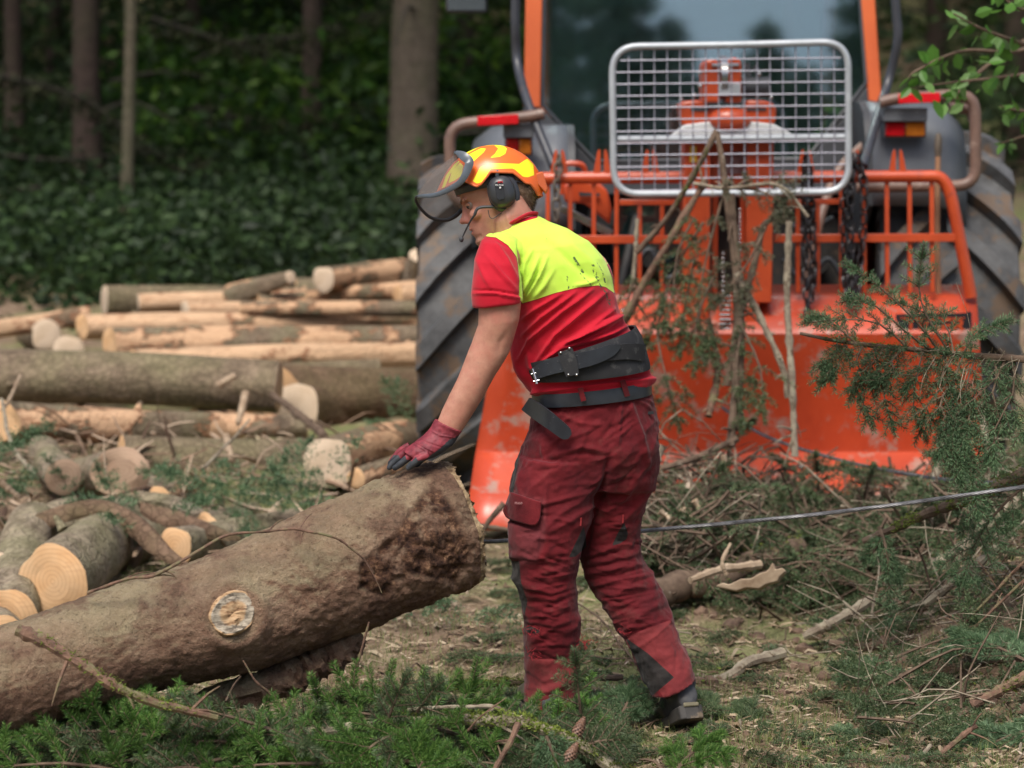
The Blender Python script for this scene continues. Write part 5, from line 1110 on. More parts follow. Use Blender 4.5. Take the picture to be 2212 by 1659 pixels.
uv = UV(V)
hem = np.exp(-((uv[:, 1] - (846 - (uv[:, 0] - 1150) * .1)) / 5) ** 2) * (uv[:, 1] > 800) * (uv[:, 0] > 1150); d += .010 * hem
V = V + N_ * d[:, None]; setV(me, V)
ypoly = [(1166, 462), (1110, 478), (1075, 490), (1047, 502), (1026, 526), (1043, 511), (1072, 514), (1097, 531), (1115, 556), (1123, 596), (1126, 656), (1157, 647), (1202, 632), (1248, 621), (1290, 617), (1308, 621), (1327, 634), (1322, 600), (1312, 572), (1345, 530), (1300, 440), (1180, 430)]
addattr(me, 'hi', poly_sd(uv, ypoly) / 4.)
col_ = np.maximum(0, 1 - seg_dist(uv, (1100, 483), (1156, 466))[0] / 9); addattr(me, 'collar', col_)
mk = np.zeros(len(V))
for a, b, w in (((1240, 556), (1262, 588), 2.2), ((1255, 590), (1275, 618), 1.6), ((1276, 575), (1290, 605), 3.2), ((1288, 570), (1305, 610), 1.8), ((1290, 610), (1318, 650), 2.2), ((1310, 645), (1328, 672), 2.0), ((1225, 598), (1228, 622), 1.5)):
    mk = np.maximum(mk, np.exp(-(seg_dist(uv, a, b)[0] / w) ** 2))
addattr(me, 'mark', mk)
t = NT('shirt_fabric'); h = t.attr('hi'); f = t.math('GREATER_THAN', h, 0.)
ye = t.ramp(t.noise(5, 4, .6), [(.3, (.50, .76, .07)), (.6, (.60, .87, .10))]); ye = t.mix(t.ramp(t.noise(7, 7, .75, stretch=(1, 1, .6)), [(.52, 0.), (.75, .5)]), ye, (.33, .45, .08))
re = t.ramp(t.noise(4, 5, .6), [(.35, (.40, .005, .018)), (.65, (.50, .008, .025))]); re = t.mix(t.ramp(t.noise(6, 6, .7), [(.55, 0.), (.72, .5)]), re, (.26, .012, .022))
c = t.mix(f, re, ye); c = t.mix(t.math('LESS_THAN', t.math('ABSOLUTE', t.math('ADD', h, .12)), .22), c, (.25, .01, .015))
c = t.mix(t.ramp(t.attr('collar'), [(.3, 0.), (.4, 1.)]), c, (.5, .01, .03))
c = t.mix(t.math('MULTIPLY', t.ramp(t.attr('mark'), [(.3, 0.), (.6, 1.)]), t.ramp(t.noise(110, 3, .6), [(.45, 0.), (.55, .9)])), c, (.03, .07, .04))
c = t.mix(t.ramp(t.noise(170, 2, .5), [(.76, 0.), (.78, .8)]), c, (.06, .06, .03))
t.col(c); t.b.inputs['Sheen Weight'].default_value = .15; t.bump(t.noise(700, 2, .5), .15, .001); M['shirt'] = t.set(.8, 0, .2)
shirt = finish(me, 'shirt', M['shirt'], worker)
m = MB(); tube(m, spline([P(1098, 486, Y0 - .05), P(1118, 474, Y0 - .068), P(1140, 463, Y0 - .06), P(1158, 462, Y0 - .02), P(1150, 470, Y0 + .04)], 24), .0075, 8, flat=.6); m.build('collar', pbr('red_knit', (.5, .01, .03), None, 50, .85), shirt)
# --- trousers
m = MB()
loft(m, [ring(*q) for q in [((1158, 852), (1401, 830), .02, .118), ((1150, 885), (1409, 865), .02, .13), ((1140, 930), (1420, 915), .02, .14), ((1126, 975), (1424, 965), .02, .145), ((1118, 1015), (1421, 1012), .03, .14), ((1112, 1050), (1412, 1055), .03, .12)]])
loft(m, [ring(*q) for q in [((1122, 985), (1305, 990), .0, .13), ((1110, 1020), (1300, 1030), -.01, .12), ((1102, 1060), (1290, 1080), -.02, .112), ((1098, 1110), (1276, 1130), -.03, .105), ((1097, 1160), (1264, 1175), -.035, .10), ((1101, 1205), (1254, 1215), -.04, .09), ((1107, 1250), (1246, 1258), -.045, .085), ((1122, 1300), (1250, 1305), -.04, .082), ((1132, 1350), (1254, 1350), -.03, .082), ((1134, 1400), (1250, 1398), -.02, .078), ((1135, 1450), (1249, 1450), -.02, .075), ((1134, 1500), (1246, 1502), -.02, .075), ((1137, 1535), (1243, 1538), -.02, .074), ((1139, 1560), (1241, 1563), -.02, .072)]])
loft(m, [ring(*q) for q in [((1262, 985), (1421, 990), .05, .13), ((1262, 1030), (1415, 1030), .06, .125), ((1252, 1075), (1401, 1078), .07, .12), ((1246, 1120), (1390, 1115), .075, .11), ((1246, 1165), (1381, 1155), .075, .105), ((1252, 1215), (1388, 1195), .07, .098), ((1270, 1258), (1407, 1235), .06, .095), ((1298, 1300), (1428, 1276), .05, .092), ((1328, 1345), (1446, 1318), .035, .088), ((1352, 1390), (1463, 1365), .02, .084), ((1376, 1438), (1482, 1415), .0, .078), ((1396, 1482), (1495, 1452), -.02, .074), ((1408, 1504), (1500, 1468), -.03, .072)]])
me = solid('trousers', m, .0042, 4)
V, N_ = getV(me)
z3 = lambda *q: [(1008 + a * .3924, 1008 + b * .3924) for a, b in q]
z6 = lambda *q: [(1080 + a * .1953, 684 + b * .1953) for a, b in q]
st = []
rs = np.random.RandomState(12)
for (a, b, c_, amp) in (((285, 535), (450, 575), (600, 540), .008), ((290, 590), (450, 625), (605, 590), .007), ((300, 650), (470, 690), (612, 640), .009), ((320, 710), (480, 740), (615, 690), .007), ((325, 770), (480, 800), (622, 760), .006), ((320, 840), (480, 860), (625, 830), .005), ((330, 960), (480, 985), (615, 960), .004), ((260, 470), (400, 500), (600, 470), .005),
        ((640, 500), (800, 455), (945, 420), .008), ((640, 550), (820, 515), (960, 480), .008), ((655, 600), (830, 570), (990, 530), .009), ((690, 650), (860, 620), (1010, 590), .007), ((720, 700), (900, 680), (1040, 640), .006), ((760, 760), (920, 740), (1080, 700), .005), ((800, 820), (960, 800), (1100, 760), .006), ((850, 900), (980, 870), (1120, 850), .004), ((1060, 900), (1120, 1000), (1180, 1130), .005), ((1000, 920), (1080, 1060), (1130, 1150), .004), ((900, 980), (1000, 1080), (1080, 1200), .004),
        ((300, 1080), (420, 1180), (590, 1130), .004), ((330, 1200), (450, 1240), (590, 1190), .004)):
    jt = lambda q: [(x_ + rs.uniform(-5, 5), y_ + rs.uniform(-6, 6)) for x_, y_ in z3(*q)]; st.append((amp * rs.uniform(.35, .75), rs.uniform(3.5, 6), jt((a, b, c_)))); 
    st.append((-amp * .35, 3.2, [(p[0] + rs.uniform(-15, 15), p[1] + 9 + rs.uniform(-4, 4)) for p in z3(a, b, c_)]))
st += [(.010, 7, z6((1410, 870), (1540, 1260), (1640, 1659))), (.006, 5, z6((1340, 900), (1320, 1150), (1300, 1500))), (-.014, 8, [(1318, 985), (1308, 1030), (1296, 1080)]), (-.008, 5, [(1300, 1050), (1278, 1130), (1262, 1190)]), (.006, 6, z3((720, 200), (560, 300), (420, 380))), (.005, 5, z3((700, 130), (500, 190), (300, 230))), (.006, 6, z6((600, 1540), (900, 1440), (1200, 1500))), (-.004, 6, z6((560, 1600), (880, 1500), (1180, 1560))),
       (.005, 5, z6((700, 1100), (900, 1180), (1150, 1200))), (.004, 5, z6((500, 1350), (480, 1500), (520, 1659))), (.004, 3, z6((1460, 900), (1580, 960), (1680, 1040))), (.004, 3, z6((1480, 880), (1620, 920), (1700, 980))), (.005, 5, z3((440, 60), (430, 250), (450, 470))), (.004, 5, z3((300, 30), (290, 120), (300, 170))), (.006, 6, z3((950, 60), (870, 180), (760, 260))), (.005, 6, z3((1000, 150), (900, 260), (800, 330))), (-.0035, 2, z3((325, 1045), (470, 1062), (612, 1052))), (-.0035, 2, z3((880, 940), (1000, 880), (1120, 845)))]
rs = np.random.RandomState(3)
for k in range(110):
    left = rs.rand() < .5; v_ = rs.uniform(1080, 1420); 
    cx_ = (1180 if left else 1325 + max(0, v_ - 1200) * .35) + rs.uniform(-35, 35); w_ = rs.uniform(15, 40); sl_ = rs.uniform(-.35, .5) * (-1 if not left else 1)
    st.append((rs.uniform(.0015, .004) * rs.choice([-1, 1]), rs.uniform(2, 4), [(cx_ - w_, v_ - w_ * sl_), (cx_, v_), (cx_ + w_, v_ + w_ * sl_)]))
for k in range(26):
    v_ = rs.uniform(880, 1060); cx_ = rs.uniform(1150, 1390); w_ = rs.uniform(20, 55); st.append((rs.uniform(.0015, .0035) * rs.choice([-1, 1]), rs.uniform(3, 6), [(cx_ - w_, v_ + rs.uniform(0, 40)), (cx_, v_), (cx_ + w_ * .6, v_ - rs.uniform(0, 40))]))
uv = UV(V)
rot = V @ A([[.8, 0, .6], [0, 1, 0], [-.6, 0, .8]]).T
rg_ = (1 - np.abs(fbm(rot * A([4.5, 4.5, 13]) + 3))) ** 2 - .4
d = 1.2 * folds(V, N_, st) + .003 * fbm(V * A([14, 14, 22])) + .0016 * fbm(V * 60) + .008 * rg_
d += .007 * smooth01(poly_sd(uv, [(1096, 1125), (1168, 1148), (1164, 1212), (1100, 1208)]), -1, 4) * (N_[:, 1] < .2)
V = V + N_ * d[:, None]; setV(me, V); uv = UV(V)
left = V[:, 0] < 99
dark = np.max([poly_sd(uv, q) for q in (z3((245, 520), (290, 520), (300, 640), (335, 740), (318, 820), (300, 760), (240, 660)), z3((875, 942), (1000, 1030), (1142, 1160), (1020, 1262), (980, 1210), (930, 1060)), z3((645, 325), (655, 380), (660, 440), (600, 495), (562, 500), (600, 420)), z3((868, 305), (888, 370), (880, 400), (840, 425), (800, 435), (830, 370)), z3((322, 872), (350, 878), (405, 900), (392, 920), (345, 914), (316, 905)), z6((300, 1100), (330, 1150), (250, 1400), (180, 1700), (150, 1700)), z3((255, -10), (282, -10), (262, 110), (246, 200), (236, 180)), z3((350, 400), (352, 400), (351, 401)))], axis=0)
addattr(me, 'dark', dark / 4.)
addattr(me, 'cuff', np.maximum(poly_sd(uv, z3((300, 1058), (640, 1058), (640, 1500), (300, 1500))), poly_sd(uv, z3((880, 935), (1120, 845), (1300, 1200), (1100, 1300)))) / 4.)
addattr(me, 'pock', smooth01(poly_sd(uv, z3((200, 130), (430, 180), (430, 400), (380, 530), (225, 530))), -8, 5))
t = NT('trouser_fabric'); c = t.ramp(t.noise(5, 6, .65), [(.3, (.058, .004, .007)), (.5, (.105, .006, .010)), (.68, (.155, .009, .013))])
c = t.mix(t.math('GREATER_THAN', t.attr('cuff'), 0.), c, t.ramp(t.noise(8, 5, .65), [(.35, (.11, .016, .018)), (.65, (.2, .028, .03))]))
c = t.mix(t.math('MULTIPLY', t.attr('pock'), .6), c, (.13, .03, .035))
c = t.mix(t.ramp(t.noise(9, 8, .75), [(.55, 0.), (.75, .6)]), c, (.11, .045, .035))
c = t.mix(t.ramp(t.noise(3.5, 6, .7), [(.52, 0.), (.7, .5)]), c, (.27, .03, .035))
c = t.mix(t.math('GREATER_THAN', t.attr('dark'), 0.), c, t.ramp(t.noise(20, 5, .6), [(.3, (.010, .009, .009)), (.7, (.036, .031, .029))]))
t.col(c); t.bump(t.math('ADD', t.math('MULTIPLY', t.noise(55, 5, .65), 1.), t.math('MULTIPLY', t.noise(500, 2, .5), .2)), .5, .004); t.b.inputs['Sheen Weight'].default_value = .1; M['trousers'] = t.set(.82, 0, .2)
trou = finish(me, 'trousers', M['trousers'], worker)
# frayed threads
for (u, v, n_) in ((1150, 1360, 30), (1262, 1388, 30), (1146, 1412, 16), (1345, 1362, 14)):
    m = MB(); p0 = P(u, v, Y0 - .12 if u < 1300 else Y0 - .06)
    for k in range(n_):
        a = p0 + rs.randn(3) * A([.012, .006, .006]); d_ = nrm(rs.randn(3) * .7 + A([.6 if u > 1200 else 0, -.3, -.2])) * rs.uniform(.006, .02); tube(m, [a, a + d_ * .5 + rs.randn(3) * .001, a + d_], .0006, 3, cap=False)
    m.build('frayed_tear', pbr('red_thread', (.30, .012, .02), None, 90, .9), trou)['kind'] = 'stuff'
def sY(u, uc, a, b, Yc, off=.004): return Yc - b * math.sqrt(max(.02, 1 - ((u - uc) / a) ** 2)) - off
def ribbon(name, pts, hw, surf, mat, parent, th=.004, n=40, bevel=0):
    """strip lying on an elliptic surface; pts/hw in picture units"""
    p = spline(pts, n); hw_ = spline([[h] for h in hw], n)[:, 0] if np.ndim(hw) else np.full(n, hw); T = np.gradient(p, axis=0); T /= np.linalg.norm(T, axis=1)[:, None]; Nn = np.stack([-T[:, 1], T[:, 0]], 1); rows = []
    for k in range(n):
        row = []
        for s in np.linspace(-1, 1, 5):
            q = p[k] + Nn[k] * hw_[k] * s; row.append(P(q[0], q[1], surf(q[0], q[1])))
        rows.append(row)
    m = MB(); m.add(A(rows).reshape(-1, 3), grid_faces(n, 5, False)); o = m.build(name, mat, parent, angle=60); md = o.modifiers.new('s', 'SOLIDIFY'); md.thickness = th; md.offset = 0; es = o.modifiers.new('e', 'EDGE_SPLIT'); es.split_angle = math.radians(40); return o
M['leather'] = pbr('black_leather', (.03, .036, .046), (.018, .02, .026), 14, .36, bump=.15, bscale=120, bd=.002)
M['neoprene'] = pbr('black_neoprene', (.022, .023, .026), (.012, .012, .014), 10, .8, c3=(.05, .05, .05), s3=30)
def bandm(name, rings_, mat, parent, th):
    m = MB(); Rr = A([ring(*q, n=72) for q in rings_]); m.add(Rr.reshape(-1, 3), grid_faces(len(rings_), 72)); o = m.build(name, mat, parent, angle=60); md = o.modifiers.new('s', 'SOLIDIFY'); md.thickness = th; md.offset = 1; es = o.modifiers.new('e', 'EDGE_SPLIT'); es.split_angle = math.radians(40); return o
bb = bandm('back_support_belt', [((1128, 782), (1374, 704), .01, .150), ((1128, 789), (1387, 726), .01, .154), ((1132, 800), (1398, 762), .01, .157), ((1138, 812), (1404, 784), .01, .158), ((1144, 820), (1405, 794), .01, .156)], M['neoprene'], worker, .006)
cB = lambda u, v: sY(u, 1268, 141, .163, Y0 + .01, .005)
cB2 = lambda u, v: sY(u, 1268, 141, .163, Y0 + .01, .010)
cB3 = lambda u, v: sY(u, 1268, 141, .163, Y0 + .01, .015)
ribbon('webbing', z6((880, 480), (1150, 420), (1400, 385), (1600, 400)), [12, 14, 17, 18], cB, M['neoprene'], bb, .004)
ribbon('strap', z6((370, 640), (520, 570), (680, 525), (860, 490), (1060, 440), (1230, 370), (1322, 320)), [13, 16, 17, 17, 15.5, 12.5, 4], cB2, M['leather'], bb, .004)
ribbon('keeper', z6((720, 372), (765, 500), (805, 650)), [16, 17, 14], cB3, M['neoprene'], bb, .004)
for q in ((768, 350), (672, 398), (758, 643), (848, 643)):
    u, v = z6(q)[0]; m = MB(); ball(m, P(u, v, cB3(u, v) - .003), .0038, nu=10, nv=6); m.build('rivet', M['steel'], bb)
for q in ((530, 525), (562, 618), (430, 575), (455, 665), (640, 497), (670, 588), (855, 437), (882, 527)):
    u, v = z6(q)[0]; m = MB(); ball(m, P(u, v, cB2(u, v) - .0022), (.002, .0008, .002), nu=8, nv=5); m.build('eyelet', M['dark_plastic'], bb)
for a, b in (((360, 580), (410, 745)),):
    p, q = z6(a, b); m = MB(); tube(m, [P(*p, cB2(*p) - .008), P(*q, cB2(*q) - .008)], .0035, 8)
    for s in (.3, .8):
        c_ = (p[0] + (q[0] - p[0]) * s, p[1] + (q[1] - p[1]) * s); tube(m, [P(c_[0] - 6, c_[1] + 1, cB2(*c_) - .006), P(c_[0] + 7, c_[1] - 2, cB2(*c_) - .008)], .0025, 6)
    m.build('buckle', M['steel'], bb)
wb = bandm('waist_belt', [((1149, 846), (1405, 818), .02, .139), ((1148, 862), (1408, 835), .02, .142), ((1150, 874), (1409, 848), .02, .141)], M['leather'], worker, .005)
dS = lambda u, v: Y0 - .10 - .06 * smooth01(u, 1125, 1180) - .0
ribbon('loose_belt_end', [(1136, 872), (1162, 890), (1195, 914), (1222, 936), (1231, 943)], [15.5, 17, 16.5, 14.5, 6], lambda u, v: float(Y0 - .02 - .115 * smooth01(u, 1120, 1200) - .012), M['leather'], wb, .005)
for k in range(4):
    for s in (-1, 1):
        u, v = 1150 + k * 14 + s * 3.5, 878 + k * 10 - s * 6; m = MB(); ball(m, P(u, v, float(Y0 - .02 - .115 * smooth01(u, 1120, 1200) - .0155)), (.0017, .0008, .0017), nu=8, nv=5); m.build('punch_hole', M['dark_plastic'], wb)
cW = lambda u, v: sY(u, 1278, 131, .146, Y0 + .02, .006)
for a, b in (((1253, 838), (1261, 866)), ((1345, 822), (1355, 856))):
    ribbon('belt_loop', [a, b], 5.5, cW, M['trousers'], trou, .003, 8)
ribbon('pocket_zip', [(1393, 893), (1412, 891)], 3, lambda u, v: Y0 - .05, M['neoprene'], trou, .003, 6)
fs = lambda u, v: sY(u, 1186, 92, .108, Y0 - .025, .012)
fp = z3((238, 140), (412, 196), (404, 285), (366, 325), (240, 292), (200, 248))
m = MB(); g_ = []; nn = 14
for i in range(nn):
    for j in range(nn):
        s, r_ = i / (nn - 1), j / (nn - 1); tpq = A(fp[0]) * (1 - s) + A(fp[1]) * s; lo = A([(1086, 1104), (1096, 1120), (1125, 1130), (1150, 1136), (1160, 1131), (1166, 1118)], dtype=float); q = spline(lo, 101)[int(s * 100)]; e_ = tpq * (1 - r_) + q * r_; g_.append(P(e_[0], e_[1], fs(*e_) - .004 * r_))
m.add(A(g_), grid_faces(nn, nn, False)); fo = m.build('pocket_flap', M['trousers'], trou, angle=180); md = fo.modifiers.new('s', 'SOLIDIFY'); md.thickness = .004
text('PFANNER', 1112, 1084, 1137, 1089.5, fs(1125, 1087) - .004, pbr('faded_print', (.42, .2, .2), None, 50, .8), fo, th=.0003)
for (u, v, dy_) in ((1255, 1128, -.115), (1346, 1122, -.045)):
    m = MB(); bar(m, P(u, v - 6, Y0 + dy_), P(u - 1, v + 8, Y0 + dy_), .004, .003, (0, 1, 0)); tube(m, [P(u, v - 10, Y0 + dy_), P(u, v - 6, Y0 + dy_)], .003, 6); m.build('zip_pull', pbr('zip_red', (.32, .03, .035), None, 30, .4), trou)
# --- boots
def boot(heel, toe, ank, nm='boot'):
    heel, toe, ank = A(heel), A(toe), A(ank); f = nrm(toe - heel); s = nrm(np.cross(f, A([0, 0, 1.]))); u_ = np.cross(s, f); L = np.linalg.norm(toe - heel)
    def rg(t_, w, h0, h1, n=24, tilt=0):
        c = heel + f * (L * t_); th = np.linspace(0, 2 * np.pi, n, endpoint=False); return [c + s * w * np.cos(q) + u_ * ((h0 + h1) / 2 + (h1 - h0) / 2 * np.sin(q)) for q in th]
    m = MB(); loft(m, [rg(-.14, .012, .02, .05), rg(-.1, .03, .004, .085), rg(.05, .038, .0, .105), rg(.3, .038, .0, .115), rg(.6, .045, .0, .085), rg(.9, .048, .0, .07), rg(1.15, .042, .0, .06), rg(1.3, .025, .004, .045), rg(1.33, .01, .01, .03)])
    k0 = heel + f * L * .12 + u_ * .06; pth = spline([k0, k0 * .5 + ank * .5 + u_ * .015, ank], 10); tube(m, pth, np.linspace(.047, .053, 10), 24)
    me = solid(nm, m, .004, 5); V, N_ = getV(me); ll = (V - heel) @ np.stack([f, s, u_], 1)
    dd = .0015 * fbm(V * 30) + .003 * np.sin(ll[:, 2] * 160) * smooth01(ll[:, 2], .07, .1) * (ll[:, 0] < .1); setV(me, V + N_ * dd[:, None]); addattr(me, 'olive', smooth01(ll[:, 0], L * .45, L * .55))
    t = NT('boot_rubber'); c = t.ramp(t.noise(8, 6, .7), [(.35, (.035, .035, .038)), (.6, (.075, .075, .078)), (.75, (.14, .12, .095))]); c = t.mix(t.attr('olive'), c, t.ramp(t.noise(9, 5, .7), [(.35, (.08, .07, .045)), (.7, (.19, .165, .11))])); t.col(c)
    o = finish(me, nm, t.set(.55, 0, .4), worker)
    m = MB(); sp = lambda t_, w: [heel + f * (L * t_) + s * w, heel + f * (L * t_) - s * w]; rows = []
    for t_, w in ((-.17, .018), (-.14, .034), (.05, .041), (.35, .036), (.65, .047), (.95, .051), (1.2, .045), (1.35, .028), (1.39, .01)):
        a, b = sp(t_, w); th_ = .026 if t_ < .3 else .018; rows.append([a + u_ * .012, b + u_ * .012, b - u_ * th_, a - u_ * th_])
    loft(m, rows); so = m.build('sole', pbr('boot_sole', (.05, .045, .04), (.03, .028, .026), 20, .7, c3=(.16, .12, .08), s3=12), o, bevel=.004, angle=40)
    m = MB(); c = heel - f * L * .15 - f * .006 + u_ * .012; bar(m, c - s * .022, c + s * .022, .006, .012, tuple(u_)); m.build('heel_tab', pbr('olive_rubber', (.17, .15, .09), None, 20, .6), o, bevel=.003)
boot(P(1486, 1538, 6.46), P(1442, 1578, 6.62), P(1452, 1478, 6.50))
boot((.108, 6.46, .045), (.062, 6.66, .035), P(1188, 1520, 6.51))
# --- gloves
def glove(pl, fingers, thumb, cuff, dark, Yp):
    m = MB(); loft(m, pl)
    for f_ in fingers + [thumb]:
        p = spline([P(*q[:3]) for q in f_], 16); r_ = spline([[q[3]] for q in f_], 16)[:, 0]; tube(m, p, r_, 12); ball(m, p[-1], r_[-1], nu=12, nv=8)
    me = solid('glove', m, .0021, 3); V, N_ = getV(me); uv = UV(V)
    zz = lambda *q: [(806.4 + a * .1736, 864 + b * .1736) for a, b in q]
    st = [(.003, 1.6, zz((720, 380), (820, 440), (1010, 470))), (.003, 1.4, zz((520, 520), (640, 590), (760, 650))), (.0022, 1.4, zz((500, 545), (620, 610), (700, 670))), (-.002, 1.5, zz((560, 480), (700, 540), (880, 600)))] if dark else []
    V = V + N_ * (folds(V, N_, st) + .0006 * fbm(V * 120))[:, None]; setV(me, V); uv = UV(V)
    addattr(me, 'coat', (poly_sd(uv, zz(*dark)) / 3.) if dark else np.ones(len(V)))
    t = NT('glove_knit'); a = t.attr('coat'); nz = t.math('MULTIPLY', t.math('SUBTRACT', t.noise(60, 4, .6), .5), 2.2)
    c = t.mix(t.ramp(t.math('ADD', a, nz), [(0., 0.), (.25, 1.)]), t.ramp(t.noise(40, 4, .6), [(.35, (.13, .016, .026)), (.65, (.28, .04, .055))]), t.ramp(t.noise(50, 4, .6), [(.35, (.018, .022, .028)), (.7, (.055, .06, .068))]))
    t.col(c); t.bump(t.noise(500, 2, .5), .3, .001); return finish(me, 'glove', t.set(.6, 0, .4), worker)
def gr(L, R, Y, b, n=28):
    return ring(L, R, Y - Y0, b, n)
pl_ = [gr((940, 905), (999, 931), 6.362, .034), gr((936, 912), (993, 938), 6.362, .032), gr((929, 925), (986, 950), 6.360, .031), gr((917, 938), (978, 962), 6.356, .036), gr((902, 950), (960, 976), 6.352, .041), gr((886, 962), (938, 988), 6.348, .043), (gr((872, 974), (915, 996), 6.346, .038))]
fg = [[(925, 982, 6.312, .0105), (908, 990, 6.306, .0105), (893, 1001, 6.306, .010), (883, 1010, 6.308, .0085)], [(905, 974, 6.335, .0105), (888, 984, 6.33, .0105), (868, 1000, 6.33, .0095), (853, 1011, 6.332, .008)], [(893, 967, 6.36, .0105), (872, 980, 6.357, .010), (853, 998, 6.357, .009), (841, 1010, 6.358, .0078)], [(885, 962, 6.384, .010), (868, 972, 6.384, .0095), (852, 988, 6.384, .0085), (843, 1001, 6.386, .0075)]]
glove(pl_, fg, [(960, 955, 6.385, .012), (935, 972, 6.402, .012), (912, 990, 6.412, .0105), (900, 1003, 6.415, .009)], None, ((1060, 440), (935, 500), (830, 600), (740, 668), (640, 745), (560, 752), (530, 700), (480, 760), (420, 740), (395, 690), (340, 735), (310, 680), (250, 690), (170, 770), (160, 920), (600, 920), (1080, 600)), 6.35)
ch = P(1210, 850, Y0 + .42)
m2 = [A([ch + A([.034 * math.cos(q), .022 * math.sin(q), 0]) + A([-.01 * i, .006 * i, -.022 * i]) for q in np.linspace(0, 2 * np.pi, 20, endpoint=False)]) for i in range(6)]
_P = P
def P(u, v, Y): return A([u, v, Y]) if abs(u) < 10 else _P(u, v, Y)
b0 = ch + A([-.05, .03, -.11])
glove(m2, [[(*(b0 + A([(.024 - .016 * k), 0, 0])), .0095), (*(b0 + A([.026 - .017 * k, .01, -.03])), .009), (*(b0 + A([.026 - .017 * k, .02, -.05 - .006 * (k in (1, 2))])), .0085), (*(b0 + A([.026 - .017 * k, .012, -.068 - .008 * (k in (1, 2))])), .0075)] for k in range(4)], [(*(ch + A([.0, .0, -.04])), .012), (*(ch + A([.01, -.02, -.08])), .011), (*(ch + A([.0, -.02, -.105])), .009)], None, None, 6.9)
P = _P
# ---------------------------------------------------------------- spruce boughs
class Sprigs:
    def __init__(s, rs, dens=40, nl=.013, w=.0009, seg=.04):
        s.rs = rs; s.O = []; s.Mx = []; s.L = []; s.S = []; s.dens = dens; s.nl = nl; s.w = w; s.seg = seg; s.wood = MB()
    def shoot(s, p, d, L, up, r=.0022, droop=.12, curl=0, scale=1.0, bare=0):
        """needle covered twig; returns its points"""
        n = max(2, int(round(L / s.seg))); step = L / n; p = A(p, dtype=float); d = nrm(d); pts = [p]; k0 = s.rs.randn(3) * .12
        for k in range(n):
            d = nrm(d + A([0, 0, -droop]) + k0 * .3 + up * curl); q = p + d * step
            y = nrm(np.cross(up, d) + 1e-6); z = np.cross(d, y)
            if k >= bare: s.O.append(p); s.Mx.append(np.stack([d, y, z])); s.L.append(step * 1.1); s.S.append(s.nl * scale * (1 if k < n - 1 else .85))
            p = q; pts.append(p)
        tube(s.wood, A(pts), np.linspace(r, r * .45, len(pts)), 4, cap=False); return A(pts)
    def spray(s, path, Ls, up, every=.035, r=(.006, .002), sub=.45, droop=.08, ang=.9, bare=.15, needles_main=True, scale=1.0, subp=.75, minL=.03):
        path = A(path); Lt = np.linalg.norm(np.diff(path, axis=0), axis=1).sum(); n = max(6, int(Lt / every)); p = spline(path, n + 1); T, N, B = frames(p)
        tube(s.wood, p, np.linspace(r[0], r[1], n + 1), 6, cap=True)
        for k in range(int(n * bare), n + 1):
            t = k / n; L = Ls * (math.sin(math.pi * min(1, .22 + .78 * (1 - t))) ** .7 if t < .98 else .35) * s.rs.uniform(.65, 1.15) * (1 if t < .8 else .6)
            sd = nrm(np.cross(up, T[k])); 
            if needles_main and t > .5: s.shoot(p[k], T[k], s.seg, up, r=.001, droop=0, scale=scale)
            for sg in ((1, -1) if s.rs.rand() < .75 else (1 if k % 2 else -1,)):
                d = T[k] * math.cos(ang) + sd * sg * math.sin(ang) + up * s.rs.uniform(-.15, .25)
                q = s.shoot(p[k], d, max(minL, L), up, droop=droop, scale=scale)
                if sub and L > .06:
                    for j in range(1, len(q) - 1):
                        if s.rs.rand() < subp:
                            e = nrm(q[j + 1] - q[j]); s2 = nrm(np.cross(up, e)); 
                            for sg2 in (1, -1):
                                if s.rs.rand() < .7: s.shoot(q[j], e * .65 + s2 * sg2 * .75, max(minL * .8, L * sub * s.rs.uniform(.5, 1.1)), up, r=.0013, droop=droop, scale=scale)
        s.shoot(p[-1], T[-1], max(.05, Ls * .4), up, scale=scale)
    def needles(s):
        rs = s.rs; O = A(s.O); Mx = A(s.Mx); L = A(s.L); S = A(s.S); nS = len(O); mb = MB(); nvar = 6; var = rs.randint(0, nvar, nS)
        for v in range(nvar):
            i = np.where(var == v)[0]
            if not len(i): continue
            n = s.dens; t = rs.rand(n); az = rs.uniform(-1.45, np.pi + 1.45, n); ca, sa = np.cos(az), np.sin(az); fw = rs.uniform(.35, .75, n); rd = np.sqrt(1 - fw ** 2)
            dv = np.stack([fw, rd * ca, rd * sa], 1); sv = np.cross(dv, rs.randn(n, 3)); sv /= np.linalg.norm(sv, axis=1)[:, None]; ln = rs.uniform(.75, 1.15, n)[:, None]; w = s.w / s.nl
            loc = np.stack([dv * 0, dv * ln * .5 + sv * w, dv * ln, dv * ln * .5 - sv * w], 1)   # n,4,3
            W_ = np.einsum('nqk,skc->snqc', loc, Mx[i]) * S[i][:, None, None, None]
            W_ += O[i][:, None, None, :] + (Mx[i][:, 0][:, None, :] * (t[None, :, None] * L[i][:, None, None]))[:, :, None, :]
            V = W_.reshape(-1, 3); mb.add(V, np.arange(len(V)).reshape(-1, 4))
        return mb
def bough(label, paths, seed=1, mat='needle', group=None, name='spruce_branch', up=(0, -.35, 1), cat='spruce branch', wood='stick', Ls=.16, **kw):
    k1 = {a: kw.pop(a) for a in ('dens', 'nl', 'w', 'seg') if a in kw}
    S = Sprigs(np.random.RandomState(seed), **k1); up = nrm(A(up)); root = thing(name, label, cat, paths[0][0], group)
    for p in paths: S.spray(p, Ls, up, **kw)
    S.wood.build('stem', M[wood], root); S.needles().build('needles', M[mat], root, smooth=False); return root
GF = 'green spruce boughs in the foreground'
fg = dict(dens=150, nl=.0215, w=.0008, seg=.04)
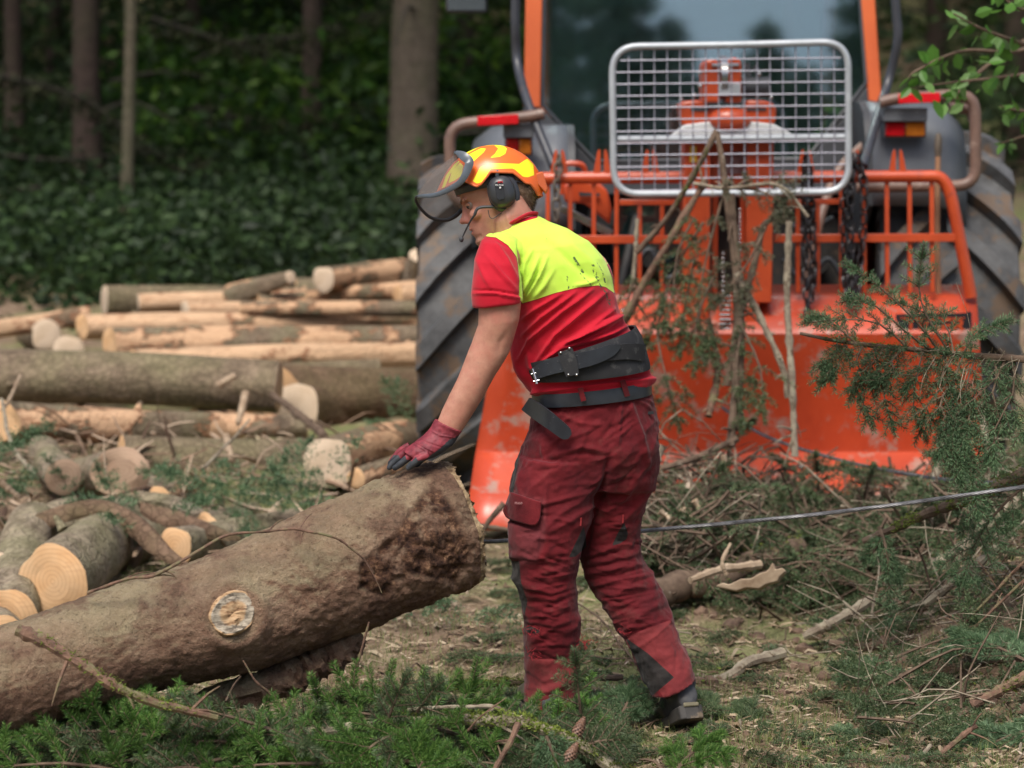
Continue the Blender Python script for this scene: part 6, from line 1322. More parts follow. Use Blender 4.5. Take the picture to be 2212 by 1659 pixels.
B_ = [
 ('leftmost green bough at the bottom, tip pointing left out of the photo', [(420, 1600, 5.95), (220, 1580, 5.9), (40, 1590, 5.85), (-90, 1610, 5.8)], 1),
 ('bottom left corner bough lying lowest', [(330, 1680, 5.75), (160, 1650, 5.75), (20, 1655, 5.75), (-60, 1660, 5.75)], 2),
 ('bough running left below the slanting brown stick', [(640, 1610, 5.98), (480, 1580, 5.98), (330, 1560, 5.98), (210, 1560, 5.97)], 3),
 ('bough lying below the middle of the felled trunk', [(380, 1660, 5.8), (500, 1635, 5.85), (620, 1610, 5.9), (720, 1580, 5.95)], 4),
 ('bough with raised tips right of the trunk, nearest the thin upright stick', [(1000, 1590, 5.95), (880, 1560, 5.98), (780, 1540, 6.0), (690, 1545, 6.02)], 5),
 ('bough hanging over the bottom edge left of the mossy branch', [(900, 1570, 5.9), (820, 1600, 5.85), (760, 1650, 5.8)], 6),
 ('bough lying in front of the left boot of the worker', [(940, 1560, 6.08), (1060, 1545, 6.12), (1160, 1540, 6.14), (1260, 1545, 6.14)], 7),
 ('bough under the mossy branch at the bottom middle', [(1220, 1690, 5.8), (1080, 1650, 5.85), (960, 1650, 5.85)], 8),
 ('light green bough standing up at the bottom edge left of centre', [(880, 1720, 5.75), (905, 1660, 5.76), (925, 1630, 5.78)], 9),
 ('bough filling the gap between left and middle boughs at the bottom', [(740, 1650, 5.8), (600, 1650, 5.8), (460, 1660, 5.8)], 10),
 ('bough lying behind the others at the left, just under the trunk', [(300, 1560, 6.0), (180, 1570, 5.95), (60, 1590, 5.9)], 11),
 ('low bough at the bottom edge under the raised tips', [(900, 1650, 5.85), (780, 1630, 5.88), (650, 1650, 5.85)], 12),
 ('bough crossing the lower left with tips toward the trunk', [(60, 1640, 5.88), (180, 1600, 5.9), (300, 1590, 5.92), (420, 1575, 5.95)], 14),
 ('bough at the bottom between the left corner and the middle', [(180, 1660, 5.8), (300, 1640, 5.82), (430, 1625, 5.85)], 15),
 ('bough rising over the grey lichened stick', [(760, 1560, 6.0), (880, 1535, 6.02), (990, 1525, 6.03), (1060, 1520, 6.03)], 16),
 ('dark bough hanging below the mossy branch by the cones', [(1180, 1590, 5.84), (1200, 1640, 5.82), (1220, 1700, 5.8)], 13)]
for lab, path, sd_ in B_:
    bough(lab, [pl(*path)], seed=sd_, group=GF, mat='needle_blue' if sd_ in (11, 13) else 'needle', Ls=.12 if sd_ == 9 else (.06 if sd_ == 7 else .15), droop=.0 if sd_ not in (6, 13) else .1, bare=.03, up=(0, -.95, .5), every=.055, sub=.5, subp=.3, minL=.065, **fg)
S = Sprigs(np.random.RandomState(55), dens=60, nl=.019, w=.0009, seg=.045)
for k in range(120):
    u = S.rs.uniform(-80, 1330); v = S.rs.uniform(1575, 1690) if u < 1150 else S.rs.uniform(1610, 1700); Y = S.rs.uniform(5.85, 6.1); p = P(u, v, Y); d = nrm(S.rs.randn(3) * A([1, .4, .25])); L = S.rs.uniform(.1, .25)
    S.spray([p, p + d * L * .5 + A([0, 0, .01]), p + d * L], .09, nrm(A([0, -.9, .6])), every=.06, droop=.05, sub=0, minL=.05)
S.wood.build('twig_layer', M['stick']); tag(bpy.data.objects['twig_layer'], 'brown stems of the lower layer of boughs in the foreground', 'twigs', kind='stuff')
tag(S.needles().build('bough_layer', M['needle_dark'], smooth=False), 'lower layer of duller spruce boughs under the green ones in the foreground', 'spruce brush', kind='stuff')
# upright fresh tips rising from the pile
rs = np.random.RandomState(21)
for k, (u, v, Y, L) in enumerate([(700, 1510, 6.05, .07), (760, 1500, 6.05, .08), (825, 1495, 6.05, .08), (905, 1500, 6.05, .07), (1015, 1490, 6.07, .08), (1245, 1535, 6.12, .10), (1285, 1560, 6.1, .07), (1200, 1555, 6.1, .05), (1140, 1545, 6.13, .05), (560, 1545, 6.02, .06)]):
    S = Sprigs(rs, dens=85, nl=.019, w=.0009, seg=.022); pos = ['second from the left', 'third from the left', 'fourth from the left', 'fifth from the left', 'sixth from the left', 'tallest at the right end', 'rightmost', 'short one left of the tallest', 'short one before the trouser leg', 'leftmost, alone below the trunk'][k]
    root = thing('spruce_tip', 'fresh spruce tip rising from the foreground boughs, ' + pos, 'spruce tip', P(u, v, Y), 'upright fresh spruce tips')
    S.shoot(P(u, v + 20, Y), A([rs.uniform(-.5, .5), -.1, 1]), L + .03, A([0, -1, .1]), droop=0); S.shoot(P(u, v + 8, Y), A([.8, -.1, .7]), L * .6, A([0, -1, .1]), droop=0); S.shoot(P(u, v + 8, Y), A([-.8, -.1, .6]), L * .6, A([0, -1, .1]), droop=0)
    S.wood.build('stem', M['stick'], root); S.needles().build('needles', M['needle'], root, smooth=False)
bough('small bright green spruce sprig at the bottom edge right of the worker', [pl((1450, 1690, 5.95), (1480, 1640, 5.97), (1530, 1600, 6.0))], seed=31, mat='needle', Ls=.11, bare=0, **fg)
bough('small spruce sprig standing in the grass right of the boot', [pl((1330, 1560, 6.5), (1350, 1530, 6.52), (1360, 1500, 6.55)), pl((1330, 1570, 6.45), (1300, 1550, 6.45))], seed=32, mat='needle_blue', Ls=.09, bare=0, **fg)
bough('flat dead spruce twig lying behind the right boot', [pl((1700, 1600, 6.5), (1600, 1560, 6.6), (1500, 1500, 6.75))], seed=33, mat='needle_dark', Ls=.14, bare=0, **fg)
bough('spruce twig lying on the ground at the lower right', [pl((2050, 1620, 6.3), (1900, 1600, 6.4), (1760, 1610, 6.4))], seed=34, mat='needle_blue', Ls=.14, bare=0, **fg)
bough('spruce twig lying at the right edge below the red branch', [pl((2300, 1560, 6.1), (2180, 1590, 6.2), (2080, 1640, 6.2))], seed=35, mat='needle_blue', Ls=.14, bare=0, **fg)
bough('spruce twig lying on the soil in the middle right', [pl((2000, 1480, 6.9), (1900, 1450, 7.0), (1820, 1440, 7.1))], seed=36, mat='needle_blue', Ls=.1, bare=0, **fg)
bough('spruce twig on the bank by the right edge', [pl((2260, 1450, 6.5), (2160, 1400, 6.7), (2080, 1370, 6.8))], seed=37, mat='needle_blue', Ls=.13, bare=0, **fg)
bough('spruce twig behind the worker\'s right knee on the forest floor', [pl((1480, 1250, 8.2), (1600, 1290, 8.0), (1750, 1290, 8.0))], seed=38, mat='needle_dark', Ls=.16, bare=0, dens=26, nl=.016, w=.0014, seg=.045)
# the branch reaching in from the right at knee height of the plate
rb = dict(dens=54, nl=.0185, w=.0009, seg=.035)
main = thing('spruce_branch', 'long spruce branch reaching in from the right edge before the orange plate', 'spruce branch', P(2212, 778, 6.6))
S = Sprigs(np.random.RandomState(41), **rb); mp = spline(pl((1728, 720, 7.0), (1800, 735, 6.97), (1900, 748, 6.93), (2000, 757, 6.9), (2100, 768, 6.86), (2212, 776, 6.8), (2420, 800, 6.7)), 60)
tube(S.wood, mp, np.linspace(.0045, .012, 60), 9, jit=.05); UPD = nrm(A([0, -.5, 1.])); 
def sp(path, Ls=.1, up=UPD, **k): S.spray(pl(*path), Ls, up, r=(.0035, .0015), bare=k.pop('bare', .1), every=.055, subp=.15, minL=.05, **k)
sp([(1960, 752, 6.9), (1900, 700, 6.88), (1830, 690, 6.86), (1760, 695, 6.85)], .07); sp([(2030, 760, 6.9), (1975, 690, 6.86), (1900, 620, 6.84), (1850, 585, 6.82)], .06)
sp([(2050, 760, 6.88), (2000, 680, 6.86), (1985, 620, 6.85), (1990, 560, 6.84)], .06); sp([(2010, 757, 6.9), (1960, 720, 6.8), (1890, 660, 6.75), (1845, 650, 6.73)], .06)
sp([(2080, 765, 6.86), (2110, 720, 6.83), (2160, 700, 6.8)], .05); sp([(2060, 764, 6.86), (2040, 700, 6.9), (1960, 660, 6.92)], .07); sp([(1850, 742, 6.95), (1800, 700, 6.95), (1770, 690, 6.94)], .05)
DN = nrm(A([-.1, -1., .15]))
rs = np.random.RandomState(44)
for k in range(16):
    u = 1800 + 390 * (k / 15) + rs.uniform(-12, 12); Yb = 6.96 - (u - 1790) / 400 * .14; t_ = (u - 1790) / 400; Lh = rs.uniform(60, 190) * (.6 + .8 * t_)
    v0 = 742 + (u - 1790) * .09
    sp([(u, v0, Yb), (u + rs.uniform(-30, 10), v0 + Lh * .35, Yb - .03), (u - rs.uniform(-5, 45), v0 + Lh * .7, Yb - .04), (u - rs.uniform(0, 60), v0 + Lh, Yb - .04)], .055 + .02 * t_, up=DN, droop=.2, sub=.35 if k % 2 else .5)
for k in range(9):
    u = rs.uniform(2060, 2230); v = rs.uniform(780, 980); sp([(u, v, 6.85), (u + rs.uniform(-40, 30), v + 60, 6.8), (u + rs.uniform(-60, 30), v + 130, 6.78)], .075, up=DN, droop=.2)
S.wood.build('stem', M['stick'], main); S.needles().build('needles', M['needle_blue'], main, smooth=False)
m = MB(); rs2 = np.random.RandomState(4); C = mp[rs2.randint(8, 24, 500)] + rs2.randn(500, 3) * .006 + A([0, 0, .004]); leaf_cloud(m, C, .004, .012, rs2, .3); m.build('moss', M['moss'], main, smooth=False)
m = MB()
for k in range(46):
    i = rs2.randint(26, 56); p = mp[i] + rs2.randn(3) * .02; L = rs2.uniform(.05, .2); d = nrm(rs2.randn(3) + A([0, 0, -1.2])); q = [p, p + d * L * .5 + rs2.randn(3) * .02, p + d * L + rs2.randn(3) * .03]; tube(m, spline(q, 6), np.linspace(.0013, .0006, 6), 4, cap=False)
m.build('dead_twigs', M['lichen_stick'], main)['kind'] = 'stuff'
bough('spruce bough drooping at the right edge below the cable', [pl((2300, 1000, 6.9), (2200, 1060, 6.9), (2120, 1150, 6.9), (2080, 1250, 6.9))], seed=45, mat='needle_blue', Ls=.12, up=(0, -1, .2), droop=.15, **rb)
bough('thin spruce twig hanging down in front of the sticks at the right', [pl((1900, 1140, 7.1), (1915, 1190, 7.05), (1920, 1260, 7.05), (1925, 1330, 7.05)), pl((1915, 1200, 7.05), (1935, 1240, 7.05)), pl((1905, 1165, 7.08), (1880, 1200, 7.08))], seed=46, mat='needle_blue', Ls=.05, up=(0, -1, .2), **rb)
# ---------------------------------------------------------------- brush leaning on the winch
GB = 'sticks and broken branches leaning on the winch'
stick('leaning_branch', 'mossy forked branch leaning across the mesh guard, tip at its cross tube', pl((1548, 284, 9.15), (1500, 375, 9.15), (1445, 465, 9.2), (1375, 545, 9.25)), (.012, .010), group=GB, cat='branch', stubs=4, moss=(.15, .6, .5), seed=51)
stick('leaning_branch', 'upright bark covered branch rising before the column to the cross tube', pl((1550, 288, 9.15), (1566, 400, 9.12), (1590, 600, 9.05), (1588, 800, 8.95), (1580, 960, 8.85)), (.011, .016), group=GB, cat='branch', stubs=9, seed=52, n=40)
stick('leaning_branch', 'thick brown branch slanting down left from the bottom of the mesh guard', pl((1526, 388, 9.1), (1440, 530, 9.1), (1375, 640, 9.15), (1325, 740, 9.2)), (.013, .017), 'stick_red', group=GB, cat='branch', stubs=5, seed=53, wig=.01)
stick('leaning_branch', 'straight pale lichened pole standing right of the column', pl((1705, 478, 8.95), (1700, 640, 8.95), (1712, 850, 8.9), (1716, 990, 8.85)), (.0135, .013), 'lichen_stick', group=GB, cat='branch', stubs=8, seed=54, n=40)
stick('leaning_branch', 'grey branch slanting down right from the column foot to the pale pole', pl((1590, 590, 9.0), (1632, 670, 8.98), (1690, 795, 8.95), (1700, 860, 8.95)), (.015, .010), 'lichen_stick', group=GB, cat='branch', stubs=6, seed=55)
stick('leaning_branch', 'curved dark branch right of the chain slot', pl((1712, 478, 9.1), (1655, 480, 9.12), (1632, 560, 9.1), (1600, 680, 9.05), (1570, 830, 9.0)), (.010, .015), 'stick', group=GB, cat='branch', stubs=6, seed=56)
stick('leaning_branch', 'thin pale stick standing upright before the left part of the rack', pl((1378, 470, 9.3), (1372, 560, 9.3), (1366, 625, 9.3)), (.008, .009), 'lichen_stick', group=GB, cat='branch', stubs=2, seed=57)
stick('leaning_branch', 'brown branch low on the plate left of the tangled brush', pl((1530, 690, 9.2), (1550, 800, 9.1), (1530, 900, 9.0)), (.013, .016), 'stick_red', group=GB, cat='branch', stubs=4, seed=58)
stick('leaning_branch', 'vertical dark stem in the middle of the tangled brush', pl((1578, 420, 9.1), (1588, 520, 9.08), (1600, 700, 9.0), (1592, 930, 8.9)), (.014, .018), 'stick', group=GB, cat='branch', stubs=8, seed=59)
stick('leaning_branch', 'thin bent twig crossing from the brush to the right of the guard corner', pl((1500, 395, 9.1), (1580, 405, 9.0), (1680, 400, 9.0), (1745, 470, 9.0)), (.007, .006), 'lichen_stick', group=GB, cat='branch', stubs=8, seed=60)
stick('leaning_branch', 'pale stick leaning low at the right of the plate behind the hanging needles', pl((2068, 890, 8.6), (2040, 970, 8.5), (2010, 1060, 8.4)), (.014, .016), 'lichen_stick', group=GB, cat='branch', stubs=3, seed=61)
stick('leaning_branch', 'pale stick against the right lower corner of the plate', pl((2118, 870, 8.9), (2128, 940, 8.8), (2140, 1020, 8.7)), (.012, .014), 'lichen_stick', group=GB, cat='branch', stubs=2, seed=62)
bb_ = dict(dens=34, nl=.022, w=.0017, seg=.05)
for lab, paths, mt, sd_ in [
    ('green spruce bough drooping left of the column', [[(1520, 480, 9.1), (1470, 560, 9.1), (1430, 650, 9.1), (1400, 730, 9.1)], [(1500, 560, 9.1), (1480, 660, 9.1), (1470, 740, 9.1)]], 'needle_dark', 71),
    ('spruce bough hanging over the left leg of the column', [[(1560, 430, 9.05), (1530, 540, 9.05), (1510, 650, 9.05), (1520, 760, 9.0)]], 'needle_dry', 72),
    ('grey green spruce twig fanning out at the lower right corner of the guard', [[(1560, 405, 9.0), (1630, 410, 9.0), (1670, 425, 9.0), (1695, 450, 9.0)]], 'needle_dry', 73),
    ('pale needled twig slanting along the curved dark branch', [[(1655, 490, 9.0), (1620, 560, 8.98), (1585, 610, 8.97), (1560, 640, 8.97)]], 'needle_dry', 74),
    ('dark bough hanging low between the column and the worker\'s back', [[(1440, 640, 9.2), (1420, 720, 9.1), (1440, 820, 9.0), (1460, 900, 9.0)], [(1370, 600, 9.2), (1355, 660, 9.2), (1350, 720, 9.2)]], 'needle_dark', 75),
    ('dark bough in the heart of the tangled brush', [[(1600, 720, 8.95), (1590, 800, 8.9), (1600, 900, 8.85)], [(1600, 700, 8.95), (1640, 790, 8.9), (1650, 880, 8.85)]], 'needle_dark', 76),
    ('green bough hanging between the thick brown branch and the column', [[(1500, 470, 9.05), (1465, 540, 9.05), (1455, 620, 9.05), (1440, 690, 9.0)], [(1540, 600, 9.0), (1505, 690, 9.0), (1500, 780, 9.0)]], 'needle_dark', 79)]:
    bough(lab, [pl(*p) for p in paths], seed=sd_, mat=mt, group='needled boughs in the brush by the winch', Ls=.15, up=(0, -1, .25), droop=.14, every=.06, subp=.4, minL=.05, **bb_)
# debris heap in front of the plate
def rand_twigs(n, us, vs, ys, Lr, rr, seed, jump=.15, curve=.3, seg=4, horiz=.5):
    rs = np.random.RandomState(seed); m = MB()
    for k in range(n):
        p = P(rs.uniform(*us), rs.uniform(*vs), rs.uniform(*ys)) if vs else A([0, 0, 0])
        p[2] = max(p[2], gz(p[0], p[1]) + .0)
        hm = .24 * (1 - .75 * float(smooth01(p[0] / p[1] * F + 1106, 1560, 1760)))
        if p[2] > gz(p[0], p[1]) + hm: p[2] = gz(p[0], p[1]) + rs.uniform(.02, hm)
        d = nrm(rs.randn(3) * A([1, 1, horiz])); L = rs.uniform(*Lr); c = rs.randn(3) * curve * L; q = spline([p - d * L / 2, p + c * .5, p + d * L / 2], 7); tube(m, q, np.linspace(1, .5, 7) * rs.uniform(*rr), seg, cap=False)
    return m
tag(rand_twigs(420, (1390, 2260), (900, 1200), (8.1, 9.35), (.08, .5), (.0015, .005), 81, curve=.45).build('brushwood', M['lichen_stick']), 'tangle of dead grey twigs heaped before the orange plate', 'brushwood', kind='stuff')
tag(rand_twigs(620, (1390, 2260), (930, 1220), (8.0, 9.3), (.1, .6), (.0025, .008), 82, curve=.3).build('brushwood', M['stick']), 'darker brown twigs mixed into the heap before the orange plate', 'brushwood', kind='stuff')
S = Sprigs(np.random.RandomState(83), dens=26, nl=.020, w=.0017, seg=.05)
for k in range(330):
    u, v, Y = S.rs.uniform(1400, 2260), S.rs.uniform(950, 1210), S.rs.uniform(8.0, 9.2); p = P(u, v, Y); g = gz(p[0], Y); p[2] = min(max(p[2], g + .02), g + .03 + .2 * S.rs.rand() * (1 - .75 * float(smooth01(u, 1560, 1760)))); d = nrm(S.rs.randn(3) * A([1, .7, .3])); L = S.rs.uniform(.12, .35)
    S.spray([p, p + d * L * .5 + A([0, 0, .02]), p + d * L - A([0, 0, .02])], .10, nrm(A([0, -.4, 1])), every=.06, droop=.08, sub=0)
S.wood.build('twigs', M['stick']); tw = bpy.data.objects['twigs']; tag(tw, 'thin stems of the spruce brush in the heap before the plate', 'brushwood', kind='stuff')
tag(S.needles().build('spruce_brush', M['needle_dark'], smooth=False), 'dull green spruce brush heaped before the orange plate', 'spruce brush', kind='stuff')
S = Sprigs(np.random.RandomState(84), dens=18, nl=.02, w=.0018, seg=.05)
for us, vs, ys, n in (((430, 610), (1020, 1100), (8.9, 9.3), 14), ((-60, 70), (960, 1110), (8.8, 9.3), 9), ((180, 420), (1080, 1180), (8.6, 9.2), 6), ((620, 760), (1080, 1110), (8.9, 9.2), 6), ((800, 1000), (1290, 1340), (7.5, 8.2), 10), ((830, 900), (890, 915), (10.6, 11), 3)):
    for k in range(n):
        p = P(S.rs.uniform(*us), S.rs.uniform(*vs), S.rs.uniform(*ys)); p[2] = max(p[2], gz(p[0], p[1]) + .02); d = nrm(S.rs.randn(3) * A([1, .6, .5]) + A([0, 0, .35])); L = S.rs.uniform(.12, .3); S.spray([p, p + d * L * .5, p + d * L], .10, nrm(A([0, -.6, 1])), every=.07, sub=0, minL=.05)
tag(S.needles().build('spruce_brush', M['needle_blue'], smooth=False), 'green spruce twigs growing and lying between the stacked logs', 'spruce brush', kind='stuff')
rs = np.random.RandomState(86); m = MB()
for k in range(420):
    p = P(rs.uniform(-60, 930), rs.uniform(900, 1200), rs.uniform(8.6, 10.6)); p[2] = gz(p[0], p[1]) + rs.uniform(.0, .12); d = nrm(rs.randn(3) * A([1, .8, .35])); L = rs.uniform(.04, .3); w_ = rs.uniform(.003, .016); tube(m, spline([p, p + d * L * .5 + rs.randn(3) * L * .08, p + d * L], 5), A([.6, 1, 1, .8, .3]) * w_, 5, flat=.5)
tag(m.build('bark_debris', leafy('bark_debris_mix', (.09, .05, .035), (.30, .2, .13), (.62, .48, .35), 0, .85)), 'broken bark, splinters and sticks strewn between the stacked logs', 'debris', kind='stuff')
def bank_twigs(n, seed, mat, label, rr):
    r_ = np.random.RandomState(seed); m = MB()
    for k in range(n):
        y = r_.uniform(6.3, 8.3); x = y * r_.uniform(.145, .225); z = gz(x, y) + r_.uniform(.0, .1); p = A([x, y, z]); d = nrm(r_.randn(3) * A([1, .8, .45]) + A([.3, 0, .2])); L = r_.uniform(.08, .4)
        tube(m, spline([p, p + d * L * .5 + r_.randn(3) * L * .12, p + d * L], 7), np.linspace(1, .4, 7) * r_.uniform(*rr), 4, cap=False)
    tag(m.build('bank_twigs', M[mat]), label, 'twigs', kind='stuff')
bank_twigs(150, 5, 'lichen_stick', 'pale twigs tangled on the bank at the right', (.0015, .004)); bank_twigs(130, 6, 'stick', 'brown twigs tangled on the bank at the right', (.002, .006))
S = Sprigs(np.random.RandomState(96), dens=26, nl=.015, w=.0012, seg=.04)
for k in range(110):
    y = S.rs.uniform(6.3, 8.3); x = y * S.rs.uniform(.14, .225); p = A([x, y, gz(x, y) + S.rs.uniform(.01, .08)]); d = nrm(S.rs.randn(3) * A([1, .7, .4])); L = S.rs.uniform(.08, .25); S.spray([p, p + d * L * .5, p + d * L - A([0, 0, .01])], .07, nrm(A([0, -.5, 1])), every=.05, sub=0, minL=.04)
tag(S.needles().build('bank_sprigs', M['needle_dark'], smooth=False), 'dull spruce sprigs lying over the bank at the right', 'spruce sprigs', kind='stuff')
# individual sticks on the heap and on the ground
GS = 'sticks lying on the ground at the right'
def SK(label, pts, r, mat='stick', **kw): return stick('stick', label, pl(*pts), r, mat, group=kw.pop('group', GS), **kw)
SK('pale splintered stick end pointing left beside the worker\'s knee', [(1492, 1250, 7.6), (1560, 1228, 7.7), (1640, 1222, 7.8)], (.012, .016), 'stick_pale', seed=91)
SK('short pale upright splinter above the torn slab', [(1568, 1245, 7.6), (1560, 1215, 7.6), (1578, 1175, 7.62)], (.008, .006), 'stick_pale', seed=92)
rs = np.random.RandomState(9)
ts = thing('torn_wood_slab', 'pale torn slab of wood with a ragged right tip lying behind the worker', 'wood', P(1600, 1265, 7.6)); m = MB()
prism(m, [P(*q, 7.6) for q in ((1545, 1266), (1560, 1258), (1575, 1262), (1600, 1250), (1622, 1249), (1640, 1238), (1655, 1234), (1662, 1226), (1668, 1214), (1674, 1230), (1690, 1226), (1697, 1234), (1684, 1246), (1680, 1256), (1655, 1262), (1640, 1272), (1612, 1270), (1590, 1277), (1565, 1272))], (.01, .03, -.01)); m.build('wood', M['stick_pale'], ts, bevel=.004)
stick('rotten_log', 'dark mossy rotten trunk piece behind the pale torn slab', pl((1400, 1292, 7.9), (1520, 1250, 8.0), (1640, 1215, 8.1), (1730, 1180, 8.2)), (.05, .035), 'stick', 'rotten wood', seed=88, seg=12, wig=.03, moss=(.3, 1, .4))
SK('straight grey branch slanting up right, ending in a broken fork', [(1990, 1312, 7.4), (2060, 1262, 7.35), (2158, 1178, 7.3), (2165, 1135, 7.3)], (.014, .012), 'lichen_stick', stubs=2, seed=93)
SK('pale curved branch half sunk in the soil right of the worker\'s boot', [(1480, 1462, 7.2), (1560, 1465, 7.15), (1620, 1428, 7.2), (1690, 1410, 7.3)], (.012, .020), 'lichen_stick', seed=94)
SK('stubby grey branch in the middle of the bare soil', [(1735, 1375, 7.5), (1800, 1345, 7.5), (1880, 1295, 7.6)], (.014, .019), 'lichen_stick', seed=95, stubs=2)
SK('short thick grey branch right of the stubby one', [(1915, 1352, 7.5), (1970, 1345, 7.45), (2050, 1312, 7.45)], (.02, .015), 'lichen_stick', seed=96)
SK('thin brown root like branch below the short thick grey one', [(1790, 1392, 7.3), (1860, 1398, 7.3), (1940, 1380, 7.3)], (.01, .014), 'stick', seed=97, stubs=3)
SK('thick reddish branch entering at the right edge near the bottom', [(2098, 1525, 6.4), (2150, 1500, 6.4), (2230, 1455, 6.4)], (.013, .017), 'stick_red', seed=98, moss=(.6, .9, .25))
SK('long thin twig slanting from the bare soil to the right edge, upper one', [(2030, 1425, 6.9), (2080, 1350, 6.85), (2230, 1195, 6.8)], (.002, .005), 'stick_red', seed=99, stubs=8, n=40)
SK('long thin twig slanting from the bare soil to the right edge, lower one', [(2075, 1412, 6.85), (2110, 1350, 6.82), (2240, 1230, 6.78)], (.002, .005), 'stick_red', seed=100, stubs=8, n=40)
SK('thin reddish stick lying at the bottom right corner', [(2000, 1655, 6.15), (2060, 1605, 6.2), (2110, 1565, 6.2)], (.008, .007), 'stick_red', seed=101, stubs=3)
SK('thin pale stick lying left of the reddish corner stick', [(1930, 1660, 6.1), (1980, 1640, 6.15), (2010, 1610, 6.2)], (.005, .006), 'lichen_stick', seed=102)
SK('broad mossy branch passing just below the steel cable at the right', [(1865, 1168, 7.25), (1940, 1140, 7.2), (2040, 1098, 7.15), (2120, 1070, 7.1), (2260, 1005, 7.0)], (.010, .020), 'stick', seed=103, stubs=4, n=46, moss=(.2, 1., 1.3))
SK('thick grey branch lying behind the mossy branch at the right', [(1990, 1240, 7.9), (2060, 1205, 7.8), (2150, 1120, 7.8), (2240, 1060, 7.8)], (.03, .022), 'lichen_stick', seed=104, stubs=2)
SK('long mossy stick lying level behind the worker\'s left boot', [(920, 1500, 6.85), (1010, 1483, 6.9), (1130, 1472, 6.9), (1260, 1466, 6.95), (1345, 1464, 6.95)], (.009, .010), 'stick', seed=105, n=50, moss=(0, .8, 1.2), group='mossy branches')
SK('thick mossy branch curving down through the foreground boughs to the bottom edge', [(560, 1600, 5.95), (720, 1575, 5.95), (900, 1560, 5.93), (1020, 1556, 5.92), (1120, 1560, 5.9), (1200, 1585, 5.88), (1290, 1635, 5.86), (1400, 1700, 5.84)], (.014, .017), 'lichen_stick', seed=106, n=70, moss=(.25, 1., 1.9), group='mossy branches', stubs=5)
SK('grey lichened stick lying over the mossy branch in the foreground boughs', [(880, 1535, 6.0), (960, 1530, 6.0), (1060, 1528, 6.0), (1110, 1545, 5.98)], (.006, .006), 'lichen_stick', seed=107, n=40, stubs=4, group='mossy branches')
SK('broken reddish side branch hanging down from the mossy branch', [(1120, 1560, 5.86), (1105, 1595, 5.82), (1080, 1640, 5.8), (1060, 1680, 5.78)], (.008, .006), 'stick_red', seed=108, group='mossy branches', stubs=2)
SK('thin pale twig curving up over the mossy branch', [(1010, 1580, 5.88), (1040, 1545, 5.87), (1095, 1505, 5.88)], (.0028, .0015), 'stick_red', seed=109, group='mossy branches')
SK('yellow green stem standing right behind the worker\'s hip', [(1395, 1130, 8.6), (1402, 1060, 8.6), (1428, 960, 8.65)], (.012, .018), 'lichen_stick', seed=110, group=GB)
SK('diagonal branch on the heap left of the pale pole, low', [(1430, 1010, 8.8), (1500, 990, 8.8), (1590, 950, 8.85)], (.012, .013), 'stick', seed=111, group=GB)
SK('pale branch lying on the heap just behind the worker, pointing right', [(1380, 1185, 8.3), (1450, 1165, 8.3), (1520, 1150, 8.35)], (.012, .009), 'lichen_stick', seed=112, group=GB)
SK('thin twig with side shoots behind the knee gap of the worker', [(1240, 1300, 7.6), (1300, 1340, 7.4), (1345, 1395, 7.3), (1380, 1440, 7.2)], (.003, .002), 'stick', seed=113, stubs=8)
SK('grey slanting stick by the left corner of the orange plate', [(1030, 1165, 8.4), (1060, 1120, 8.4), (1090, 1085, 8.4)], (.008, .012), 'stick', seed=114, group=GB)
SK('level stick lying below the left corner of the orange plate', [(1000, 1120, 8.6), (1050, 1135, 8.6), (1110, 1145, 8.6)], (.010, .008), 'stick', seed=115, group=GB)
SK('fine dead twigs branch lying behind the boot toward the soil', [(1300, 1600, 6.4), (1400, 1530, 6.55), (1500, 1490, 6.7)], (.003, .002), 'stick', seed=116, stubs=10)
# white splinters
GW = 'white splinters on the heap'
for k, (u, v, du, dv, Y) in enumerate([(1440, 1120, 40, -20, 8.2), (1470, 1100, 30, 22, 8.2), (1425, 1105, 26, 8, 8.25), (1488, 1055, 6, -40, 8.4), (1500, 1080, 24, 30, 8.3), (1562, 985, 8, 40, 8.8)]):
    SK('white wood splinter in the heap, ' + ['lowest left one', 'one above the lowest left one', 'leftmost flake', 'upright one in the middle', 'one slanting below the upright one', 'highest curved one'][k], [(u, v, Y), (u + du / 2, v + dv / 2 + 4, Y), (u + du, v + dv, Y)], (.014, .004), 'chips', seed=120 + k, group=GW, n=8, wig=.01)
# pine cones
def cone(u, v, Y, tilt, label):
    root = thing('spruce_cone', label, 'cone', P(u, v, Y), 'spruce cones'); m = MB(); ax = nrm(A([math.sin(tilt), -.25, math.cos(tilt)])); s1 = nrm(np.cross(ax, A([0, 1., 0]))); s2 = np.cross(ax, s1); c0 = P(u, v, Y) - ax * .045
    tube(m, [c0 + ax * .005, c0 + ax * .045, c0 + ax * .085], [.006, .010, .004], 8)
    for k in range(110):
        t = k / 110; a = k * 2.39996; r = .0145 * math.sin(math.pi * (.08 + .88 * t)) ** .6; rd = s1 * math.cos(a) + s2 * math.sin(a); tg = np.cross(ax, rd); b = c0 + ax * (.004 + .082 * t) + rd * r * .45; tip = c0 + ax * (.004 + .082 * t - .007) + rd * r * 1.15; w = .0058
        V = [b, b + tg * w + (tip - b) * .5, tip + tg * w * .35, tip - tg * w * .35, b - tg * w + (tip - b) * .5, (b + tip) / 2 + rd * .002]; m.add(V, [(0, 1, 5), (1, 2, 5), (2, 3, 5), (3, 4, 5), (4, 0, 5)])
    m.build('scales', pbr('cone_scales', (.24, .13, .085), (.11, .055, .035), 120, .55), root, smooth=False)
cone(1250, 1578, 5.9, .35, 'brown spruce cone just above the mossy branch end'); cone(1232, 1632, 5.82, .45, 'brown spruce cone under the mossy branch at the bottom edge')
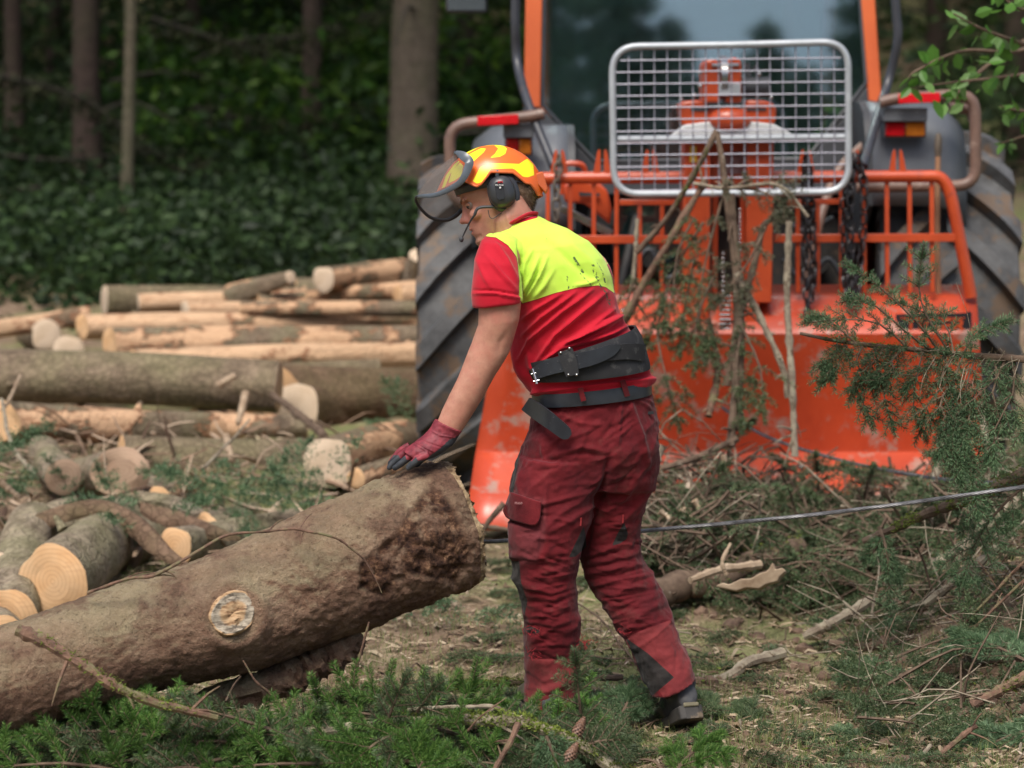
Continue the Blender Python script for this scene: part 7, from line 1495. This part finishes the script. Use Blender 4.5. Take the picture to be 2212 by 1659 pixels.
# ---------------------------------------------------------------- leafy branch at top right
lb = thing('beech_branch', 'leafy broadleaf branch hanging in at the top right corner', 'leafy branch', P(2300, 120, 8.9)); m = MB(); lf = MB(); rs = np.random.RandomState(61)
stems = [[(2330, 140, 8.9), (2210, 95, 8.8), (2120, 62, 8.75), (2060, 30, 8.7)], [(2330, 60, 9.2), (2200, 110, 9.0), (2080, 110, 8.9), (1985, 150, 8.8), (1960, 170, 8.8)], [(2330, 170, 9.1), (2240, 160, 9.0), (2140, 170, 8.9), (2060, 178, 8.9), (1985, 188, 8.85)], [(2340, 10, 9.4), (2150, 130, 9.2), (2080, 190, 9.1), (2060, 215, 9.1)], [(2340, 250, 9.3), (2210, 240, 9.2), (2160, 230, 9.1)], [(2340, 300, 9.3), (2240, 290, 9.2), (2160, 310, 9.2)], [(2330, -30, 8.7), (2210, 20, 8.7), (2150, -30, 8.7)]]
for sidx, s_ in enumerate(stems):
    p = spline(pl(*s_), 40); tube(m, p, np.linspace(.011, .003, 40), 6)
    for k in range(19 if sidx not in (4, 5) else 11):
        i = rs.randint(12, 40); d = nrm(rs.randn(3) + A([0, -.2, -.7])); b = p[i] + rs.randn(3) * .02 + nrm(rs.randn(3)) * rs.uniform(0, .05); L = rs.uniform(.04, .085); e = nrm(np.cross(d, rs.randn(3))); q = np.cross(d, e); 
        V = [b, b + d * L * .3 + e * L * .27 + q * L * .05, b + d * L * .65 + e * L * .24 + q * L * .05, b + d * L, b + d * L * .65 - e * L * .24 + q * L * .05, b + d * L * .3 - e * L * .27 + q * L * .05]; lf.add(V, A([(0, 1, 2, 3), (0, 3, 4, 5)]))
m.build('stems', M['stick'], lb); lf.build('leaves', M['leaf'], lb, smooth=False)
# ---------------------------------------------------------------- ground litter, grass, moss, chips
rs = np.random.RandomState(90)
def scatter(n, x0, x1, y0, y1, power=1.6):
    y = y0 + (y1 - y0) * rs.rand(n) ** power; half = y * .235; x = np.clip(rs.uniform(-1, 1, n) * half, x0, x1); return x, y, ground_h(x, y)
def blades(n, hmin, hmax, wd, mask=None, lean=.6):
    x, y, z = scatter(n, -3, 3.2, 5.9, 12); Xn = np.stack([x, y, 0 * x], 1); k = fbm(Xn * 1.3 + 40) + .5 * fbm(Xn * 5 + 9) > (mask if mask is not None else -9)
    x, y, z = x[k], y[k], z[k]; n = len(x); a = rs.uniform(0, 6.283, n); h = rs.uniform(hmin, hmax, n); ln = rs.uniform(0, lean, n) * h; dx, dy = np.cos(a) * ln, np.sin(a) * ln; wx, wy = -np.sin(a) * wd, np.cos(a) * wd
    b0 = np.stack([x - wx, y - wy, z - .004], 1); b1 = np.stack([x + wx, y + wy, z - .004], 1); m0 = np.stack([x + dx * .35 - wx * .8, y + dy * .35 - wy * .8, z + h * .6], 1); m1_ = np.stack([x + dx * .35 + wx * .8, y + dy * .35 + wy * .8, z + h * .6], 1); t_ = np.stack([x + dx, y + dy, z + h * .95], 1)
    V = np.stack([b0, b1, m1_, m0, t_], 1).reshape(-1, 3); i = np.arange(n)[:, None] * 5; mb = MB(); mb.add(V, i + A([[0, 1, 2, 3]])); mb.T.append((i + A([[3, 2, 4]]), 0)); return mb
tag(blades(60000, .012, .045, .0010, -.15, 1.4).build('grass', M['grass'], smooth=False), 'short sparse grass on the forest floor', 'grass', kind='stuff')
def litter(n, la, lb_, wa, thick=.35, lift=.012, y1=11, tilt=.35, mask=None):
    x, y, z = scatter(n, -3, 3.2, 5.85, y1)
    if mask is not None:
        Xn = np.stack([x, y, 0 * x], 1); k = fbm(Xn * 1.7 + 77) > mask; x, y, z = x[k], y[k], z[k]; n = len(x)
    a = rs.uniform(0, 6.283, n); L = rs.uniform(la, lb_, n); d = np.stack([np.cos(a), np.sin(a), rs.uniform(-tilt, tilt, n)], 1) * L[:, None] / 2; e = np.stack([-np.sin(a), np.cos(a), rs.uniform(-.5, .5, n)], 1) * (rs.uniform(.5, 1, n) * wa)[:, None]; up = A([0, 0, 1.]) * (wa * thick)
    C = np.stack([x, y, z + rs.uniform(0, lift, n) + .002], 1); bend = (rs.randn(n, 3) * .12 * L[:, None])
    V = np.stack([C - d - e * .6, C - d + e * .6, C + bend + e, C + bend - e, C + d + e * .4, C + d - e * .4, C - d + up, C + bend + up * 1.6, C + d + up], 1).reshape(-1, 3)
    i = np.arange(n)[:, None] * 9; mb = MB(); f = A([[0, 3, 7, 6], [1, 6, 7, 2], [3, 5, 8, 7], [2, 7, 8, 4], [0, 1, 2, 3], [3, 2, 4, 5]]); mb.add(V, (i[:, None, :] + f[None]).reshape(-1, 4)); return mb
tag(litter(15000, .015, .07, .0017, .9).build('needle_litter', M['litter'], smooth=False), 'brown needles and fine twigs strewn over the soil', 'litter', kind='stuff')
tag(litter(5000, .02, .07, .009, .3, tilt=.25).build('bark_crumbs', M['litter'], smooth=False), 'crumbs of bark and dead leaves on the forest floor', 'litter', kind='stuff')
tag(litter(1700, .012, .05, .006, .3, tilt=.4).build('wood_chips', M['chips'], smooth=False), 'pale wood chips strewn over the forest floor', 'wood chips', kind='stuff')
def ground_twigs(n, seed, Lr, rr, mat, label):
    r_ = np.random.RandomState(seed); m = MB()
    for k in range(n):
        y = 5.9 + 4.5 * r_.rand() ** 1.5; x = r_.uniform(-1, 1) * y * .23; d = nrm(A([r_.randn(), r_.randn(), 0])); L = r_.uniform(*Lr); q = []
        for t in np.linspace(-.5, .5, 6): xx, yy = x + d[0] * L * t, y + d[1] * L * t; q.append([xx, yy, gz(xx, yy) + .004 + r_.uniform(0, .012)])
        q = A(q) + r_.randn(6, 3) * .035 * L; q[:, 2] = np.maximum(q[:, 2], ground_h(q[:, 0], q[:, 1]) + .003); tube(m, spline(q, 10), np.linspace(1, .4, 10) * r_.uniform(*rr), 4, cap=False)
    tag(m.build('ground_twigs', M[mat]), label, 'twigs', kind='stuff')
ground_twigs(420, 7, (.05, .35), (.0012, .004), 'stick', 'fine brown twigs strewn over the forest floor')
ground_twigs(240, 8, (.05, .3), (.0012, .004), 'lichen_stick', 'fine pale twigs strewn over the forest floor')
S = Sprigs(np.random.RandomState(95), dens=30, nl=.013, w=.001, seg=.035)
for k in range(170):
    y = 5.95 + 3.2 * S.rs.rand() ** 1.5; x = S.rs.uniform(-.1, 1) * y * .225; d = nrm(A([S.rs.randn(), S.rs.randn() * .6, .05])); L = S.rs.uniform(.05, .16); p = A([x, y, gz(x, y) + .012])
    S.spray([p, p + d * L * .5 + A([0, 0, .006]), p + d * L], .05, A([0, 0, 1.]), every=.03, sub=0, droop=.02, r=(.0018, .001), bare=0)
S.wood.build('twigs', M['stick']); tag(bpy.data.objects['twigs.001'], 'thin stems of the spruce sprigs strewn on the floor', 'twigs', kind='stuff')
tag(S.needles().build('spruce_sprigs', M['needle_dark'], smooth=False), 'small dull green spruce sprigs strewn on the forest floor', 'spruce sprigs', kind='stuff')
n = 9000; x, y, z = scatter(n, -3, 3.2, 5.9, 10); Xn = np.stack([x, y, 0 * x], 1); k = fbm(Xn * 2.2 + 15) > .42; m = MB(); leaf_cloud(m, np.stack([x[k], y[k], z[k] + rs.uniform(0, .012, k.sum())], 1), .006, .02, rs, .5)
tag(m.build('ground_moss', M['moss'], smooth=False), 'patches of bright moss on the forest floor', 'moss', kind='stuff')
# lumps of soil
m = MB()
for k in range(260):
    y = 6.1 + 3 * rs.rand(); x = rs.uniform(.2, 1) * y * .22; r = rs.uniform(.006, .028); V0 = MB(); ball(V0, (0, 0, 0), (1, 1, .7), nu=10, nv=7); V = V0.V[0] * (1 + .35 * fbm(V0.V[0] * 1.7 + k))[:, None] * r + A([x, y, gz(x, y) + r * .2]); m.add(V, V0.Q[0][0])
tag(m.build('soil_clods', pbr('soil', (.2, .13, .09), (.09, .055, .038), 30, .95, bump=.6, bscale=120, bd=.004)), 'loose clods of brown soil at the right of the worker', 'soil clods', kind='stuff')
